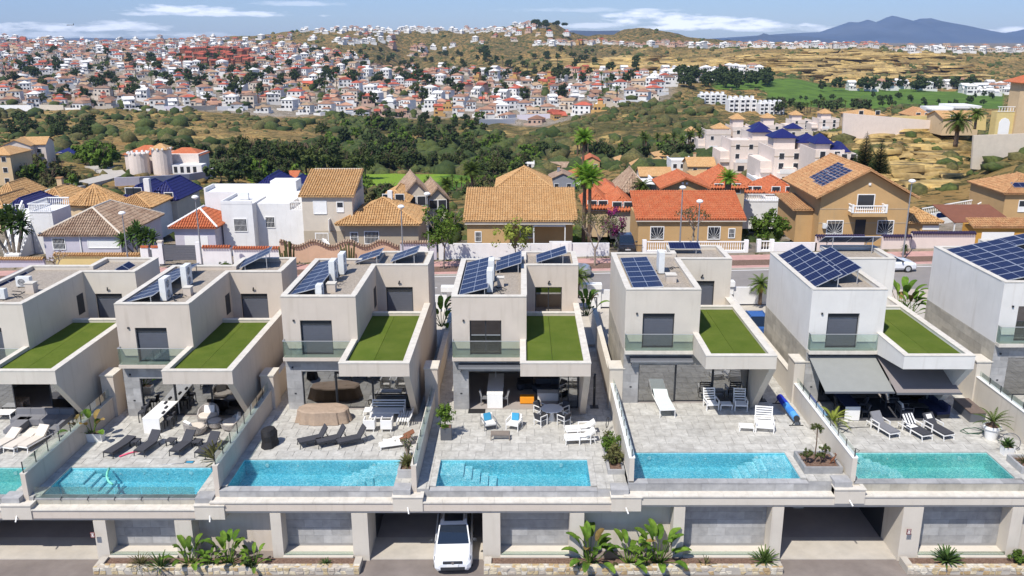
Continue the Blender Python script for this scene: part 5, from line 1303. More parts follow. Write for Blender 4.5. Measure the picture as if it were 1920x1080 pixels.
MB().box(0, 0, -1, W, 4, ze).build('wall', M['white_wall'], o); balusters(o, 0, 0, W, 0, ze); balusters(o, 0, 0, 0, 4, ze); balusters(o, 0, 4, W, 4, ze)
for k in range(12): MB().box(-1.6, -3+k*.42, -1, -.1, -2.58+k*.42, ze*(k+1)/12).build('step', M['white_wall'], o)
balusters(o, -1.7, -3, -1.7, 2, .1, ze); balusters(o, -.1, -3, -.1, 0, .1, ze*.6)
# --- H2 white with red hip roof + modern white cube house
o, W, zg = H('small white garage house with a bright red hip roof', 326, 402, 427, 89); ze = zat(425, 89, zg)
MB().box(0, 0, -1, W, 5.5, ze).build('wall', M['lilac_wall'], o); hip_roof(o, 0, 0, W, 5.5, ze, 1.5, M['terra_red'], over=.45, capm=M['white']); MB().box(1.0, -.03, 0, W-.8, -.002, ze-1.0).build('garage_door', M['white'], o)
o, W, zg = H('white cubic house with flat terraces and AC unit', 420, 478, 447, 91); ze = zat(383, 91, zg)
MB().box(0, 0, -1, W, 6, ze).build('wall', M['white_wall'], o); win(o, W*.38, ze-2.9, 1.3, 1.3, 0, 'grille')
MB().box(-3.5, 5, -1, W+5, 8, ze+.45).build('rear_block', M['white_wall'], o); MB().box(-3.5, 5, ze+.45, -3.3, 8, ze+.9).box(-3.3, 7.8, ze+.45, W+5, 8, ze+.9).build('rear_parapet', M['white_wall'], o); MB().box(W+.5, 5.5, ze+.45, W+3.4, 7.8, ze+1.6).build('roof_room', M['white_wall'], o); MB().box(W+.002, 1.5, -1, W+3.6, 7, ze-.2).build('side_block', M['white_wall'], o); MB().box(W+3.602, 1.5, -1, W+6.6, 7, ze-.9).build('low_block', M['white_wall'], o)
MB().box(0, -.02, ze, W, .15, ze+.35).box(0, .15, ze, .15, 6, ze+.35).build('parapet', M['white_wall'], o); balusters(o, W+3.7, 1.6, W+6.4, 1.6, ze-.9); win(o, W+.9, ze-2.8, .9, 1.1, 1.5)
MB().box(1.2, 2.5, ze+.05, 2.2, 2.9, ze+.75).build('air_conditioner', M['ac'], o)
MB().beam((W+5.5, 1.3, -.2+2.8), (W+9.5, -3, -.5), .3, .9).build('stair_wall', M['white_wall'], o)
# --- H3 two storey cream
o, W, zg = H('two storey cream house with tan tiled roof and louvred windows', 571, 664, 450, 90); ze = zat(369, 90, zg)
MB().box(0, 0, -1, W, 7, ze).build('wall', M['cream_wall'], o); MB().box(-.02, -.03, -1, W+.02, -.002, ze*.36).build('base_band', M['beige_wall'], o)
shed_roof(o, 0, 0, W, 6.0, ze, 1.9, M['terra_tan']); MB().box(0, 5.9, ze, W, 6.6, ze+2.05).build('ridge_wall', M['cream_wall'], o)
win(o, 1.25, ze-1.75, 1.25, 1.25, 0, 'blind'); win(o, 3.7, ze-1.55, .6, .95, 0, 'half'); win(o, 1.25, .5, 1.25, 1.25)
MB().box(2.15+.7, -.9, 2.0, 2.2+.7, .0, 3.4).build('dish_arm', M['white'], o)
o, W, zg = H('low beige wing with tan hip roof right of the two storey house', 632, 784, 452, 89.0); ze = zat(420, 89.0, zg)
MB().box(.8, .4, -1, W, 8, ze).build('wall', M['beige_wall'], o); hip_roof(o, .3, 0, W, 8, ze, 2.0, M['terra_tan'], capm=M['terra_tan']); win(o, 1.4, .9, .7, .95, .4); win(o, 2.9, .7, 1.4, 1.25, .4); MB().box(4.8, 4.5, ze, 5.3, 5, ze+2.7).build('chimney', M['white_wall'], o)
# --- H4 long orange roof
o, W, zg = H('ochre house with a long orange tiled roof and white pergola', 876, 1076, 452, 90); ze = zat(415, 90, zg)
MB().box(0, 0, -1, W*.40, 7, ze).box(W*.40, 2.5, -1, W, 7, ze).build('wall', M['tan_wall'], o); MB().box(-.2, -.3, ze-.3, W, -.02, ze).build('eave_beam', M['cream_wall'], o)
shed_roof(o, 0, 0, W, 7, ze, 2.3, M['terra_tan'], over=.4)
win(o, .9, .45, .55, 1.0); MB().box(.43*W, 2.2, ze-1.0, .49*W, 2.48, ze-.5).build('air_conditioner', M['ac'], o); win(o, W*.5, .3, 1.3, 1.3, 2.5)
for k in range(9): MB().box(W*.62, -.1+k*.3, ze-.55, W*.92, .08+k*.3, ze-.49).build('pergola_slat', M['white'], o)
MB().box(W*.62, -.1, -.2, W*.62+.1, 0, ze-.55).box(W*.92-.1, -.1, -.2, W*.92, 0, ze-.55).box(W*.62, -.12, ze-.49, W*.92, .02, ze-.4).build('pergola_frame', M['white'], o)
o, W, zg = H('hip roofed ochre house rising behind the long orange roof', 935, 1030, 366, 101, -1.0); ze = zat(352, 101, zg)
MB().box(0, 0, -1, W, 6.5, ze).build('wall', M['tan_wall'], o); hip_roof(o, 0, 0, W, 6.5, ze, 2.0, M['terra_tan'], over=.4)
# --- H5 red roof
o, W, zg = H('tan house with a long bright red tiled roof', 1196, 1390, 450, 89.5); ze = zat(412, 89.5, zg)
MB().box(0, 0, -1, W, 7, ze).build('wall', M['tan_wall'], o); shed_roof(o, 0, 0, W, 5.6, ze, 2.0, M['terra_red'], over=.35); MB().box(-.3, -.32, ze-.16, W+.3, -.25, ze).build('eave_board', M['cream_wall'], o)
win(o, 1.35, .45, 1.3, 1.25, 0, 'sun'); win(o, 7.4, .45, 1.2, 1.25, 0, 'sun'); win(o, 9.6, .6, .55, .9)
o, W, zg = H('tan gabled upper house behind the long red roof', 1243, 1322, 380, 100, -.6); ze = zat(352, 100, zg)
MB().box(0, 0, -1, W, 5.5, ze).build('wall', M['tan_wall'], o); gable_roof(o, 0, 0, W, 5.5, ze, 1.0, M['terra_red'], 'y', .5, wallm=M['tan_wall'])
for x in (.42, .52): MB().box(W*x, -.05, ze+.4, W*x+.25, -.002, ze+.65).build('vent_hole', M['white'], o)
# --- H6 big tan gable house
o, W, zg = H('large tan gabled house with a white balcony and roof solar panels', 1533, 1697, 438, 90.5); ze = zat(365, 90.5, zg)
MB().box(0, 0, -1, W, 11, ze).build('wall', M['tan_wall'], o); gable_roof(o, 0, 0, W, 11, ze, 2.55, M['terracotta'], 'y', .75, wallm=M['tan_wall'], tiles=True)
MB().box(-.02, -.025, ze*.33, W+.02, -.003, ze*.33+.06).box(-.02, -.025, ze*.66, W+.02, -.003, ze*.66+.06).build('joint_band', M['beige_wall'], o)
win(o, .95, .4, 1.6, 1.35, 0, 'sun'); win(o, W-3.0, .4, 1.6, 1.35, 0, 'sun'); MB().box(3.9, -.04, 0, 5.0, -.004, 1.9).build('door', M['pane_dark'], o); win(o, 3.9, 3.05, 1.7, 1.5, 0, 'plain')
bl = MB().box(3.0, -1.3, 2.45, 6.6, 0, 2.85).build('balcony', M['tan_wall'], o); balusters(bl, 3.0, -1.25, 6.6, -1.25, 2.9, h=.65); balusters(bl, 3.05, -1.25, 3.05, 0, 2.9, h=.65); balusters(bl, 6.55, -1.25, 6.55, 0, 2.9, h=.65)
for x in (3.0, 6.5): MB().box(x-.1, -1.35, 2.86, x+.1, -1.15, 3.75).build('balcony_pillar', M['white'], bl)
MB().box(.4, -.35, 1.0, 1.0-.25, -.02, 1.5).build('air_conditioner', M['ac'], o); MB().box(4.85, -.1, ze+1.0, 5.1, -.002, ze+1.25).build('vent_hole', M['white'], o)
MB().box(-1.8, 2, -1, 0, 9, ze*.55).build('annex_wall', M['tan_wall'], o); shed_roof(o, -2, 2, -.0, 9, ze*.55, .5, M['terracotta'], name='annex_roof')
sl = 2.55/(W/2); an = math.atan(sl)
ar = thing('roof_solar_array', 'blue solar panels on the left slope of the tan gabled house', 'solar panels', (o.location.x+.35, 90.5+.6, zg+ze+.42)); ar.rotation_euler = (0, -an, 0)
for a in range(2):
    for b in range(5): inst('solar_panel', solar_mesh(1.74, 1.05) if True else None, ar, (.3+a*1.78+(.3 if b > 2 else 0), 1.0+b*1.07, .06))
# --- H6b low roofs right, garage, H7
o, W, zg = H('small tan outbuilding with tiled roof right of the gabled house', 1702, 1760, 425, 92); ze = zat(416, 92, zg)
MB().box(0, 0, -1, W, 4.5, ze).build('wall', M['tan_wall'], o); hip_roof(o, 0, 0, W, 4.5, ze, 1.0, M['terra_tan']); MB().box(1.6, -.04, .3, 3.4, -.004, ze-.4).build('roller_blind', M['white'], o)
o, W, zg = H('brown flat canopy roof over the terrace right of the outbuilding', 1788, 1900, 425, 92, name='canopy'); ze = zat(418, 92, zg); o['category'] = 'canopy'
MB().prismX([(0, ze), (5.5, ze+.9), (5.5, ze+1.0), (0, ze+.1)], 0, W).build('roof', mat('brown_sheet', (.20, .08, .045), .7, .1, 2), o)
for x in (.1, W-.2): MB().box(x, .1, -1, x+.12, .22, ze).build('post', M['white'], o)
o, W, zg = H('orange garage with white double doors and tiled coping', 1838, 1902, 445, 87); ze = zat(427, 87, zg)
MB().box(-.7, 0, -1, W+3, 2.5, ze).build('wall', M['orange_wall'], o); MB().box(.1, -.04, -.2, W-.1, -.004, ze-.45).build('garage_door', M['white'], o); shed_roof(o, -.7, 0, W+3, 1.6, ze, .55, M['terracotta'])
o, W, zg = H('tan house with tiled roof cut by the right edge', 1878, 1990, 415, 98); ze = zat(362, 98, zg)
MB().box(0, 0, -1, W, 8, ze).build('wall', M['tan_wall'], o); hip_roof(o, 0, 0, W, 8, ze, 1.6, M['terracotta']); win(o, 1.7, ze-2.1, 1.0, 1.2, 0, 'half')
for k in range(2): inst('solar_panel', solar_mesh(1.74, 1.05), o, (1.2+k*1.8, .6, ze+.55), (R(22), 0, 0))
# --- street walls on the far side
def swall(u0, u1, vt, m, coping, label, Y=84.0, h=None, wavy=False, th=.25, cat='wall', group='garden walls across the street'):
    p0 = PY(u0, vt, Y); p1 = PY(u1, vt, Y); xm = (p0.x+p1.x)/2; zg = S(xm)-.2; W = p1.x-p0.x; hh = p0.z-zg if h is None else h
    o = thing('garden_wall', label, cat, (p0.x, Y, zg), 0, group)
    n = max(1, int(W/.5)); top = [(W*k/n, hh+(.28*math.cos(W*k/n*2*math.pi/3.4) if wavy else 0)) for k in range(n+1)]
    MB().prismY([(0, -.8), (W, -.8)]+top[::-1], 0, th).build('wall', m, o)
    if coping:
        mb = MB(); n2 = int(W/.24)
        for k in range(n2):
            x = W*(k+.5)/n2; z = hh+(.28*math.cos(x*2*math.pi/3.4) if wavy else 0)
            mb.tube([(x, -.22, z+.0), (x, th/2, z+.16)], .10, 6).tube([(x, th/2, z+.16), (x, th+.2, z+.0)], .10, 6)
        c = mb.build('coping_tiles', coping, o); c['kind'] = 'stuff'
    return o, W, hh
swall(-60, 82, 486, M['lilac_wall'], M['terra_tan'], 'lilac wall with tan tile coping at the left edge')
swall(100, 262, 478, M['yellow_wall'], M['terra_tan'], 'yellow wall with tan tile coping before the brown roof house')
o, W, hh = swall(262, 300, 466, M['white_wall'], None, 'white gate pillar group with red caps and a dark wicket', h=None)
for x in (.2, W-.8): MB().box(x, -.15, 0, x+.65, .0, hh+.1).build('pillar', M['white_wall'], o); MB().box(x-.05, -.2, hh+.1, x+.7, .05, hh+.3).build('pillar_cap', M['terra_red'], o)
MB().box(.95, -.06, 0, W-.85, -.01, hh-.1).build('wicket', M['darkbox'], o)
o = thing('driveway_gate', 'dark grey slatted driveway gate between white pillars', 'gate', PY(308, 489, 83.9)); W = PY(369, 489, 83.9).x-PY(308, 489, 83.9).x
for k in range(9): MB().box(0, 0, .08+k*.17, W, .05, .08+k*.17+.155).build('slat', M['darkbox'], o)
MB().box(-.45, -.1, -.3, -.02, .3, 1.9).build('pillar', M['white_wall'], o); MB().box(W+.02, -.1, -.3, W+.45, .3, 1.9).build('pillar', M['white_wall'], o); MB().box(-.5, -.15, 1.9, 0.03, .35, 2.05).build('pillar_cap', M['cream_wall'], o)
swall(378, 432, 464, M['white_wall'], M['terra_red'], 'white wall with red tile coping beside the dark gate'); swall(436, 524, 466, M['white_wall'], M['terra_red'], 'longer white wall with red tile coping')
swall(524, 748, 458, M['peach_wall'], M['terra_brown'], 'peach wall with a wavy brown tiled coping', wavy=True)
o, W, hh = swall(750, 818, 455, M['lilac_wall'], M['terra_brown'], 'lilac garage front with an arched white door'); MB().prismY([(.8, 0), (W-.6, 0), (W-.6, hh*.6), (W*.75, hh*.78), (W*.5, hh*.85), (W*.3, hh*.78), (.8, hh*.6)], -.04, -.004).build('garage_door', M['white'], o)
swall(822, 1030, 457, M['white_wall'], None, 'long plain white wall dappled by tree shade'); o, W, hh = swall(1030, 1072, 453, M['white_wall'], None, 'white double gate in the long white wall', Y=83.8)
MB().box(.3, -.05, 0, W*.5-.02, -.003, hh-.15).box(W*.5+.02, -.05, 0, W-.3, -.003, hh-.15).build('gate_leaf', M['white'], o)
swall(1072, 1143, 456, M['white_wall'], None, 'white wall right of the double gate')
o = thing('iron_fence', 'black iron fence in front of the parked dark car', 'fence', PY(1146, 486, 84)); W = PY(1204, 486, 84).x-PY(1146, 486, 84).x; b = MB()
for k in range(28): b.box(W*k/28, 0, 0, W*k/28+.03, .03, 1.5)
b = b.build('fence_bars', M['dark'], o); b['kind'] = 'stuff'; MB().box(0, -.01, 1.4, W, .04, 1.45).box(0, -.01, .1, W, .04, .15).build('fence_rail', M['dark'], o)
def balwall(u0, u1, vt, label, Y=84.2):
    p0 = PY(u0, vt, Y); p1 = PY(u1, vt, Y); zg = S(p0.x)-.2; W = p1.x-p0.x; h = p0.z-zg; o = thing('balustrade_wall', label, 'wall', (p0.x, Y, zg), 0, 'white balustrade walls')
    MB().box(0, 0, -.6, W, .3, h-.95).build('wall', M['white_wall'], o); balusters(o, .3, .15, W-.3, .15, h-.9)
    for x in (0, W-.4): MB().box(x, -.05, -.5, x+.4, .35, h+.15).build('pillar', M['white'], o)
    return o
balwall(1205, 1404, 453, 'long white balustrade wall before the red roof house'); balwall(1420, 1452, 452, 'short white balustrade wall right of the iron gate')
o = thing('iron_gate', 'narrow iron gate between the two balustrade walls', 'gate', PY(1404, 487, 84.2)); b = MB()
for k in range(8): b.box(k*.11, 0, 0, k*.11+.03, .03, 1.7)
b = b.build('gate_bars', M['galv'], o); b['kind'] = 'stuff'
swall(1452, 1532, 455, M['white_wall'], None, 'plain white wall behind the awning villa roof'); swall(1530, 1622, 444, M['pink_wall'], M['purple_tile'], 'pinkish wall with dark purple coping, left of the doorway'); swall(1655, 1710, 444, M['pink_wall'], M['purple_tile'], 'short pinkish wall with dark purple coping')
swall(1710, 1830, 438, M['pink_wall'], M['purple_tile'], 'long pinkish wall with dark purple coping, right side'); swall(1905, 1990, 446, M['orange_wall'], M['terracotta'], 'orange wall with tile coping at the right edge')
# white terrace with balustrade behind (1380-1475, 358-385)
o = thing('balustrade_wall', 'white raised terrace with balustrade left of the gabled house', 'wall', PY(1372, 385, 108), 0, 'white balustrade walls'); W = PY(1476, 385, 108).x-PY(1372, 385, 108).x
MB().box(0, 0, -3, W, 5, .5).build('wall', M['white_wall'], o); balusters(o, 0, 0, W, 0, .55)
for (ua, va, ub, vb, Y, lb) in ((1728, 398, 1822, 382, 104, 'white balustrade beside the rolled blue cover'), (1832, 390, 1858, 376, 103, 'white stair balustrade near the right edge'), (1858, 390, 1882, 380, 102, 'second white stair balustrade near the right edge')):
    a = PY(ua, va, Y); b = PY(ub, vb, Y); o = thing('balustrade', lb, 'balustrade', a, 0, 'white balustrades right'); d = b-a
    balusters(o, 0, 0, d.x, d.y, -.4, d.z-.4, h=.8); MB().beam((0, .05, -1.2), (d.x, d.y+.05, d.z-1.2), .2, 1.4).build('wall', M['white_wall'], o)
MBx = MB().tube([PY(1760, 404, 97), PY(1798, 399, 99)], .3, 10).build('cover_roll', mat('blue_roll', (.03, .12, .5), .5)); props(MBx, 'blue rolled pool cover below the right balustrade', 'pool cover')
# street lamps
def street_lamp(u, vb, vt, label, Y=79, arm=0, Zb=None):
    p = PY(u, vt, Y); zb = S(p.x) if Zb is None else Zb; h = p.z-zb; o = thing('street_lamp', label, 'street lamp', (p.x, Y, zb), 0, 'street lamps')
    MB().tube([(0, 0, 0), (0, 0, h*.5), (0, 0, h)], [.09, .07, .045], 8).build('pole', M['galv'], o); MB().lathe([(.14, 0), (.14, .3)], 8).build('base', M['galv'], o)
    MB().lathe([(.05, h-.05), (.3, h+.05), (.33, h+.15), (.2, h+.28), (.02, h+.32)], 12).build('lamp_head', M['white'], o); MB().lathe([(.05, h-.09), (.26, h+.04)], 12).build('lamp_lens', M['lamp'], o)
    return o
for (u, vt, Y, lb) in ((229, 402, 80, 'street lamp before the brown hip roof house'), (366, 372, 80, 'slim street lamp before the red roof garage'), (752, 390, 80, 'street lamp right of the low beige wing'),
                       (801, 366, 82, 'taller street lamp beside the green street tree'), (1280, 354, 82, 'street lamp in front of the tan gable above the red roof'), (1312, 380, 80, 'street lamp before the long red roof'), (1710, 342, 80, 'tall street lamp right of the large gabled house')):
    street_lamp(u, 480, vt, lb, Y)
# cars
def car(loc, rot, label, paint, L=4.4, Wd=1.82, Hh=1.6, suv=True, panor=False, group='parked cars'):
    """front faces -Y"""
    o = thing('parked_car', label, 'car', loc, rot, group); w = Wd/2
    # body by cross-sections along Y : (y, half width, z bottom, z belt)
    secs = [(-L/2, .72*w, .32, .62), (-L/2+.12, .92*w, .22, .82), (-L/2+.45, w, .2, .93), (-L/2+1.1, w, .2, 1.0), (-L/2+1.35, w, .2, 1.02), (0, w, .2, 1.02), (L/2-1.0, w, .2, 1.05), (L/2-.3, w, .22, 1.06), (L/2-.05, .92*w, .3, 1.0), (L/2, .8*w, .4, .9)]
    vs = []; fs = []; n = 8
    for (y, hw, zb, zt) in secs:
        for (fx, fz) in ((-.85, 0), (-1, .25), (-1, .75), (-.86, 1), (.86, 1), (1, .75), (1, .25), (.85, 0)): vs.append((hw*fx, y, zb+(zt-zb)*fz+(.05*(1-abs(fx)) if fz == 1 else 0)))
    for k in range(len(secs)-1):
        for j in range(n): fs.append((k*n+j, k*n+(j+1) % n, (k+1)*n+(j+1) % n, (k+1)*n+j))
    fs += [tuple(range(n)), tuple(range((len(secs)-1)*n, len(secs)*n))[::-1]]
    MB().add(vs, fs).build('body', paint, o)
    # greenhouse
    zt = Hh; g = [(-L/2+1.15, .86*w, 1.0), (-L/2+1.95, .72*w, zt-.06), (-L/2+2.3, .70*w, zt), (L/2-.9, .68*w, zt-.02), (L/2-.15, .74*w, 1.02)]
    gl = MB(); gl.add([(-g[0][1], g[0][0], g[0][2]), (g[0][1], g[0][0], g[0][2]), (g[1][1], g[1][0], g[1][2]), (-g[1][1], g[1][0], g[1][2])], [(0, 1, 2, 3)]); gl.build('windscreen', M['carglass'], o)
    MB().add([(-g[4][1], g[4][0], g[4][2]), (g[4][1], g[4][0], g[4][2]), (g[3][1], g[3][0], g[3][2]), (-g[3][1], g[3][0], g[3][2])], [(3, 2, 1, 0)]).build('rear_window', M['carglass'], o)
    for s in (-1, 1):
        MB().add([(s*w*.9, g[0][0], 1.0), (s*w*.9, g[4][0], 1.03), (s*g[3][1], g[3][0], g[3][2]), (s*g[2][1], g[2][0], g[2][2]), (s*g[1][1], g[1][0], g[1][2])], [(0, 1, 2, 3, 4)]).build('side_window', M['carglass'], o)
        MB().beam((s*g[1][1], g[1][0], g[1][2]), (s*g[0][1], g[0][0], 1.0), .06, .05).beam((s*g[3][1], g[3][0], g[3][2]), (s*g[4][1], g[4][0], 1.02), .08, .06).build('roof_pillar', paint, o)
        if suv: MB().beam((s*(g[2][1]-.05), g[2][0], zt+.06), (s*(g[3][1]-.05), g[3][0], zt+.05), .04).build('roof_rail', M['chrome'], o)
        MB().ball((s*(w+.1), -L/2+1.45, 1.05), .13, 1, .7, .8, 8, 5).build('mirror', M['dark'], o)
        hl = MB().add([(s*w*.55, -L/2+.06, .70), (s*w*.93, -L/2+.22, .74), (s*w*.95, -L/2+.42, .84), (s*w*.55, -L/2+.14, .80)], [(0, 1, 2, 3), (3, 2, 1, 0)]); hl.build('headlight', M['carglass'], o)
        for y in (-L/2+.85, L/2-.85):
            t = MB(); t.prismX([(y+math.cos(a*math.pi/8)*.34, .34+math.sin(a*math.pi/8)*.34) for a in range(16)], s*(w-.2), s*(w+.012)); t = t.build('wheel', M['tyre'], o)
            MB().prismX([(y+math.cos(a*math.pi/5)*.22, .34+math.sin(a*math.pi/5)*.22) for a in range(10)], s*(w+.013), s*(w+.02)).build('rim', M['alu'], t)
    MB().add([(-g[1][1], g[1][0], zt-.06), (g[1][1], g[1][0], zt-.06), (g[2][1], g[2][0], zt), (g[3][1], g[3][0], zt-.02), (-g[3][1], g[3][0], zt-.02), (-g[2][1], g[2][0], zt)], [(0, 1, 2, 5), (5, 2, 3, 4)]).build('roof', paint, o)
    if panor: MB().box(-w*.5, g[2][0]-.1, zt+.003, w*.5, g[3][0]-.25, zt+.012).build('sunroof', M['carglass'], o)
    MB().box(-w*.5, -L/2-.015, .66, w*.5, -L/2+.1, .76).build('grille', M['dark'], o); MB().box(-w*.62, -L/2-.02, .32, w*.62, -L/2+.1, .48).build('lower_intake', M['dark'], o)
    MB().box(-.27, -L/2-.035, .50, .27, -L/2-.012, .62).build('number_plate', M['white'], o); MB().prismY([(math.cos(a*math.pi/6)*.07, .71+math.sin(a*math.pi/6)*.07) for a in range(12)], -L/2-.03, -L/2-.016).build('badge', M['chrome'], o)
    return o
cp = PZ(853, 1074, GZL+.02); car(Vector((cp.x-.18, cp.y+2.0, GZL+.02)), R(2.5), 'white SUV with panoramic roof half inside the carport', M['carwhite'], L=4.5, Wd=1.88, Hh=1.66, panor=True, group=None)
car(PY(1412, 603, 61.5)*1, R(180), 'blue car parked in the gap behind the grass roof', M['carblue'], group=None).location.z = .05
car(Vector((PY(1086, 500, 77.2).x-1.1, 77.2, S(8)-.1)), R(90), 'silver grey car parked on the street behind the middle villa', M['carsilver'], suv=False, Hh=1.45, group=None)
car(Vector((PY(1700, 500, 77).x-1.6, 77, S(34)-.1)), R(90), 'white car parked on the street near the right edge', M['carwhite'], suv=False, Hh=1.45, group=None)
car(PY(1172, 486, 87)*1, 0, 'dark car behind the black iron fence', M['carblack'], group=None).location.z = S(10)-.1
# ================================================================ MIDDLE DISTANCE HOUSES
def put(u0, u1, vb, Y=None):
    """ground anchor of a house whose front foot spans u0..u1 at vb"""
    p = GP((u0+u1)/2, vb) if Y is None else PY((u0+u1)/2, vb, Y); D = dist(p.y, p.z); return p, (u1-u0)*D/FPX
WM = {'t': 'tan_wall', 'p': 'tan_pale', 'c': 'cream_wall', 'w': 'white_wall', 'k': 'pink_wall', 'g': 'grey_wall', 'y': 'yellow_wall', 'b': 'beige_wall'}
RM = {'o': 'terra_tan', 'r': 'terra_red', 'n': 'terra_brown', 't': 'terracotta', 'b': 'blue_tile'}
def midhouse(u0, u1, vb, ve, wall, roof, kind, label, Y=None, rot=0, d=8, rise=1.6, wins=2, floors=1, group='houses below the street', chim=False, dz=2.5):
    p, W = put(u0, u1, vb, Y); h = PY((u0+u1)/2, ve, p.y).z-p.z
    o = thing('house', label, 'house', (p.x-W/2*math.cos(R(rot)), p.y, p.z), R(rot), group); wm, rm = M[WM[wall]], M[RM.get(roof, 'terra_tan')]
    MB().box(0, 0, -dz, W, d, h).build('wall', wm, o); near = p.y < 170
    if kind == 'hip': hip_roof(o, 0, 0, W, d, h, rise, rm, tiles=near, sp=.34)
    elif kind == 'gx': gable_roof(o, 0, 0, W, d, h, rise, rm, 'x', tiles=near, wallm=wm, sp=.34)
    elif kind == 'gy': gable_roof(o, 0, 0, W, d, h, rise, rm, 'y', tiles=near, wallm=wm, sp=.34)
    elif kind == 'shed': shed_roof(o, 0, 0, W, d, h, rise, rm, tiles=near, sp=.34)
    else: MB().box(-.05, -.05, h, W+.05, .2, h+.5).box(-.05, .2, h, .2, d+.05, h+.5).box(W-.2, .2, h, W+.05, d+.05, h+.5).build('parapet', wm, o)
    fh = max(h/floors, 2)
    for f in range(floors):
        for k in range(wins):
            x = W*(k+.5)/wins-.5; z = f*fh+fh*.35
            b = MB().box(x-.08, -.05, z-.08, x+1.08, -.002, z+1.18).build('window', M['white'], o); MB().box(x, -.07, z, x+1.0, -.052, z+1.1).build('pane', M['pane_dark'], b)
    if chim: MB().box(W*.3, d*.6, h, W*.3+.7, d*.6+.6, h+rise+1.0).build('chimney', wm, o); MB().box(W*.3-.08, d*.6-.08, h+rise+1.0, W*.3+.78, d*.6+.68, h+rise+1.15).build('chimney_cap', M['terracotta'], o)
    return o, W, h, p
mh = midhouse
mh(1032, 1078, 362, 336, 'g', 'n', 'gy', 'grey blue gabled house behind the ochre hip roof', rise=1.4, chim=True)
mh(1034, 1066, 325, 314, 'k', 'n', 'gx', 'pale house with roof solar panels above the grey gabled one', rise=1.2)
mh(1094, 1124, 322, 302, 't', 'r', 'gy', 'small tan gable with red roof, topmost left of the palm pair', rise=1.3)
mh(1066, 1112, 352, 330, 'w', 'r', 'hip', 'white house with red hip roof left of the tall palms', rise=2)
mh(1116, 1162, 382, 362, 't', 'r', 'hip', 'tan house with red hip roof right of the tall palms', rise=2.0, d=9)
mh(1146, 1188, 408, 394, 'c', 'r', 'hip', 'low red roof just left of the tan gable', rise=1.5, Y=98)
mh(1100, 1140, 405, 390, 'p', 'r', 'hip', 'low red roof behind the bougainvillea', rise=1.5, Y=100)
mh(1156, 1178, 312, 302, 'p', 'o', 'hip', 'tiny tan roof among the valley palms', rise=1.2)
mh(1188, 1222, 328, 314, 'c', 'o', 'gy', 'cream gable end with tan roof, upper of the stacked pair', rise=1.2, d=9)
mh(1222, 1256, 322, 310, 't', 'o', 'hip', 'tan house with long tan roof beside the white walled terrace', rise=2)
mh(1200, 1258, 352, 330, 'c', 'o', 'gx', 'cream house with tan roof, lower of the stacked pair', rise=1.6)
mh(1228, 1276, 306, 292, 'y', 'o', 'hip', 'square pavilion house with a tan pyramid roof by the scrub hill', rise=1.6)
mh(1258, 1300, 322, 303, 'w', 'o', 'flat', 'white cube house below the apartment block', wins=3)
mh(1290, 1340, 330, 312, 'p', 'o', 'gx', 'tan house with tan roof right of the white cube', rise=1.8, chim=True)
mh(1300, 1362, 345, 330, 'b', 'o', 'hip', 'flat looking beige house in front of the tan gable', rise=1.0, wins=1)
mh(1330, 1395, 372, 352, 'p', 'r', 'hip', 'tan house with wide red hip roof left of the thick palm', rise=2.0, Y=106)
mh(1392, 1426, 376, 360, 'c', 'r', 'hip', 'small red hip roof right of the thick palm', rise=1.2, Y=110)
mh(1166, 1212, 382, 360, 'c', 'n', 'hip', 'cream house with brown fan shaped roof and palm in front', rise=2.2, Y=108)
mh(1085, 1100, 345, 335, 'w', 'r', 'flat', 'narrow white terrace house left of the palm crowns')
mh(1206, 1232, 372, 352, 'w', 'o', 'flat', 'white stepped terrace house beside the brown fan roof', Y=115)
mh(762, 800, 398, 362, 'c', 'n', 'gy', 'cream gabled house with dark skylight slots behind the beige wing', rise=1.4, Y=108, rot=12)
mh(804, 838, 402, 372, 'c', 'n', 'gy', 'second cream gabled house with skylight slots', rise=1.2, Y=112, rot=12)
mh(715, 762, 392, 380, 'c', 'o', 'hip', 'low tan roof just behind the beige wing', rise=1.2, Y=104)
mh(1418, 1466, 352, 340, 'w', 'o', 'flat', 'white terrace house with open deck below the wide blue roofed block', wins=4)
mh(1440, 1492, 376, 362, 'c', 'r', 'hip', 'low cream house with red roof just left of the large gabled house', rise=1.4, Y=112)
mh(1262, 1300, 348, 336, 'c', 'o', 'gy', 'small cream gable between the tan roofs right of centre', rise=1.3)
mh(1340, 1376, 322, 308, 'w', 'o', 'flat', 'white terraced house front below the first orange pyramids', wins=3)
mh(968, 1002, 318, 309, 'w', 'o', 'flat', 'small white house behind the hip roofed ochre house')
# left side
mh(-12, 32, 392, 372, 'p', 'o', 'hip', 'tan roofed house cut by the left edge, lower one', rise=2.2, d=9)
mh(-20, 10, 412, 392, 'p', 'o', 'hip', 'tan roof at the left edge above the blue roof', rise=1.5, Y=112)
mh(8, 52, 410, 398, 'w', 'b', 'hip', 'small blue tiled roof at the left edge', rise=1.5, Y=108)
mh(60, 122, 392, 380, 'p', 'o', 'hip', 'orange roof with chimney behind the white stair tower', rise=1.6, Y=118, chim=True)
mh(-22, 28, 350, 290, 'p', 'o', 'hip', 'three storey tan house at the left edge', rise=1.5, floors=3, d=9)
mh(8, 58, 322, 275, 'k', 'o', 'gy', 'tall pinkish house on the left slope, left half', rise=1.6, floors=2, d=9, rot=14)
mh(40, 86, 318, 272, 'k', 'o', 'gx', 'tall pinkish house on the left slope with tan roof', rise=1.6, floors=2, d=9, rot=14)
mh(106, 140, 296, 287, 'w', 'b', 'hip', 'white pavilion with a blue roof on the left hillside', rise=1.5)
mh(238, 268, 378, 370, 'c', 'b', 'hip', 'small blue tiled pavilion roof, left one', rise=1.3, Y=112)
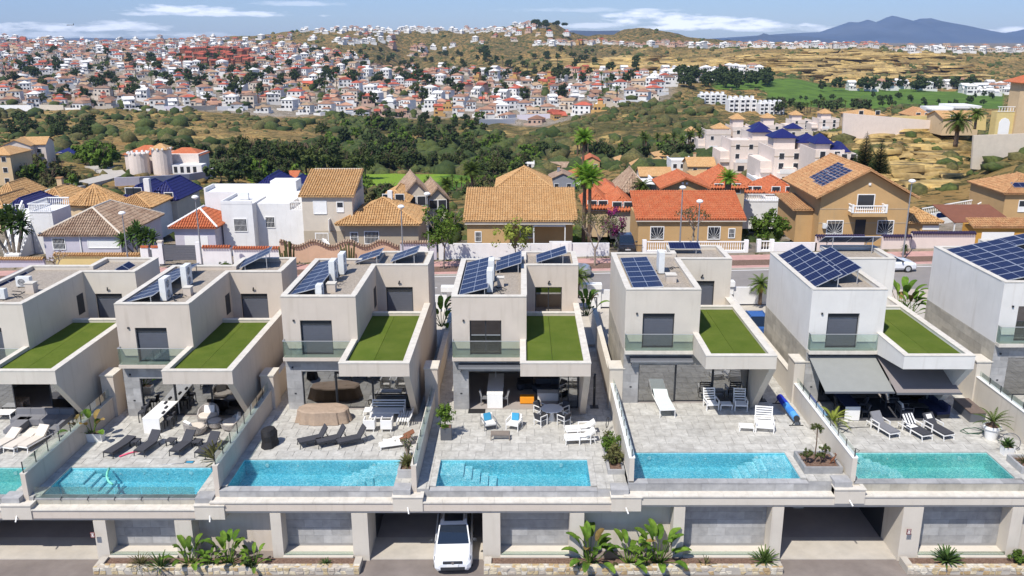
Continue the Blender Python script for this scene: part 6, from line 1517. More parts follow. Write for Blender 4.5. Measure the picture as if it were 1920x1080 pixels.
mh(280, 332, 388, 374, 'c', 'b', 'hip', 'larger blue tiled pavilion roof in front of the scrub bank', rise=2.0, Y=108)
mh(482, 520, 372, 354, 'w', 'b', 'hip', 'blue tiled roof just above the white cubic house, left one', rise=1.4, Y=115)
mh(527, 568, 378, 362, 'w', 'b', 'hip', 'blue tiled roof left of the two storey cream house', rise=1.4, Y=112)
mh(517, 556, 346, 334, 'k', 'r', 'gx', 'small house with red roof beside the golf green trees', rise=1.4)
# castle like house with round towers
p, W = put(242, 300, 325); o = thing('tower_house', 'castle like pink house with two round towers and red roofs on the left valley side', 'house', (p.x-W/2, p.y, p.z)); sc = W/7.5
for (x, y, r, h) in ((3.2, -1, 2.6, 5.4), (8.6, -.5, 2.5, 6.4)):
    MB().lathe([(r, -2), (r, h)], 18, c=(x*sc, y)).build('tower', M['pink_wall'], o)
    c = MB()
    for k in range(12):
        a = k*math.pi/6; c.box(x*sc+math.cos(a)*r-.25, y+math.sin(a)*r-.25, h, x*sc+math.cos(a)*r+.25, y+math.sin(a)*r+.25, h+.45)
    c.build('crenellation', M['white_wall'], o)['kind'] = 'stuff'
MB().box(-2, 3, -2, 18, 11, 4.6).build('wall', M['pink_wall'], o); hip_roof(o, -2, 3, 8, 11, 4.6, 2.0, M['terra_red'], tiles=False); hip_roof(o, 8.5, 4, 18, 11, 4.2, 1.7, M['terra_red'], tiles=False)
hip_roof(o, 6.6*sc, -2.5, 10.6*sc, 1.5, 6.6, 1.4, M['terra_tan'], tiles=False, name='tower_roof'); MB().box(12, -1, -2, 20, 3, 2.2).build('annex', M['white_wall'], o)
for k in range(4): MB().box(12.6+k*1.7, -1.04, .2, 13.5+k*1.7, -1.002, 1.8).build('window', M['pane_dark'], o)
o = thing('retaining_wall', 'curved white retaining wall below the castle like house', 'wall', (0, 0, 0)); pts = [GP(u, v) for u, v in ((216, 350), (262, 348), (310, 345), (355, 342), (395, 335), (408, 322))]
for k in range(len(pts)-1):
    a, b = pts[k], pts[k+1]; MB().beam((a.x, a.y, a.z+.2), (b.x, b.y, b.z+.2), .5, 3.6).build('wall_section', M['lilac_wall'], o)
# valley road on the left
pts = [GP(u, v) for u, v in ((60, 384), (100, 364), (140, 352), (180, 342), (215, 332), (205, 322), (180, 315))]
m = MB(); vs = []
for k, q in enumerate(pts):
    d = (pts[min(k+1, len(pts)-1)]-pts[max(k-1, 0)]).normalized(); n = Vector((-d.y, d.x, 0))*3.0; vs += [q+n+Vector((0, 0, .7)), q-n+Vector((0, 0, .7)), q+n+Vector((0, 0, -2.5)), q-n+Vector((0, 0, -2.5))]
structure(m.add(vs, sum([[(k*4+1, k*4, k*4+4, k*4+5), (k*4, k*4+2, k*4+6, k*4+4), (k*4+3, k*4+1, k*4+5, k*4+7)] for k in range(len(pts)-1)], [])).build('valley_road', M['concrete']))
# --- apartment cluster with pyramid roofs (right centre)
def tower_block(u0, u1, vb, ve, label, roof, body='k', d=9, floors=3, pyr=None, stair=True, bal=0, rot=0, Y=None, rise=1.7, pw=.5):
    p, W = put(u0, u1, vb, Y); h = PY((u0+u1)/2, ve, p.y).z-p.z; wm = M[WM[body]]
    o = thing('apartment_block', label, 'apartment block', (p.x-W/2, p.y, p.z), R(rot), 'apartment blocks with pyramid roofs')
    MB().box(0, 0, -3, W, d, h).build('wall', wm, o); MB().box(-.06, -.06, h-.9, W+.06, -.002, h-.75).build('string_course', M['beige_wall'], o)
    fh = h/floors
    for f in range(floors):
        nw = max(2, int(W/3))
        for k in range(nw):
            x = W*(k+.5)/nw-.5; z = f*fh+fh*.35
            b = MB().box(x-.08, -.06, z-.08, x+1.08, -.002, z+1.28).build('window', M['white'], o); MB().box(x, -.08, z, x+1.0, -.062, z+1.2).build('pane', M['pane_dark'], b)
    MB().box(0, 0, h+.001, W, .2, h+.7).box(0, .2, h+.001, .2, d, h+.7).box(W-.2, .2, h+.001, W, d, h+.7).build('parapet', wm, o)
    if W > 7:
        MB().box(-2.4, 1.5, -3, -.01, d-1, h*.68).build('stepped_wing', wm, o); MB().box(-2.4, .9, h*.30, -.01, 1.49, h*.42).build('stair_parapet', wm, o)
        MB().box(W*.08, -2.4, -3, W*.42, -.01, h*.34).build('front_terrace', wm, o); MB().box(W*.08, -2.45, h*.342, W*.42, -2.3, h*.342+.9).build('terrace_parapet', M['white_wall'], o); MB().box(W*.14, -2.44, .3, W*.3, -2.402, h*.24).build('garage_opening', M['pane_dark'], o)
    for (fx, ph) in (pyr or []):
        x0 = W*fx; w = min(4.6, W*pw); MB().box(x0, d*.35, h, x0+w, d*.35+4.4, h+ph).build('roof_tower', wm, o); hip_roof(o, x0, d*.35, x0+w, d*.35+4.4, h+ph, rise, M[RM[roof]], tiles=False, over=.6, name='pyramid_roof')
    for k in range(bal):
        x = W*(k+.4)/bal; b = MB().box(x, -1.6, fh*1.0, x+2.6, -.003, fh+1.1).build('balcony', wm, o)
    return o
tb_ = tower_block
tb_(1290, 1322, 286, 262, 'pink white block with stepped stair, leftmost of the pyramid roofed group', 'o', pyr=[(.05, 2.4)], d=10)
tb_(1322, 1368, 292, 248, 'pink block with flat tan roof between first two orange pyramids', 'o', pyr=[(.4, 1.0)], floors=2, pw=.6)
tb_(1372, 1412, 285, 242, 'block under the orange pyramid right of the first pair', 'o', pyr=[(.1, 3.0)], d=12)
tb_(1368, 1442, 322, 268, 'white pink block with balcony and two blue pyramids behind it', 'b', pyr=[(.62, 2.4)], bal=1, d=12)
tb_(1402, 1450, 302, 252, 'block topped by the leftmost blue pyramid', 'b', pyr=[(.3, 1.4)], d=10)
tb_(1425, 1465, 262, 238, 'rear block with an orange pyramid, centre of the group', 'o', pyr=[(.2, 3.2)])
tb_(1448, 1530, 342, 286, 'wide white pink block with curved balconies, front of the group', 'b', pyr=[(.1, 2.6), (.68, 1.6)], bal=2, d=13)
tb_(1474, 1522, 272, 250, 'low block under the rearmost blue pyramid', 'b', pyr=[(.15, 1.3)], body='c')
tb_(1483, 1520, 248, 228, 'rear block with orange pyramid, second from right', 'o', pyr=[(.1, 2.6)])
tb_(1534, 1572, 248, 226, 'rearmost block with the rightmost orange pyramid', 'o', pyr=[(.2, 2.6)])
tb_(1526, 1580, 322, 288, 'block under the blue pyramid beside the cliff', 'b', pyr=[(.2, 1.6)], d=10)
tb_(1572, 1606, 318, 296, 'small block with a blue pyramid left of the twin conifers', 'b', pyr=[(.15, .9)], d=8)
# right ridge: long wall, yellow fences, big house, retaining wall
def wallobj(u0, v0, u1, v1, vt0, vt1, m, label, Y0, Y1=None, th=.5, dz=2, name='retaining_wall'):
    Y1 = Y1 or Y0; a = PY(u0, v0, Y0); b = PY(u1, v1, Y1); at_ = PY(u0, vt0, Y0); bt = PY(u1, vt1, Y1); o = thing(name, label, 'wall', a)
    m_ = MB(); vs = [(0, 0, -dz), b-a-Vector((0, 0, dz)), bt-a, at_-a]; m_.add([Vector(q) for q in vs]+[Vector(q)+Vector((0, th, 0)) for q in vs], [(0, 1, 2, 3), (7, 6, 5, 4), (0, 4, 5, 1), (3, 2, 6, 7), (0, 3, 7, 4), (1, 5, 6, 2)]); m_.build('wall', m, o); return o
wallobj(1582, 240, 1770, 252, 212, 228, M['pink_wall'], 'long pinkish retaining wall along the top of the yellow cliff', 196, dz=4); wallobj(1826, 286, 1945, 296, 254, 250, M['cream_wall'], 'big plain cream retaining wall at the right edge', 158, dz=3)
wallobj(1770, 252, 1796, 245, 228, 222, M['cream_wall'], 'cream end section of the ridge wall beside the fan palm', 196, dz=4)
for (a, b, c) in ((1672, 1702, 'left'), (1702, 1742, 'middle'), (1826, 1850, 'right')): wallobj(a, 228, b, 230, 218, 217, M['yellow_wall'], c+' scalloped yellow garden wall on the right ridge', 200 if a < 1800 else 170, dz=1.5)
p = PY(1886, 252, 166); o = thing('house', 'tall pink house with red roof and white arched door at the right edge', 'house', p, 0, None); o.scale = (1.2, 1.2, 1.0)
MB().box(1.2, 0, -3, 12, 3, 9.6).build('wall', M['tan_pale'], o); hip_roof(o, 1.4, 0, 12, 4, 9.6, 1.6, M['terra_red'], tiles=False, over=.7); MB().box(4.2, -1, -3, 12, -.01, 6.6).build('front_wing', M['tan_pale'], o); hip_roof(o, 4.2, -1, 12, 0, 6.6, 1.4, M['terra_red'], tiles=False, over=.5, name='wing_roof')
MB().box(-1.6, .5, -3, 1.19, 2.2, 4.2).build('yellow_annex', M['yellow_wall'], o); balusters(o, -1.6, .5, 1.1, .5, 4.25, sp=.4); MB().prismY([(-1.1, .0), (.6, 0), (.6, 2.2), (.3, 2.8), (-.25, 3.05), (-.8, 2.8), (-1.1, 2.2)], .42, .49).build('arched_door', M['white'], o)
mh(1598, 1660, 222, 216, 'p', 'o', 'hip', 'tan roofed villa behind the ridge wall, left one', Y=215, rise=1.3); mh(1712, 1745, 226, 217, 'p', 't', 'hip', 'orange pyramid roof behind the yellow garden wall', Y=212, rise=1.8)
mh(1768, 1835, 232, 222, 'p', 'o', 'gx', 'ochre gabled house behind the fan palm', Y=190, rise=1.2)
p, W = put(1750, 1830, 216, 330); o = thing('clubhouse', 'long white golf clubhouse with a flat rounded roof', 'clubhouse', (p.x-W/2, p.y, p.z), 0)
MB().box(0, 0, -5, W, 12, 2.6).build('wall', M['white_wall'], o); MB().box(W*.45, -1.5, 2.6, W+1, 12, 3.5).box(-1, -.5, 1.8, W*.42, 6, 2.3).build('roof', M['white_wall'], o)
for k in range(8): MB().box(W*k/8+.5, -.05, .4, W*(k+1)/8-.5, -.002, 2.0).build('window', M['pane_dark'], o)
for (u0, u1, vb, ve, lb) in ((1312, 1362, 196, 176, 'white apartment terrace left of the golf course'), (1366, 1418, 212, 184, 'larger white condominium terrace by the valley road'), (1424, 1470, 216, 192, 'white apartment terrace behind the pyramid roofs')):
    p, W = put(u0, u1, vb); h = PY(u0, ve, p.y).z-p.z; o = thing('condominium', lb, 'apartments', (p.x-W/2, p.y, p.z), 0, 'white condominiums'); n = 5
    for k in range(n):
        MB().box(W*k/n+.05, (k % 2)*1.5, -4, W*(k+1)/n-.05, 10, h*(1-.12*((k+1) % 2))).build('unit', M['white_wall'], o); MB().box(W*k/n+W/n*.3, 4, h*.85, W*k/n+W/n*.7, 8, h+1).build('roof_box', M['white_wall'], o)
        for f in range(3): MB().box(W*(k+.2)/n, (k % 2)*1.5-.1, h*(.1+.3*f), W*(k+.75)/n, (k % 2)*1.5-.003, h*(.25+.3*f)).build('window', M['pane_dark'], o)
# long white walls along the foot of the town
for k, (a, b, v, m, lb) in enumerate(((-20, 60, 205, 'white_wall', 'white'), (75, 120, 205, 'cream_wall', 'cream'), (186, 262, 204, 'white_wall', 'bright white'), (300, 350, 208, 'lilac_wall', 'lilac grey'), (352, 404, 207, 'cream_wall', 'beige'), (408, 465, 208, 'white_wall', 'white panelled'), (600, 692, 219, 'white_wall', 'white'), (790, 862, 206, 'white_wall', 'long white'), (895, 965, 232, 'white_wall', 'tall white'), (970, 1035, 223, 'lilac_wall', 'lilac'), (1078, 1160, 203, 'cream_wall', 'cream'), (1162, 1222, 196, 'white_wall', 'thin white'))):
    p = GP(a, v); q = GP(b, v); o = MB().beam((0, 0, -1), (q.x-p.x, q.y-p.y, q.z-p.z-1), .6, 7.5).build('town_wall', M[m], loc=p); props(o, ['leftmost', 'second', 'third', 'fourth', 'fifth', 'sixth', 'seventh', 'eighth', 'ninth', 'tenth', 'eleventh', 'twelfth'][k]+' '+lb+' wall along the foot of the town, counted from the left', 'wall', 'walls at the foot of the town')
# ================================================================ TOWN
def town_mesh(k, r):
    w = r.uniform(6.5, 10.5); d = r.uniform(7, 9.5); h = r.choice([3.2, 3.5, 6.0, 6.4]); m = MB()
    wallm, roofm = k
    def roofbox(x0, y0, x1, y1, z, kind):
        if kind == 'hip':
            x0 -= .4; x1 += .4; y0 -= .4; y1 += .4; kk = min(x1-x0, y1-y0)/2; rs = kk*.45
            a, b = ((x0+kk, (y0+y1)/2, z+rs), (x1-kk, (y0+y1)/2, z+rs)) if x1-x0 >= y1-y0 else (((x0+x1)/2, y0+kk, z+rs), ((x0+x1)/2, y1-kk, z+rs))
            V = [(x0, y0, z), (x1, y0, z), (x1, y1, z), (x0, y1, z), a, b]; m.add(V, [(0, 1, 5, 4), (1, 2, 5), (2, 3, 4, 5), (3, 0, 4)] if x1-x0 >= y1-y0 else [(0, 1, 4), (1, 2, 5, 4), (2, 3, 5), (3, 0, 4, 5)], 1)
        elif kind == 'gab': m.prismX([(y0-.4, z-.1), ((y0+y1)/2, z+1.5), (y1+.4, z-.1)], x0-.3, x1+.3, 1)
        else: m.box(x0, y0, z, x1, y0+.2, z+.6).box(x0, y0+.2, z, x0+.2, y1, z+.6).box(x1-.2, y0+.2, z, x1, y1, z+.6)
    m.box(0, 0, -4, w, d, h); kd = r.choice(['hip', 'hip', 'gab', 'flat', 'hip']); roofbox(0, 0, w, d, h, kd)
    if r.random() < .8:
        w2 = w*r.uniform(.4, .6); x = 0 if r.random() < .5 else w-w2; h2 = h*.55 if h > 5 else h*.8; m.box(x, -3.2, -4, x+w2, 0, h2); roofbox(x, -3.2, x+w2, 0, h2, r.choice(['hip', 'flat', 'gab']))
    if h < 5 and r.random() < .5: m.box(w*.3, d*.4, h, w*.75, d*.9, h+2.8); roofbox(w*.3, d*.4, w*.75, d*.9, h+2.8, 'hip')
    m.box(-1, -5.5, -4, w+1.5, -5.2, .9).box(w+1.2, -5.2, -4, w+1.5, d, .8)
    for f in range(2 if h > 5 else 1):
        for q in range(3):
            x = w*(q+.25)/3; z = .7+f*3; m.box(x, -.06, z, x+1.3, -.003, z+1.4, 2)
            if q < 2: m.box(-.06, d*(q+.3)/2, z, -.003, d*(q+.3)/2+1.2, z+1.2, 2)
    m.box(w*.15, -3.27, .6, w*.15+1.4, -3.203, 2.3, 2)
    me = m.mesh('town_house', [wallm, roofm, M['pane_dark']]); return me
M['tw'] = mat('town_white', (.70, .68, .65), .9, .05, .5, rnd=.10); M['tc'] = mat('town_cream', (.60, .52, .43), .9, .05, .5, rnd=.12); M['tp'] = mat('town_pink', (.54, .37, .28), .9, .05, .5, rnd=.14); M['to'] = mat('town_ochre', (.50, .30, .11), .9, .05, .5, rnd=.12); M['trw'] = mat('town_red_wall', (.33, .13, .07), .9, .05, .5, rnd=.1)
M['r1'] = mat('town_roof_salmon', (.34, .185, .12), .9, .3, .12, rnd=.25); M['r2'] = mat('town_roof_red', (.36, .085, .05), .9, .3, .12, rnd=.25); M['r3'] = mat('town_roof_tan', (.38, .26, .16), .9, .3, .12, rnd=.2); M['r4'] = mat('town_roof_brown', (.20, .125, .09), .9, .3, .12, rnd=.25)
KINDS = [('tw', 'r1', 'white house with a salmon roof', 7), ('tw', 'r2', 'white house with a red roof', 4), ('tw', 'r3', 'white house with a tan roof', 3), ('tw', 'r4', 'white house with a brown roof', 5), ('tw', 'tw', 'all white house', 8), ('tc', 'r1', 'cream house with a salmon roof', 5),
         ('tc', 'r3', 'cream house with a tan roof', 2), ('tc', 'r4', 'cream house with a brown roof', 3), ('tp', 'r1', 'pinkish house with a salmon roof', 4), ('to', 'r2', 'ochre house with a red roof', 2), ('tp', 'r2', 'pinkish house with a red roof', 3)]
rr = random.Random(42); TM = []
for (a, b, lb, wgt) in KINDS: TM.append([town_mesh((M[a], M[b]), rr) for _ in range(3)])
RED = town_mesh((M['trw'], M['r2']), rr)
wts = [k[3] for k in KINDS]
def zone(u): return ['far left', 'left', 'centre left', 'centre', 'centre right', 'right', 'far right'][min(6, max(0, int(u/180)))]
spots = []
Y = 570.0; row = 0
while Y < 1700:
    stepx = 11.5+Y*.004; X = (-80-UC)*(Y*.96+8)/FPX; off = rr.uniform(0, 10)
    X += off
    while True:
        u = float(uof(X, Y))
        if u > 1300: break
        ph = (row//3) % 2
        yy = Y+rr.uniform(-2.5, 2.5)+6*math.sin(X/60)
        tm_ = float(townmask(u, yy))
        if tm_ > .6 and rr.random() < .93: spots.append((X, yy, u))
        elif yy > 1560 and 40 < u < 1060 and tm_ < .6 and rr.random() < .45: spots.append((X, yy, u))
        X += stepx*rr.uniform(.88, 1.3)
        if rr.random() < .06: X += stepx*.8
    Y += 16+Y*.012; row += 1
    if row % 4 == 3: Y += 7
spots.sort(key=lambda s: s[1]); print('town spots', len(spots))
rest = MB(); mats_rest = [M[k] for k in ('tw', 'tc', 'tp', 'to', 'trw', 'r1', 'r2', 'r3', 'r4')]+[M['pane_dark']]; mi = {m.name: i for i, m in enumerate(mats_rest)}
def mesh_into(mb, me, loc, rot, sc):
    n = len(mb.v); c, s = math.cos(rot), math.sin(rot)
    for v in me.vertices:
        x, y, z = v.co*sc; mb.v.append((x*c-y*s+loc[0], x*s+y*c+loc[1], z+loc[2]))
    ml = [mi[m.name] for m in me.materials]
    for p in me.polygons: mb.f.append(tuple(i+n for i in p.vertices)); mb.m.append(ml[p.material_index])
cnt = 0
for (X, Yy, u) in spots:
    k = rr.choices(range(len(KINDS)), wts)[0]; me = rr.choice(TM[k]); lab = KINDS[k][2]
    v_ = pix(X, Yy, GZ(X, Yy))[1]
    if 338 < u < 462 and 98 < v_ < 126: me = RED; lab = 'dark red house with a red roof'
    rot = rr.gauss(0, .25)+(.35 if u < 400 else -.1); sc = rr.uniform(.85, 1.1)*(1+max(0, Yy-900)*.0002); z = GZ(X, Yy)+.6
    if cnt < 295:
        o = inst('town_house', me, None, (X, Yy, z), (0, 0, rot), sc); props(o, lab+(' in lowest town rows, ' if Yy < 610 else ' in lower town rows, ' if Yy < 650 else ' in middle town rows, ')+zone(u), 'house', 'houses of the valley town'); cnt += 1
    else: mesh_into(rest, me, (X, Yy, z), rot, sc)
# houses on the plateau right of the town and small groups
def group_row(u0, u1, v, n, spread=6, kinds=(0, 1, 4, 5)):
    for k in range(n):
        u = u0+(u1-u0)*(k+rr.random()*.7)/n; p = GP(u, v+rr.uniform(-spread/2, spread/2)); mesh_into(rest, rr.choice(TM[rr.choice(kinds)]), (p.x, p.y, p.z+.8), rr.gauss(0, .3), 1.0)
group_row(1040, 1150, 82, 16, 5, (5, 6, 0, 9)); group_row(1150, 1290, 86, 22, 6, (0, 4, 5, 8, 7)); group_row(1290, 1440, 88, 22, 5, (0, 4, 5)); group_row(1440, 1660, 88, 36, 7, (0, 1, 4, 4, 5)); group_row(1660, 1920, 96, 30, 8, (4, 4, 0, 6))
group_row(1590, 1900, 168, 16, 5, (4, 0, 4)); group_row(1800, 1890, 176, 10, 6, (4, 0, 4)); group_row(560, 960, 59, 70, 7, (4, 4, 4, 0)); group_row(620, 700, 80, 10, 4, (4, 3)); group_row(960, 1010, 50, 8, 4, (4, 4, 0)); group_row(1225, 1330, 150, 12, 8, (4, 4, 3)); group_row(1000, 1060, 84, 8, 4, (4, 0))
group_row(0, 400, 74, 60, 6, (4, 4, 0, 5)); group_row(1240, 1420, 138, 14, 8, (4, 4, 0))
o = rest.build('distant_houses', mats_rest); props(o, 'rows of far white and salmon houses higher up the town and ridges', 'houses', kind='stuff')
# ================================================================ FAR MOUNTAINS AND SEA
def mountain(name, Y, depth, us, vs, m, base=-42):
    n = len(us)*6; uu = np.linspace(us[0], us[-1], n); vv = np.interp(uu, us, vs)
    rows = 15; V = []; F = []
    for j in range(rows):
        t = j/(rows-1); prof = (1-abs(2*t-1))**.85
        for i in range(n):
            y = Y+(t-.5)*depth; x = (uu[i]-UC)*(Y*.96)/FPX*(1+(t-.5)*.05); top = _zof(Y, vv[i]); z = base+(top-base)*prof
            z += (float(fbm(np.array(x/900.), np.array(y/700.), 8, 4))*.16)*(top-base)*(math.sin(t*math.pi))*(0 if abs(t-.5) < .04 else 1)
            V.append((x, y, z))
    for j in range(rows-1):
        for i in range(n-1): F.append((j*n+i, j*n+i+1, (j+1)*n+i+1, (j+1)*n+i))
    return structure(MB().add(V, F).build(name, m, smooth=True))
M['mount'] = mat('mountain_scrub_haze_blue', (.04, .055, .085), .95, .35, .0012, col2=(.075, .08, .085), scale2=.0009, amt2=.8)  # blue of distance haze put into the scrub base colour
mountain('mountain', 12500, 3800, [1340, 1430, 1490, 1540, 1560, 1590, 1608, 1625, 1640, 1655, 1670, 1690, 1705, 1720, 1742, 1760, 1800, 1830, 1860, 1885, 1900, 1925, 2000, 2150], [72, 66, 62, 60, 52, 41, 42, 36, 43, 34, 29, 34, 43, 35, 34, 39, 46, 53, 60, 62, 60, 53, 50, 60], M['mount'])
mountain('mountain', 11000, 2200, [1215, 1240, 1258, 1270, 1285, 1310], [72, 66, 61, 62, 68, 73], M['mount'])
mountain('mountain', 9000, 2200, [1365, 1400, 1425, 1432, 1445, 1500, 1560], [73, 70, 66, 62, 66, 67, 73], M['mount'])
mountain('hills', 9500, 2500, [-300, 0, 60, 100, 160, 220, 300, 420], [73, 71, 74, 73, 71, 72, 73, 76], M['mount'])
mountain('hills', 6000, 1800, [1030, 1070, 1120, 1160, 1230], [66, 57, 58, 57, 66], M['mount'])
# air
hz = bpy.data.materials.new('air'); hz.use_nodes = True; hz.node_tree.nodes.clear(); ho = hz.node_tree.nodes.new('ShaderNodeOutputMaterial'); pv = hz.node_tree.nodes.new('ShaderNodeVolumePrincipled')
pv.inputs['Color'].default_value = (.42, .62, 1.0, 1); pv.inputs['Density'].default_value = 5.5e-5; pv.inputs['Anisotropy'].default_value = 0; hz.node_tree.links.new(pv.outputs[0], ho.inputs['Volume'])
o = MB().box(-12000, -300, -140, 14000, 15500, 620).build('haze', hz); o['kind'] = 'stuff'
# ================================================================ VEGETATION
def foliage(name, a, b, sc=.6, rnd=.25):
    m = mat(name, a, .8, .35, 4, rnd=rnd, col2=b, scale2=sc, amt2=1, spec=.15); nt = m.node_tree; bs = nt.nodes['Principled BSDF']; o = nt.nodes['Material Output']
    tr = nt.nodes.new('ShaderNodeBsdfTranslucent'); mx = nt.nodes.new('ShaderNodeMixShader'); mx.inputs[0].default_value = .25
    src = bs.inputs['Base Color'].links[0].from_socket; nt.links.new(src, tr.inputs[0]); nt.links.new(bs.outputs[0], mx.inputs[1]); nt.links.new(tr.outputs[0], mx.inputs[2]); nt.links.new(mx.outputs[0], o.inputs[0]); return m
M['leaf_pine'] = foliage('pine_foliage', (.055, .078, .022), (.10, .118, .034)); M['leaf_dark'] = foliage('dark_foliage', (.038, .06, .02), (.068, .092, .028))
M['leaf_green'] = foliage('green_foliage', (.07, .13, .018), (.13, .19, .03)); M['leaf_yel'] = foliage('yellow_green_foliage', (.15, .19, .03), (.24, .26, .05)); M['leaf_olive'] = foliage('olive_foliage', (.09, .10, .035), (.15, .14, .055))
M['leaf_palm'] = foliage('palm_leaf', (.06, .10, .018), (.12, .16, .03)); M['leaf_bright'] = foliage('bright_leaf', (.10, .22, .02), (.20, .32, .04)); M['leaf_banana'] = foliage('banana_leaf', (.055, .13, .015), (.17, .26, .035), 1.5); M['leaf_dry'] = foliage('dry_leaf', (.20, .15, .05), (.26, .17, .06))
M['leaf_yucca'] = foliage('yucca_leaf', (.05, .10, .03), (.12, .18, .04)); M['flower'] = foliage('bougainvillea', (.28, .02, .14), (.12, .02, .08)); M['bark'] = mat('bark', (.14, .095, .065), .95, .3, 6, bump=.6, bscale=12); M['bark_pale'] = mat('pale_bark', (.27, .22, .17), .95, .3, 6); M['pot_w'] = M['white']
M['scrub1'] = mat('scrub_olive', (.062, .068, .022), .95, .5, 1.5, col2=(.13, .11, .04), scale2=.35, amt2=1); M['scrub2'] = mat('scrub_green', (.04, .062, .016), .95, .5, 1.5, col2=(.085, .10, .026), scale2=.35, amt2=1); M['scrub3'] = mat('scrub_dry', (.16, .115, .045), .95, .5, 1.5)
NR = np.random.default_rng(4)
def leaf_quads(cen, k, spread, size, up=.3, aspect=.6):
    """k random quads round each centre; returns verts, faces arrays"""
    cen = np.repeat(np.asarray(cen, float), k, 0); n = len(cen); d = NR.normal(size=(n, 3)); d /= np.linalg.norm(d, axis=1)[:, None]
    c = cen+d*spread*(NR.random((n, 1))**.5); nrm = d+np.array([0, 0, up]); a = np.cross(nrm, NR.normal(size=(n, 3))); a /= np.linalg.norm(a, axis=1)[:, None]; b = np.cross(nrm, a); b /= np.linalg.norm(b, axis=1)[:, None]
    s = size*(.6+.8*NR.random((n, 1))); a = a*s; b = b*s*aspect
    V = np.stack([c-a, c-b, c+a, c+b], 1).reshape(-1, 3); return V
def mesh_quads(name, V, m, extra=None, em=None):
    n = len(V)//4; me = bpy.data.meshes.new(name); me.vertices.add(len(V)); me.vertices.foreach_set('co', V.ravel().astype(np.float32)); me.loops.add(n*4); me.loops.foreach_set('vertex_index', np.arange(n*4)); me.polygons.add(n)
    me.polygons.foreach_set('loop_start', np.arange(0, n*4, 4)); me.polygons.foreach_set('loop_total', np.full(n, 4)); me.materials.append(m); me.update(); return me
def ell(n, rx, ry, rz, z, shell=.55, lobes=0):
    d = NR.normal(size=(n, 3)); d /= np.linalg.norm(d, axis=1)[:, None]; r = shell+(1-shell)*NR.random((n, 1)); p = d*r
    if lobes:
        ph = NR.random(3)*6; p *= (1+.22*np.sin(np.arctan2(p[:, 1], p[:, 0])*lobes+ph[0]+p[:, 2]*3))[:, None]
    p = p*np.array([rx, ry, rz]); p[:, 2] += z; return p
def branchy(mb, p, d, L, r, depth, rnd, tips, spread=.5, n=3):
    q = p+d*L; mid = p+d*L*.5+Vector((rnd.uniform(-1, 1), rnd.uniform(-1, 1), 0))*L*.05; mb.tube([p, mid, q], [r, r*.85, r*.7], 6 if r > .06 else 4, cap=False)
    if depth == 0: tips.append(tuple(q)); return
    for k in range(n):
        a = 2*math.pi*(k+rnd.random()*.6)/n; x = Vector((math.cos(a), math.sin(a), 0)); e = (d+x*spread*rnd.uniform(.7, 1.3)+Vector((0, 0, .12))).normalized(); branchy(mb, q, e, L*rnd.uniform(.62, .85), r*.62, depth-1, rnd, tips, spread, n)
PROTO = {}
def tree_proto(key, seed, h, r, cz, rz, leafm, nclump, k, spread, size, trunkr=.18, bark='bark', flat=False, trunkh=None, lobes=3, branches=True):
    rnd = random.Random(seed); mb = MB(); th = trunkh or h*.45; tips = []
    branchy(mb, Vector((0, 0, -.6)), Vector((rnd.uniform(-.06, .06), rnd.uniform(-.06, .06), 1)).normalized(), th+.6, trunkr, 2 if branches else 0, rnd, tips, .55, 3)
    tm = mb.mesh('trunk', M[bark], True); c = ell(nclump, r, r, rz, cz, .5, lobes)
    if flat: c[:, 2] = np.where(c[:, 2] < cz-rz*.3, cz-rz*.3+NR.random(len(c))*.4, c[:, 2])
    lm = mesh_quads('crown', leaf_quads(c, k, spread, size), M[leafm]); PROTO[key] = (tm, lm)
tree_proto('pine0', 1, 9, 3.6, 6.4, 2.9, 'leaf_pine', 42, 26, .9, .42, .22); tree_proto('pine1', 2, 8, 4.2, 6.0, 2.2, 'leaf_pine', 46, 26, .9, .42, .2, flat=True); tree_proto('pine2', 3, 7, 3.0, 4.6, 2.9, 'leaf_dark', 38, 26, .85, .42, .2)
tree_proto('round0', 4, 5, 2.6, 3.4, 2.2, 'leaf_dark', 26, 20, .7, .45, .15); tree_proto('round1', 5, 5, 2.6, 3.2, 2.1, 'leaf_green', 26, 20, .7, .45, .15); tree_proto('round2', 6, 4, 2.8, 2.0, 2.0, 'leaf_olive', 26, 20, .7, .4, .12)
def tree(kind, loc, sc, label, name='tree', cat='tree', group=None, rz=None):
    tm, lm = PROTO[kind]; o = thing(name, label, cat, loc, random.uniform(0, 6.28) if rz is None else rz, group); s = sc if isinstance(sc, tuple) else (sc, sc, sc); o.scale = s
    inst('trunk', tm, o); inst('crown', lm, o); return o
# palms
def frond(mb, L, droop, width, n=9, kind='pin', a=0, e=.5, base=(0, 0, 0), m=0):
    """a leaf arching from base along azimuth a, elevation e"""
    dx, dy = math.cos(a), math.sin(a); p = Vector(base); pts = [p.copy()]; el = e
    for k in range(n): p = p+Vector((dx*math.cos(el), dy*math.cos(el), math.sin(el)))*(L/n); el -= droop/n; pts.append(p.copy())
    side = Vector((-dy, dx, 0))
    for k in range(n):
        t = (k+.5)/n; w = width*math.sin(math.pi*(.12+.83*t))**.7; q0, q1 = pts[k], pts[k+1]; d = (q1-q0)
        if kind == 'pin':
            for s in (-1, 1): mb.add([q0, q0+d*.55, q0+d*.9+side*s*w+Vector((0, 0, -w*.35))], [(0, 1, 2)], m)
            for s in (-1, 1): mb.add([q0+d*.5, q1, q0+d*1.4+side*s*w*.95+Vector((0, 0, -w*.4))], [(0, 1, 2)], m)
        else:
            for s in (-1, 1): mb.add([q0, q1, q1+side*s*w+Vector((0, 0, -w*.15)), q0+side*s*(width*math.sin(math.pi*(.12+.83*k/n))**.7)+Vector((0, 0, -w*.15))], [(0, 1, 2, 3)], m)
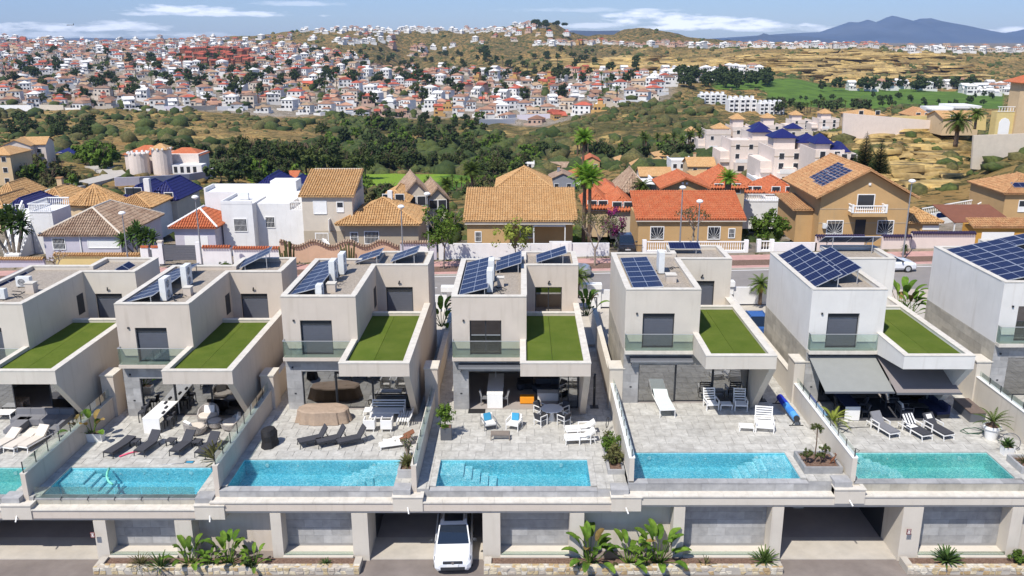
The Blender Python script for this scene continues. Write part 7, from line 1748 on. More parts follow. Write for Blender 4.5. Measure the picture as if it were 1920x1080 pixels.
def palm_proto(key, seed, h, L, nf, leafm='leaf_palm', tr=.22, fan=False, skirt=True, n=7):
    rnd = random.Random(seed); t = MB(); x = rnd.uniform(-.2, .2); rings = []
    t.tube([(x*(z/h)**2, 0, z) for z in np.linspace(-.6, h, 9)], [tr*(1.25-.3*k/8+(.08 if k % 2 else 0)) for k in range(9)], 8); c = MB(); base = (x, 0, h)
    for k in range(nf):
        a = 2.4*k+rnd.uniform(-.2, .2); e = 1.25-1.7*k/nf; frond(c, L*rnd.uniform(.85, 1.1), 1.2 if not fan else .6, L*(.20 if not fan else .34), n, 'pin', a, e, base, 0)
    if skirt:
        for k in range(nf//2): frond(c, L*.6, .5, L*.16, 4, 'pin', 2.4*k+1, -.9-.3*rnd.random(), base, 1)
    PROTO[key] = (t.mesh('trunk', M['bark'], True), c.mesh('crown', [M[leafm], M['leaf_dry']]))
palm_proto('palm_tall', 1, 8, 2.0, 34, 'leaf_bright', .2, True); palm_proto('palm_mid', 2, 5, 2.1, 30, 'leaf_palm', .22, True); palm_proto('palm_date', 3, 3.6, 2.8, 34, 'leaf_palm', .3); palm_proto('palm_far', 4, 6.5, 2.2, 16, 'leaf_palm', .22, True, True, 4); palm_proto('palm_thick', 5, 4.2, 1.3, 26, 'leaf_bright', .34, True)
def size_of(u, vb, vt, p): return PY(u, vt, p.y).z-p.z
# scattered bands of individuals: (u0,u1,v0,v1,n,kinds,hmin,hmax,label,group)
rp = random.Random(9); Hh = {'pine0': 9.3, 'pine1': 8.2, 'pine2': 7.5, 'round0': 5.6, 'round1': 5.3, 'round2': 4.0, 'palm_far': 8.5}
FARV = []
def band(u0, u1, v0, v1, n, kinds, h0, h1, label, group, name='tree', cat='tree', avoid=None, far=False):
    k = 0; tries = 0
    while k < n and tries < n*6:
        tries += 1; u = rp.uniform(u0, u1); v = rp.uniform(v0, v1)
        if avoid and avoid(u, v): continue
        kd = rp.choice(kinds); p = GP(u, v); s = rp.uniform(h0, h1)/Hh[kd]
        if far:
            lm = PROTO[kd][1]; co = np.empty(len(lm.vertices)*3, np.float32); lm.vertices.foreach_get('co', co); co = co.reshape(-1, 4, 3)[::2].reshape(-1, 3); c0 = co.reshape(-1, 4, 3).mean(1, keepdims=True); co = (c0+(co.reshape(-1, 4, 3)-c0)*1.4).reshape(-1, 3); FARV.append(co*s+np.array(p)); k += 1; continue
        tree(kd, p, (s*rp.uniform(.85, 1.15), s*rp.uniform(.85, 1.15), s), label, name, cat, group); k += 1
green = lambda u, v: 705 < u < 880 and v > 326
band(455, 715, 318, 338, 34, ['pine0', 'pine1', 'pine2'], 7, 11, 'dark green pine in the belt of trees left of the golf green', 'pines in the valley belt', 'pine_tree')
band(700, 960, 316, 322, 20, ['pine0', 'pine2'], 5, 8, 'dark round tree in the row just behind the bright golf green', 'trees behind the golf green')
band(880, 980, 322, 345, 14, ['pine0', 'pine2', 'round1'], 5, 8, 'dense tree right of the bright golf green', 'trees right of the golf green')
band(600, 930, 244, 312, 60, ['pine0', 'pine2', 'round0', 'round1'], 5, 9, 'dark tree of the wooded gully above the golf green', 'trees of the wooded gully')
band(640, 910, 222, 248, 30, ['round0', 'round1', 'pine2'], 4, 7, 'dark tree at the top of the wooded gully below the town', 'upper gully trees')
band(930, 1300, 288, 306, 26, ['round0', 'round1', 'pine2'], 4, 7, 'bushy tree at the foot of the scrub hill right of centre', 'trees at the foot of the scrub hill')
band(1060, 1310, 284, 298, 18, ['palm_far'], 7, 10, 'palm in the row at the foot of the scrub hill', 'palms at the foot of the scrub hill', 'palm_tree', 'palm')
band(780, 900, 352, 368, 8, ['palm_far'], 3.5, 5, 'young palm in front of the golf green', 'palms in front of the golf green', 'palm_tree', 'palm')
band(660, 970, 350, 385, 26, ['round0', 'round1', 'round2'], 3, 4.5, 'low bushy tree between the golf green and the street houses', 'bushy trees before the golf green', avoid=lambda u, v: 700 < u < 885 and v < 372)
band(400, 560, 335, 352, 14, ['pine2', 'round0', 'round1'], 4, 7, 'dark tree above the white cubic house', 'trees above the white cubic house')
band(160, 222, 300, 322, 12, ['palm_far', 'round1'], 5, 8, 'palm or leafy tree left of the castle like house', 'trees left of the castle like house')
band(300, 470, 285, 318, 16, ['pine2', 'round0'], 4, 6, 'dark tree on the bank behind the castle like house', 'trees behind the castle like house')
band(-10, 150, 322, 360, 16, ['round0', 'round1', 'round2'], 3, 6, 'bushy tree on the left slope below the pinkish houses', 'trees on the left slope')
band(-10, 190, 225, 262, 26, ['round0', 'pine2'], 4, 7, 'dark bushy tree on the scrub plain at far left', 'trees on the left scrub plain')
band(1540, 1850, 167, 172, 30, ['round0', 'pine2'], 8, 13, 'dark tree in the long row behind the right golf course', 'tree row behind the right golf course', far=True)
band(1440, 1860, 180, 204, 46, ['round0', 'pine2', 'round1'], 3, 5.5, 'small tree dotted on the right golf course', 'trees on the right golf course', far=True)
band(1270, 1440, 148, 170, 40, ['round0', 'pine2'], 9, 14, 'dark tree in the wood left of the right golf course', 'wood left of the right golf course', far=True)
band(1440, 1620, 203, 216, 22, ['palm_far', 'round0'], 6, 9, 'palm or tree between golf course and pyramid roofs', 'trees by the pyramid roofs')
band(10, 1200, 100, 165, 190, ['pine0', 'round0', 'pine2'], 7, 12, 'far', 'far', far=True)
band(10, 1200, 150, 200, 45, ['pine0', 'round0', 'pine2'], 8, 13, 'dark green tree rising between the houses of the valley town', 'trees of the valley town')
band(10, 1200, 120, 200, 50, ['palm_far'], 9, 13, 'tall palm rising between the houses of the valley town', 'palms of the valley town', 'palm_tree', 'palm')
band(1000, 1060, 50, 56, 10, ['pine1', 'round0'], 10, 16, 'dark pine on the summit of the brown hill', 'pines on the summit', far=True)
o = link(bpy.data.objects.new('distant_trees', mesh_quads('distant_trees', np.concatenate(FARV), M['leaf_dark']))); props(o, 'far dark trees of the town, the golf course edge and the summit', 'trees', kind='stuff')
# small far trees as one mass (uncountable)
def blobs(name, pts, sizes, m, label, cat, an=(1, 1, 1), boxy=False):
    ico = np.array([(0, 0, 1), (.89, 0, .45), (.28, .85, .45), (-.72, .53, .45), (-.72, -.53, .45), (.28, -.85, .45), (.72, .53, -.45), (-.28, .85, -.45), (-.89, 0, -.45), (-.28, -.85, -.45), (.72, -.53, -.45)])
    F = np.array([(0, 1, 2), (0, 2, 3), (0, 3, 4), (0, 4, 5), (0, 5, 1), (1, 6, 2), (2, 7, 3), (3, 8, 4), (4, 9, 5), (5, 10, 1), (2, 6, 7), (3, 7, 8), (4, 8, 9), (5, 9, 10), (1, 10, 6)])
    if boxy: ico = np.array([(a, b, c) for c in (-1, 1) for b in (-1, 1) for a in (-1, 1)]+[(0, 0, 1), (0, -1, 0), (0, 0, 0)], float)*np.array([1, 1, .8]); F = np.array([(4, 5, 8), (5, 7, 8), (7, 6, 8), (6, 4, 8), (0, 1, 9), (1, 5, 9), (5, 4, 9), (4, 0, 9), (1, 3, 7), (1, 7, 5), (0, 4, 6), (0, 6, 2), (2, 6, 7), (2, 7, 3), (0, 1, 5)])
    n = len(pts); pts = np.asarray(pts, float); sizes = np.asarray(sizes, float)
    jit = 1+.7*(NR.random((n, 11, 1))-.5); sc = np.stack([sizes*(.8+.6*NR.random(n)), sizes*(.8+.6*NR.random(n)), sizes*(.55+.35*NR.random(n))], 1)[:, None, :]*np.array(an)
    V = (ico[None]*jit*sc+pts[:, None, :]+np.array([0, 0, 1.])*sc[:, :, 2:3]*.45*np.array([0, 0, 1.])).reshape(-1, 3); Fs = (F[None]+np.arange(n)[:, None, None]*11).reshape(-1, 3)
    me = bpy.data.meshes.new(name); me.vertices.add(len(V)); me.vertices.foreach_set('co', V.ravel()); me.loops.add(Fs.size); me.loops.foreach_set('vertex_index', Fs.ravel()); me.polygons.add(len(Fs)); me.polygons.foreach_set('loop_start', np.arange(0, Fs.size, 3)); me.polygons.foreach_set('loop_total', np.full(len(Fs), 3))
    mm = m if isinstance(m, list) else [m]
    for q in mm: me.materials.append(q)
    if len(mm) > 1: me.polygons.foreach_set('material_index', np.repeat(NR.integers(0, len(mm), n), 15))
    me.update(); o = link(bpy.data.objects.new(name, me)); return props(o, label, cat, kind='stuff')
def scatter(n, u0, u1, y0, y1, dens, s0, s1, sink=0, clumpy=0., power=1.):
    U = NR.uniform(u0, u1, n); Yq = np.exp(NR.uniform(math.log(y0), math.log(y1), n)) if power == 1 else NR.uniform(y0, y1, n); X = (U-UC)*(Yq*math.cos(PITCH)+8)/FPX
    d = dens(U, Yq); nz_ = fbm(X/45, Yq/45, 55, 3)+.5*fbm(X/12, Yq/12, 57, 2); keep = NR.random(n) < d*np.clip(.5+clumpy*nz_*2, 0, 1.4); X, Yq = X[keep], Yq[keep]; Z = terr(X, Yq); s = (s0+(s1-s0)*NR.random(len(X))**2.2)
    return np.stack([X, Yq, Z-sink], 1), s
def scrubd(u, Y): return (1-golfmask(u, Y))*(1-townmask(u, Y))*smooth(135, 170, Y)
nonear = lambda u, Y: scrubd(u, Y)
pts, s = scatter(15000, -60, 1980, 130, 600, nonear, .4, 1.9, .1, .9); blobs('scrub', pts, s, [M['scrub1'], M['scrub2'], M['scrub1'], M['scrub3'], M['scrub2']], 'low olive and dry scrub covering the valley slopes', 'scrub')
pts, s = scatter(9000, -60, 1980, 560, 1750, lambda u, Y: scrubd(u, Y)*.9, 1.2, 4.0, .2, .9, 2); blobs('scrub', pts, s, [M['scrub1'], M['scrub2'], M['scrub2']], 'dark scrub dotted over the far brown hills and yellow cliffs', 'scrub')
pts, s = scatter(3200, -60, 1300, 565, 1750, lambda u, Y: townmask(u, Y), 1.5, 4.2, -.8, .5, 2); blobs('town_greenery', pts, s, [M['leaf_dark'], M['leaf_pine']], 'dark garden greenery filling the gaps between the town houses', 'greenery')
pts, s = scatter(1500, -60, 1350, 240, 570, nonear, 1.8, 4.6, .3, 1.0); blobs('scrub', pts, s, [M['scrub2'], M['leaf_dark'], M['scrub1']], 'larger dark bushes in clusters over the valley slopes', 'scrub')
gy = lambda u, Y: smooth(610, 660, u)*(1-smooth(900, 960, u))*smooth(300, 340, Y)*(1-smooth(520, 570, Y))
pts, s = scatter(2600, 560, 1000, 290, 580, gy, 1.5, 3.6, -.4, .6); blobs('gully_bushes', pts, s, [M['leaf_dark'], M['leaf_pine'], M['scrub2']], 'dense dark green bushes filling the wooded gully', 'bushes')
pts, s = scatter(900, 1040, 1680, 93, 135, lambda u, Y: 1+0*u, .3, 1.1, 0, .9); blobs('garden_shrubs', pts, s, [M['leaf_dark'], M['leaf_green'], M['scrub2']], 'small garden shrubs between the red and tan roofs', 'shrubs')
pts, s = scatter(1700, -60, 1040, 98, 250, lambda u, Y: (1-golfmask(u, Y))*smooth(98, 110, Y), .5, 1.6, 0, .9); blobs('garden_shrubs', pts, s, [M['leaf_dark'], M['scrub1'], M['scrub2']], 'shrubs on the banks below the street houses', 'shrubs')
# rocks breaking out of the yellow cliffs
def rocks(n, u0, u1, y0, y1, s0, s1, label):
    pts, s = scatter(n, u0, u1, y0, y1, lambda u, Y: np.clip(rockmask(u, Y), 0, 1), s0, s1, .3, .3); m = mat('cliff_rock%d' % n, (.52, .37, .14), .95, .3, .8, col2=(.26, .18, .08), scale2=.12, amt2=1); s2 = s.copy(); blobs('cliff_rocks', pts, s2, m, label, 'rocks', (1.5, .7, .42) if y0 < 500 else (3.2, .8, .34), True)
rocks(2600, 1500, 1830, 140, 215, .5, 2.2, 'broken yellow sandstone blocks of the near cliff'); rocks(2500, 1040, 1830, 870, 1160, 2.5, 7, 'yellow sandstone ledges of the far cliff')
# ---- named near trees
def at_street(u, v, Y): p = PY(u, v, Y); p.z = S(p.x)-.05; return p
tree_proto('street_green', 21, 6, 2.0, 4.3, 2.1, 'leaf_green', 44, 30, .55, .15, .09, trunkh=2.2, bark='bark_pale'); tree_proto('street_yel', 22, 5, 2.0, 3.4, 1.4, 'leaf_yel', 36, 22, .55, .14, .07, trunkh=1.8)
tree_proto('bush_big', 24, 3, 2.2, 1.7, 1.7, 'leaf_green', 60, 40, .5, .16, .1, trunkh=.8, lobes=0)
tree('street_green', at_street(832, 492, 80.5), 1.0, 'green street tree with thin trunk left of the long white wall', 'street_tree')
tree('street_yel', at_street(968, 492, 81), .95, 'yellow green young street tree before the ochre house', 'street_tree')
tree('bush_big', PY(1437, 448, 90), (1.0, 1.0, .95), 'large round green bush left of the big gabled house', 'bush', 'bush')
def bare_tree(loc, h, label, leafm, nleaf, depth=4, seed=3, spread=.6, lsz=.09, name='bare_tree'):
    rnd = random.Random(seed); mb = MB(); tips = []; branchy(mb, Vector((0, 0, -.2)), Vector((0, 0, 1)), h*.28, .12, depth, rnd, tips, spread, 3); o = thing(name, label, 'tree', loc); mb.build('trunk', M['bark_pale'], o)
    if nleaf: inst('crown', mesh_quads('crown', leaf_quads(np.array(tips), nleaf, .45, lsz), M[leafm]), o)
    return o
bare_tree(at_street(1115, 498, 80.5), 6.3, 'wide sparse tree with grey twigs before the white wall, right of centre', 'leaf_olive', 9, 4, 5, .62); bare_tree(PY(1300, 452, 86), 4.6, 'sparse twiggy tree in front of the long red roof', 'leaf_olive', 5, 4, 8, .6)
bare_tree(at_street(105, 496, 81.5), 3.4, 'small bare tree by the tan coping wall at lower left street', 'leaf_dry', 2, 3, 11, .8)
def palm(kind, p, sc, label): return tree(kind, p, sc, label, 'palm_tree', 'palm')
palm('palm_tall', PY(1094, 452, 93), .92, 'left one of the tall pair of palms behind the street'); palm('palm_tall', PY(1105, 452, 92), .86, 'right one of the tall pair of palms behind the street')
palm('palm_tall', PY(1092, 345, 118), .80, 'higher palm crown standing just behind the tall pair'); palm('palm_thick', PY(1362, 402, 97), 1.0, 'thick trunked palm right of the tan gable above the red roof')
palm('palm_date', PY(1205, 378, 108), .55, 'short feathery palm before the brown fan shaped roof'); palm('palm_date', PY(1792, 268, 150), 1.05, 'big fan palm at the edge of the right ridge'); palm('palm_mid', PY(886, 372, 150), 1.0, 'green palm between golf green and ochre roof')
palm('palm_mid', PY(840, 392, 120), .7, 'yellowish palm behind the skylight gables'); palm('palm_date', PY(1828, 238, 165), .7, 'smaller palm right of the fan palm')
def conifer(loc, h, label):
    rnd = random.Random(int(h*10)); o = thing('conifer', label, 'conifer', loc); MB().tube([(0, 0, -.5), (0, 0, h)], [.16, .03], 6).build('trunk', M['bark'], o); c = MB(); n = 24
    for k in range(n):
        z = h*(.08+.9*k/n); L = h*.30*(1-k/n)+.2
        for j in range(8): a = j*math.pi/4+k*.5; frond(c, L, -.5, L*.4, 6, 'pin', a, -.1, (0, 0, z))
    c.build('crown', M['leaf_dark'], o)
conifer(PY(1619, 318, 128), 5.6, 'left one of the two dark conifers by the yellow cliff'); conifer(PY(1647, 328, 124), 5.2, 'right one of the two dark conifers by the yellow cliff')
def rosette(mb, c, n, L, w, e0=1.4, e1=.1, rnd=None, m=0, droop=.4):
    for k in range(n): frond(mb, L*rnd.uniform(.8, 1.1), droop, w, 3, 'pal', 2.4*k, e0+(e1-e0)*k/n, c, m)
def yucca(loc, label, heads, sc=1.0, leafm='leaf_yucca', name='yucca', cat='yucca', L=.7, seed=1, w=.05):
    rnd = random.Random(seed); o = thing(name, label, cat, loc)
    for (x, y, h) in heads: MB().tube([(x*.4, y*.4, -.2), (x*.8, y*.8, h*.5), (x, y, h)], [.16*sc, .12*sc, .09*sc], 6).build('trunk', M['bark_pale'], o)
    c = MB()
    for (x, y, h) in heads: rosette(c, (x, y, h), 46, L, w, 1.5, -.7, rnd)
    c.build('leaves', M[leafm], o)['kind'] = 'stuff'; return o
yucca(PY(24, 470, 87), 'clump of tall yuccas with thick trunks at the left edge', [(-1.6, 0, 2.4), (-.7, .3, 3.1), (.3, 0, 2.8), (1.2, .2, 3.2), (-.2, .8, 3.6), (.8, .9, 2.2)], L=1.25, w=.15)
yucca(PY(262, 474, 86.5), 'dense yucca bush right of the brown hip roof house', [(-1.6, 0, 1.3), (-.8, .2, 1.8), (0, 0, 2.1), (.8, .2, 1.9), (1.5, 0, 1.5), (-.3, .6, 2.4), (.4, -.3, 1.4)], L=.95, w=.12, seed=3)
yucca(at_street(1693, 500, 82), 'small spiky yucca by the lamp post near the right edge', [(0, 0, .7)], L=.5)
def cactus(loc, h, label, seed):
    rnd = random.Random(seed); o = thing('cactus', label, 'cactus', loc)
    for k in range(9):
        a = 2*math.pi*k/9; r = rnd.uniform(.25, .7); hh = h*rnd.uniform(.6, 1); MB().tube([(0, 0, 0), (math.cos(a)*r, math.sin(a)*r, hh*.35), (math.cos(a)*r*1.2, math.sin(a)*r*1.2, hh)], [.1, .11, .07], 6).build('stem', M['leaf_olive'], o)
cactus(at_street(540, 492, 82), 2.9, 'tall candelabra cactus beside the wavy coping, left one', 1); cactus(at_street(650, 482, 82.5), 2.4, 'candelabra cactus standing at the peach wall middle', 2)
o = thing('bougainvillea', 'purple bougainvillea bush beside the red roofed street house', 'bush', PY(1150, 448, 90)); inst('flowers', mesh_quads('flowers', leaf_quads(ell(26, 1.3, 1, 1.5, 2.0), 40, .45, .09), M['flower']), o); inst('leaves', mesh_quads('leaves', leaf_quads(ell(20, 1.4, 1, 1.7, 1.8), 26, .5, .09), M['leaf_dark']), o)
tree('bush_big', PY(735, 490, 81), (.35, .35, .2), 'low verge bush before the peach wall', 'bush', 'bush'); tree('bush_big', at_street(418, 496, 81.5), (.35, .35, .28), 'small round bush before the white wall with red coping', 'bush', 'bush'); tree('bush_big', PY(1700, 440, 98), (1.3, .8, .6), 'dark hedge behind the tall lamp post at right', 'hedge', 'hedge')
# passage plants
def strelitzia(loc, h, n, label, seed, name='banana_plant', spread=.45, cat='banana plant', w=.26, dry=.05):
    rnd = random.Random(seed); o = thing(name, label, cat, loc)
    for k in range(n):
        a = 2.4*k+rnd.uniform(-.3, .3); e = rnd.uniform(.95, 1.45) if k < n*.6 else rnd.uniform(.4, .9); L = h*rnd.uniform(.45, .6)*(1 if k < n*.6 else .7); bl = h*rnd.uniform(.34, .46); dx, dy = math.cos(a), math.sin(a)
        st = Vector((dx*.08*rnd.random()*3, dy*.08, 0)); d = Vector((dx*math.cos(e), dy*math.cos(e), math.sin(e))); tip = st+d*L; mb = MB().tube([st, st+d*L*.5+Vector((0, 0, .02)), tip], [.028, .022, .014], 5, cap=False); mt = M['leaf_dry'] if rnd.random() < dry else M['leaf_banana']
        stalk = mb.build('leaf_stalk', M['leaf_banana'], o)
        mb = MB(); side = Vector((-dy, dx, 0)); p = tip.copy(); el = e; pts = [p.copy()]; N = 7
        for q in range(N): p = p+Vector((dx*math.cos(el), dy*math.cos(el), math.sin(el)))*(bl/N); el -= rnd.uniform(.9, 1.5)/N; pts.append(p.copy())
        ww = [w*h*.34*math.sin(math.pi*(.06+.9*q/N))**.55 for q in range(N+1)]
        for q in range(N):
            for s in (-1, 1):
                cut = .93 if rnd.random() < .35 else 1; up = Vector((0, 0, .35)); mb.add([pts[q], pts[q+1], pts[q+1]+(side*s+up)*ww[q+1]*cut, pts[q]+(side*s+up)*ww[q]], [(0, 1, 2, 3)])
        mb.build('leaf', mt, o)
    return o
for (u, v, Y, h, lb, sd_) in ((1100, 590, 59, 2.2, 'banana plant in the passage right of the middle villa roof lawn', 1), (828, 612, 59, 2.4, 'banana plant in the passage left of the middle villa', 2), (1692, 585, 59, 2.8, 'broad leaved banana plants behind the awning villa roof lawn', 3), (1706, 592, 58, 2.0, 'lower banana plant behind the awning villa roof lawn', 4)):
    strelitzia(PY(u, v, Y), h, 14, lb, sd_)
palm('palm_date', PY(1083, 552, 66), .42, 'small palm crown at the rear corner of the middle villa'); palm('palm_date', PY(1425, 375+190, 66), .4, 'little yellow palm in the gap left of the awning villa')
# front planters
zf = GZL+.26
for (u, v, h, n, lb, sd_) in ((356, 1062, 1.75, 20, 'leftmost broad leaved banana plant in the left planter', 11), (428, 1062, 1.95, 22, 'tallest banana plant in the left planter', 12), (476, 1066, 1.3, 14, 'low banana plant at the right of the left planter group', 13), (395, 1066, 1.2, 12, 'short banana plant between the two big ones in the left planter', 17),
                               (1106, 1060, 2.25, 24, 'leftmost tall banana plant in the middle planter', 14), (1178, 1062, 2.0, 16, 'middle banana plant with bright upright leaf in the middle planter', 15), (1236, 1060, 2.4, 24, 'tallest banana plant at the right of the middle planter', 16), (1205, 1066, 1.1, 12, 'low banana leaves between the two right plants', 18)):
    strelitzia(PZ(u, v-6, zf), h*.9, int(n*.8), lb, sd_)
def tuft(loc, h, n, label, m, seed, w=.02, name='grass_tuft', cat='grass', droop=.8, e1=.3):
    rnd = random.Random(seed); c = MB()
    for k in range(n): frond(c, h*rnd.uniform(.7, 1.1), droop, w, 4, 'pal', 2.4*k, 1.5+(e1-1.5)*k/n, (rnd.uniform(-.06, .06), rnd.uniform(-.06, .06), 0))
    o = c.build(name, M[m], loc=loc); return props(o, label, cat)
tuft(PZ(264, 1062, zf), .75, 60, 'feathery grass tuft at the left of the left planter', 'leaf_olive', 1); tuft(PZ(302, 1066, zf), .85, 46, 'narrow leaved oleander in the left planter', 'leaf_yucca', 2, .035, 'oleander', 'shrub', .3)
tuft(PZ(610, 1060, zf), .4, 26, 'small spiky plant alone in the left planter', 'leaf_yucca', 3, .03, 'agave', 'agave'); tuft(PZ(1432, 1054, zf), .85, 60, 'spiky dark green plant at the right end of the middle planter', 'leaf_yucca', 4, .035, 'agave', 'agave', .5)
tuft(PZ(1322, 1060, zf), .5, 16, 'tiny sprouting plant in the middle planter', 'leaf_olive', 5, .03, 'seedling', 'plant', .5); tuft(PZ(1775, 1054, zf), .85, 70, 'broad agave in the lower right planter', 'leaf_yucca', 6, .05, 'agave', 'agave', .6); tuft(PZ(1085, 1064, zf), .5, 20, 'small spiky plant left of the tall banana plants', 'leaf_yucca', 7, .03, 'agave', 'agave')
def bush(loc, r, label, m, n=26, k=30, lz=.06, sz=1, name='bush', cat='bush'):
    o = thing(name, label, cat, loc); inst('foliage', mesh_quads('foliage', leaf_quads(ell(n, r, r, r*sz, r*sz*.9, .3), k, r*.35, lz), M[m]), o); MB().tube([(0, 0, -.05), (0, 0, r*.8)], .03, 5).build('stem', M['bark'], o); return o
bush(PZ(1908, 1056, zf), .42, 'round green bush at the lower right corner', 'leaf_green', sz=.8); bush(PZ(466, 1064, zf), .33, 'dark round bush low in the left planter', 'leaf_dark', sz=.9)
for k, (u, v) in enumerate(((440, 1072), (405, 1070), (1150, 1070), (1215, 1071), (350, 1072))): bush(PZ(u, v-8, zf), .2, ['first', 'second', 'third', 'fourth', 'fifth'][k]+' tiny grey ground plant among the planter bark chips', 'leaf_olive', 10, 16, .05, .5, 'ground_plant', 'plant')
# terrace plants
def box_pot(loc, w, d, h, label, m): o = thing('plant_pot', label, 'plant pot', loc); MB().prismX([(-d*.4, 0), (d*.4, 0), (d*.5, h), (-d*.5, h)], -w/2, w/2).build('pot', m, o); MB().box(-w*.46, -d*.44, h-.03, w*.46, d*.44, h+.01).build('soil', M['dirt'], o); return o
p = G(833, 826, 3)+Vector((.1, .2, 0)); box_pot(p, .6, .5, .75, 'dark square pot under the green shrub by the boundary wall', M['darkbox']); o = bush(p+Vector((-.05, .1, .7)), .55, 'dense green shrub in the dark pot by the boundary wall', 'leaf_green', 44, 34, .06, 1.35)
p = G(172, 832, 1)+Vector((.0, .4, 0)); box_pot(p, .95, .5, .5, 'white planter box with a broad leaved plant by the leftmost wall', M['white']); strelitzia(p+Vector((-.1, 0, .45)), 1.5, 8, 'broad leaved plant in the white planter box', 31, w=.4, dry=.3)
tuft(G(404, 866, 1)+Vector((.1, .1, .0)), 1.1, 50, 'small feathery shrub next to the fourth dark lounger', 'leaf_olive', 9, .05, 'shrub', 'shrub', .4)
def stone_planter_box(i, x0, x1, y0, y1, h, label):
    o = thing('raised_planter', label, 'planter', (x0, y0, VZ[i]), 0, None); W, Dp = x1-x0, y1-y0
    MB().box(0, 0, -.7, W, .12, h).box(0, Dp-.12, .0, W, Dp, h).box(0, .12, -.0, .12, Dp-.12, h).box(W-.12, .12, .0, W, Dp-.12, h).build('rim', M['stone'], o); MB().box(.12, .12, 0, W-.12, Dp-.12, h-.12).build('soil', M['dirt'], o); return o
stone_planter_box(2, -6.25, -5.45, 39.0, 41.0, .45, 'grey stone planter at the right end of the third pool'); o = tuft(Vector((-5.85, 39.8, .33)), .7, 60, 'low grassy plant in the planter beside the third pool', 'leaf_olive', 12, .03, 'grass_tuft', 'grass')
bare_tree(Vector((-5.9, 40.3, .33)), 1.9, 'knobbly little bare tree in the planter beside the third pool', 'leaf_dark', 4, 3, 21, .35, .05)
stone_planter_box(3, 4.3, 5.15, 39.4, 43.2, .25, 'long stone planter along the right of the middle pool')
bush(Vector((4.7, 40.3, .15)), .55, 'front green shrub in the planter right of the middle pool', 'leaf_olive', 30, 34, .06); bush(Vector((4.7, 41.5, .15)), .58, 'rear green shrub in the planter right of the middle pool', 'leaf_green', 30, 34, .06); bush(Vector((4.6, 42.6, .15)), .42, 'small flowering shrub behind the two shrubs', 'leaf_olive', 14, 20, .05)
stone_planter_box(4, 13.95, 15.85, 38.7, 40.5, .35, 'stone planter with red bark chips at the right end of the fifth pool')
def topiary(p, h, r, label):
    o = thing('topiary', label, 'topiary', p); MB().tube([(0, 0, 0), (.03, 0, h*.5), (0, 0, h)], .03, 6).build('stem', M['bark'], o); inst('ball', mesh_quads('ball', leaf_quads(ell(18, r, r, r*.6, h, .4), 40, r*.3, .035), M['leaf_pine']), o)
for (x, y, h, r, lb) in ((14.75, 39.7, 1.75, .34, 'tallest topiary ball on a thin stem'), (14.25, 39.4, .55, .32, 'low topiary ball at the left of the planter'), (15.15, 39.5, .75, .28, 'small topiary ball right of the tall one'), (14.9, 39.3, .45, .25, 'lowest topiary ball in the middle of the planter')): topiary(Vector((x, y, VZ[4]+.25)), h, r, lb)
o = thing('garden_sculpture', 'small rusty animal shaped ornament in the topiary planter', 'ornament', (15.55, 39.3, VZ[4]+.23)); MB().tube([(-.15, 0, 0), (-.05, 0, .22), (.05, 0, .36), (.12, 0, .5), (.05, 0, .6)], [.03, .06, .06, .04, .03], 6).tube([(.12, 0, 0), (.05, 0, .25)], .025, 5).build('figure', mat('rust', (.20, .08, .04), .8), o)
p = G(1555, 803, 5)+Vector((.15, 0, 0)); o = thing('potted_palm', 'yellow green cycad palm left of the blue covered table', 'potted palm', p); MB().lathe([(.2, 0), (.24, .15), (.15, .4)], 10).build('trunk', M['bark'], o); c = MB()
for k in range(22): frond(c, 1.15, 1.3, .13, 9, 'pin', 2.4*k, 1.35-1.1*k/22, (0, 0, .4))
c.build('leaves', M['leaf_yel'], o)
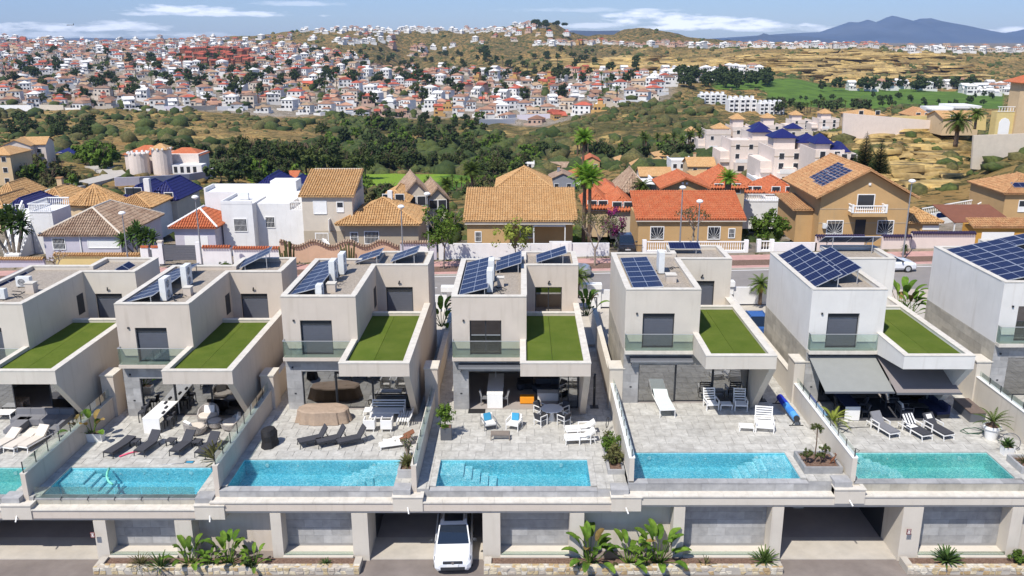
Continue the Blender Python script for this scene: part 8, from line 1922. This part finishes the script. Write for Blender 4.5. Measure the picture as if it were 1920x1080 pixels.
p = G(1857, 822, 5); o = thing('plant_pot', 'big white round pot with a cycad by the brown storage box', 'plant pot', p); MB().lathe([(.28, 0), (.40, .6), (.46, .62), (.46, .75), (.38, .76)], 20).build('pot', M['white'], o, smooth=False); MB().lathe([(.36, .74), (.36, .77)], 16).build('soil', M['dirt'], o)
o = thing('potted_palm', 'cycad growing in the big white round pot', 'potted palm', p+Vector((0, 0, .76))); c = MB()
for k in range(20): frond(c, 1.1, 1.2, .12, 9, 'pin', 2.4*k, 1.35-1.0*k/20, (0, 0, .15))
MB().lathe([(.12, 0), (.15, .1), (.08, .25)], 8).build('trunk', M['bark'], o); c.build('leaves', M['leaf_palm'], o)
p = Vector((24.9, 40.6, VZ[5])); box_pot(p+Vector((.2, .2, 0)), .5, .5, .45, 'small white pot near the right end of the green pool', M['white']); tuft(p+Vector((.2, .2, .45)), .5, 36, 'spiky plant in the small white pot', 'leaf_yucca', 33, .05, 'agave', 'agave')
stone_planter_box(5, 24.7, 26.4, 38.7, 40.1, .35, 'stone planter at the right end of the green pool'); tuft(Vector((25.2, 39.4, VZ[5]+.25)), .5, 24, 'thin tuft in the planter right of the green pool', 'leaf_olive', 34, .03)
# small aircraft and roof top gantry on the skyline
p = PY(132, 47, 900); o = thing('aircraft', 'tiny dark aircraft in the sky at upper left', 'aircraft', p); MB().tube([(-3.6, 0, 0), (3.2, 0, 0)], [.35, .25], 6).build('fuselage', M['dark'], o); MB().box(-1, -3, .0, .4, 3, .18).build('wing', M['dark'], o); MB().prismY([(2.6, 0), (3.4, 0), (3.5, 1.6), (3.0, 1.6)], -.1, .1).build('tail_fin', M['dark'], o)

# ---- tell look-alikes of one group apart by where they stand, counted from the left
from collections import defaultdict
def dedupe():
    g = defaultdict(list)
    for ob in COL.objects:
        if ob.parent is None and ob.get('label') and ob.get('group'): g[(ob['group'], ob['label'])].append(ob)
    for (gr, lb), obs in g.items():
        if len(obs) < 2: continue
        obs.sort(key=lambda q: pix(*q.location)[0])
        for k, ob in enumerate(obs):
            n = k+1; sf = 'th' if 10 <= n % 100 <= 20 else {1: 'st', 2: 'nd', 3: 'rd'}.get(n % 10, 'th')
            ob['label'] = lb+(', leftmost one' if k == 0 else ', rightmost one' if k == len(obs)-1 else ', %d%s from left' % (n, sf))
dedupe()
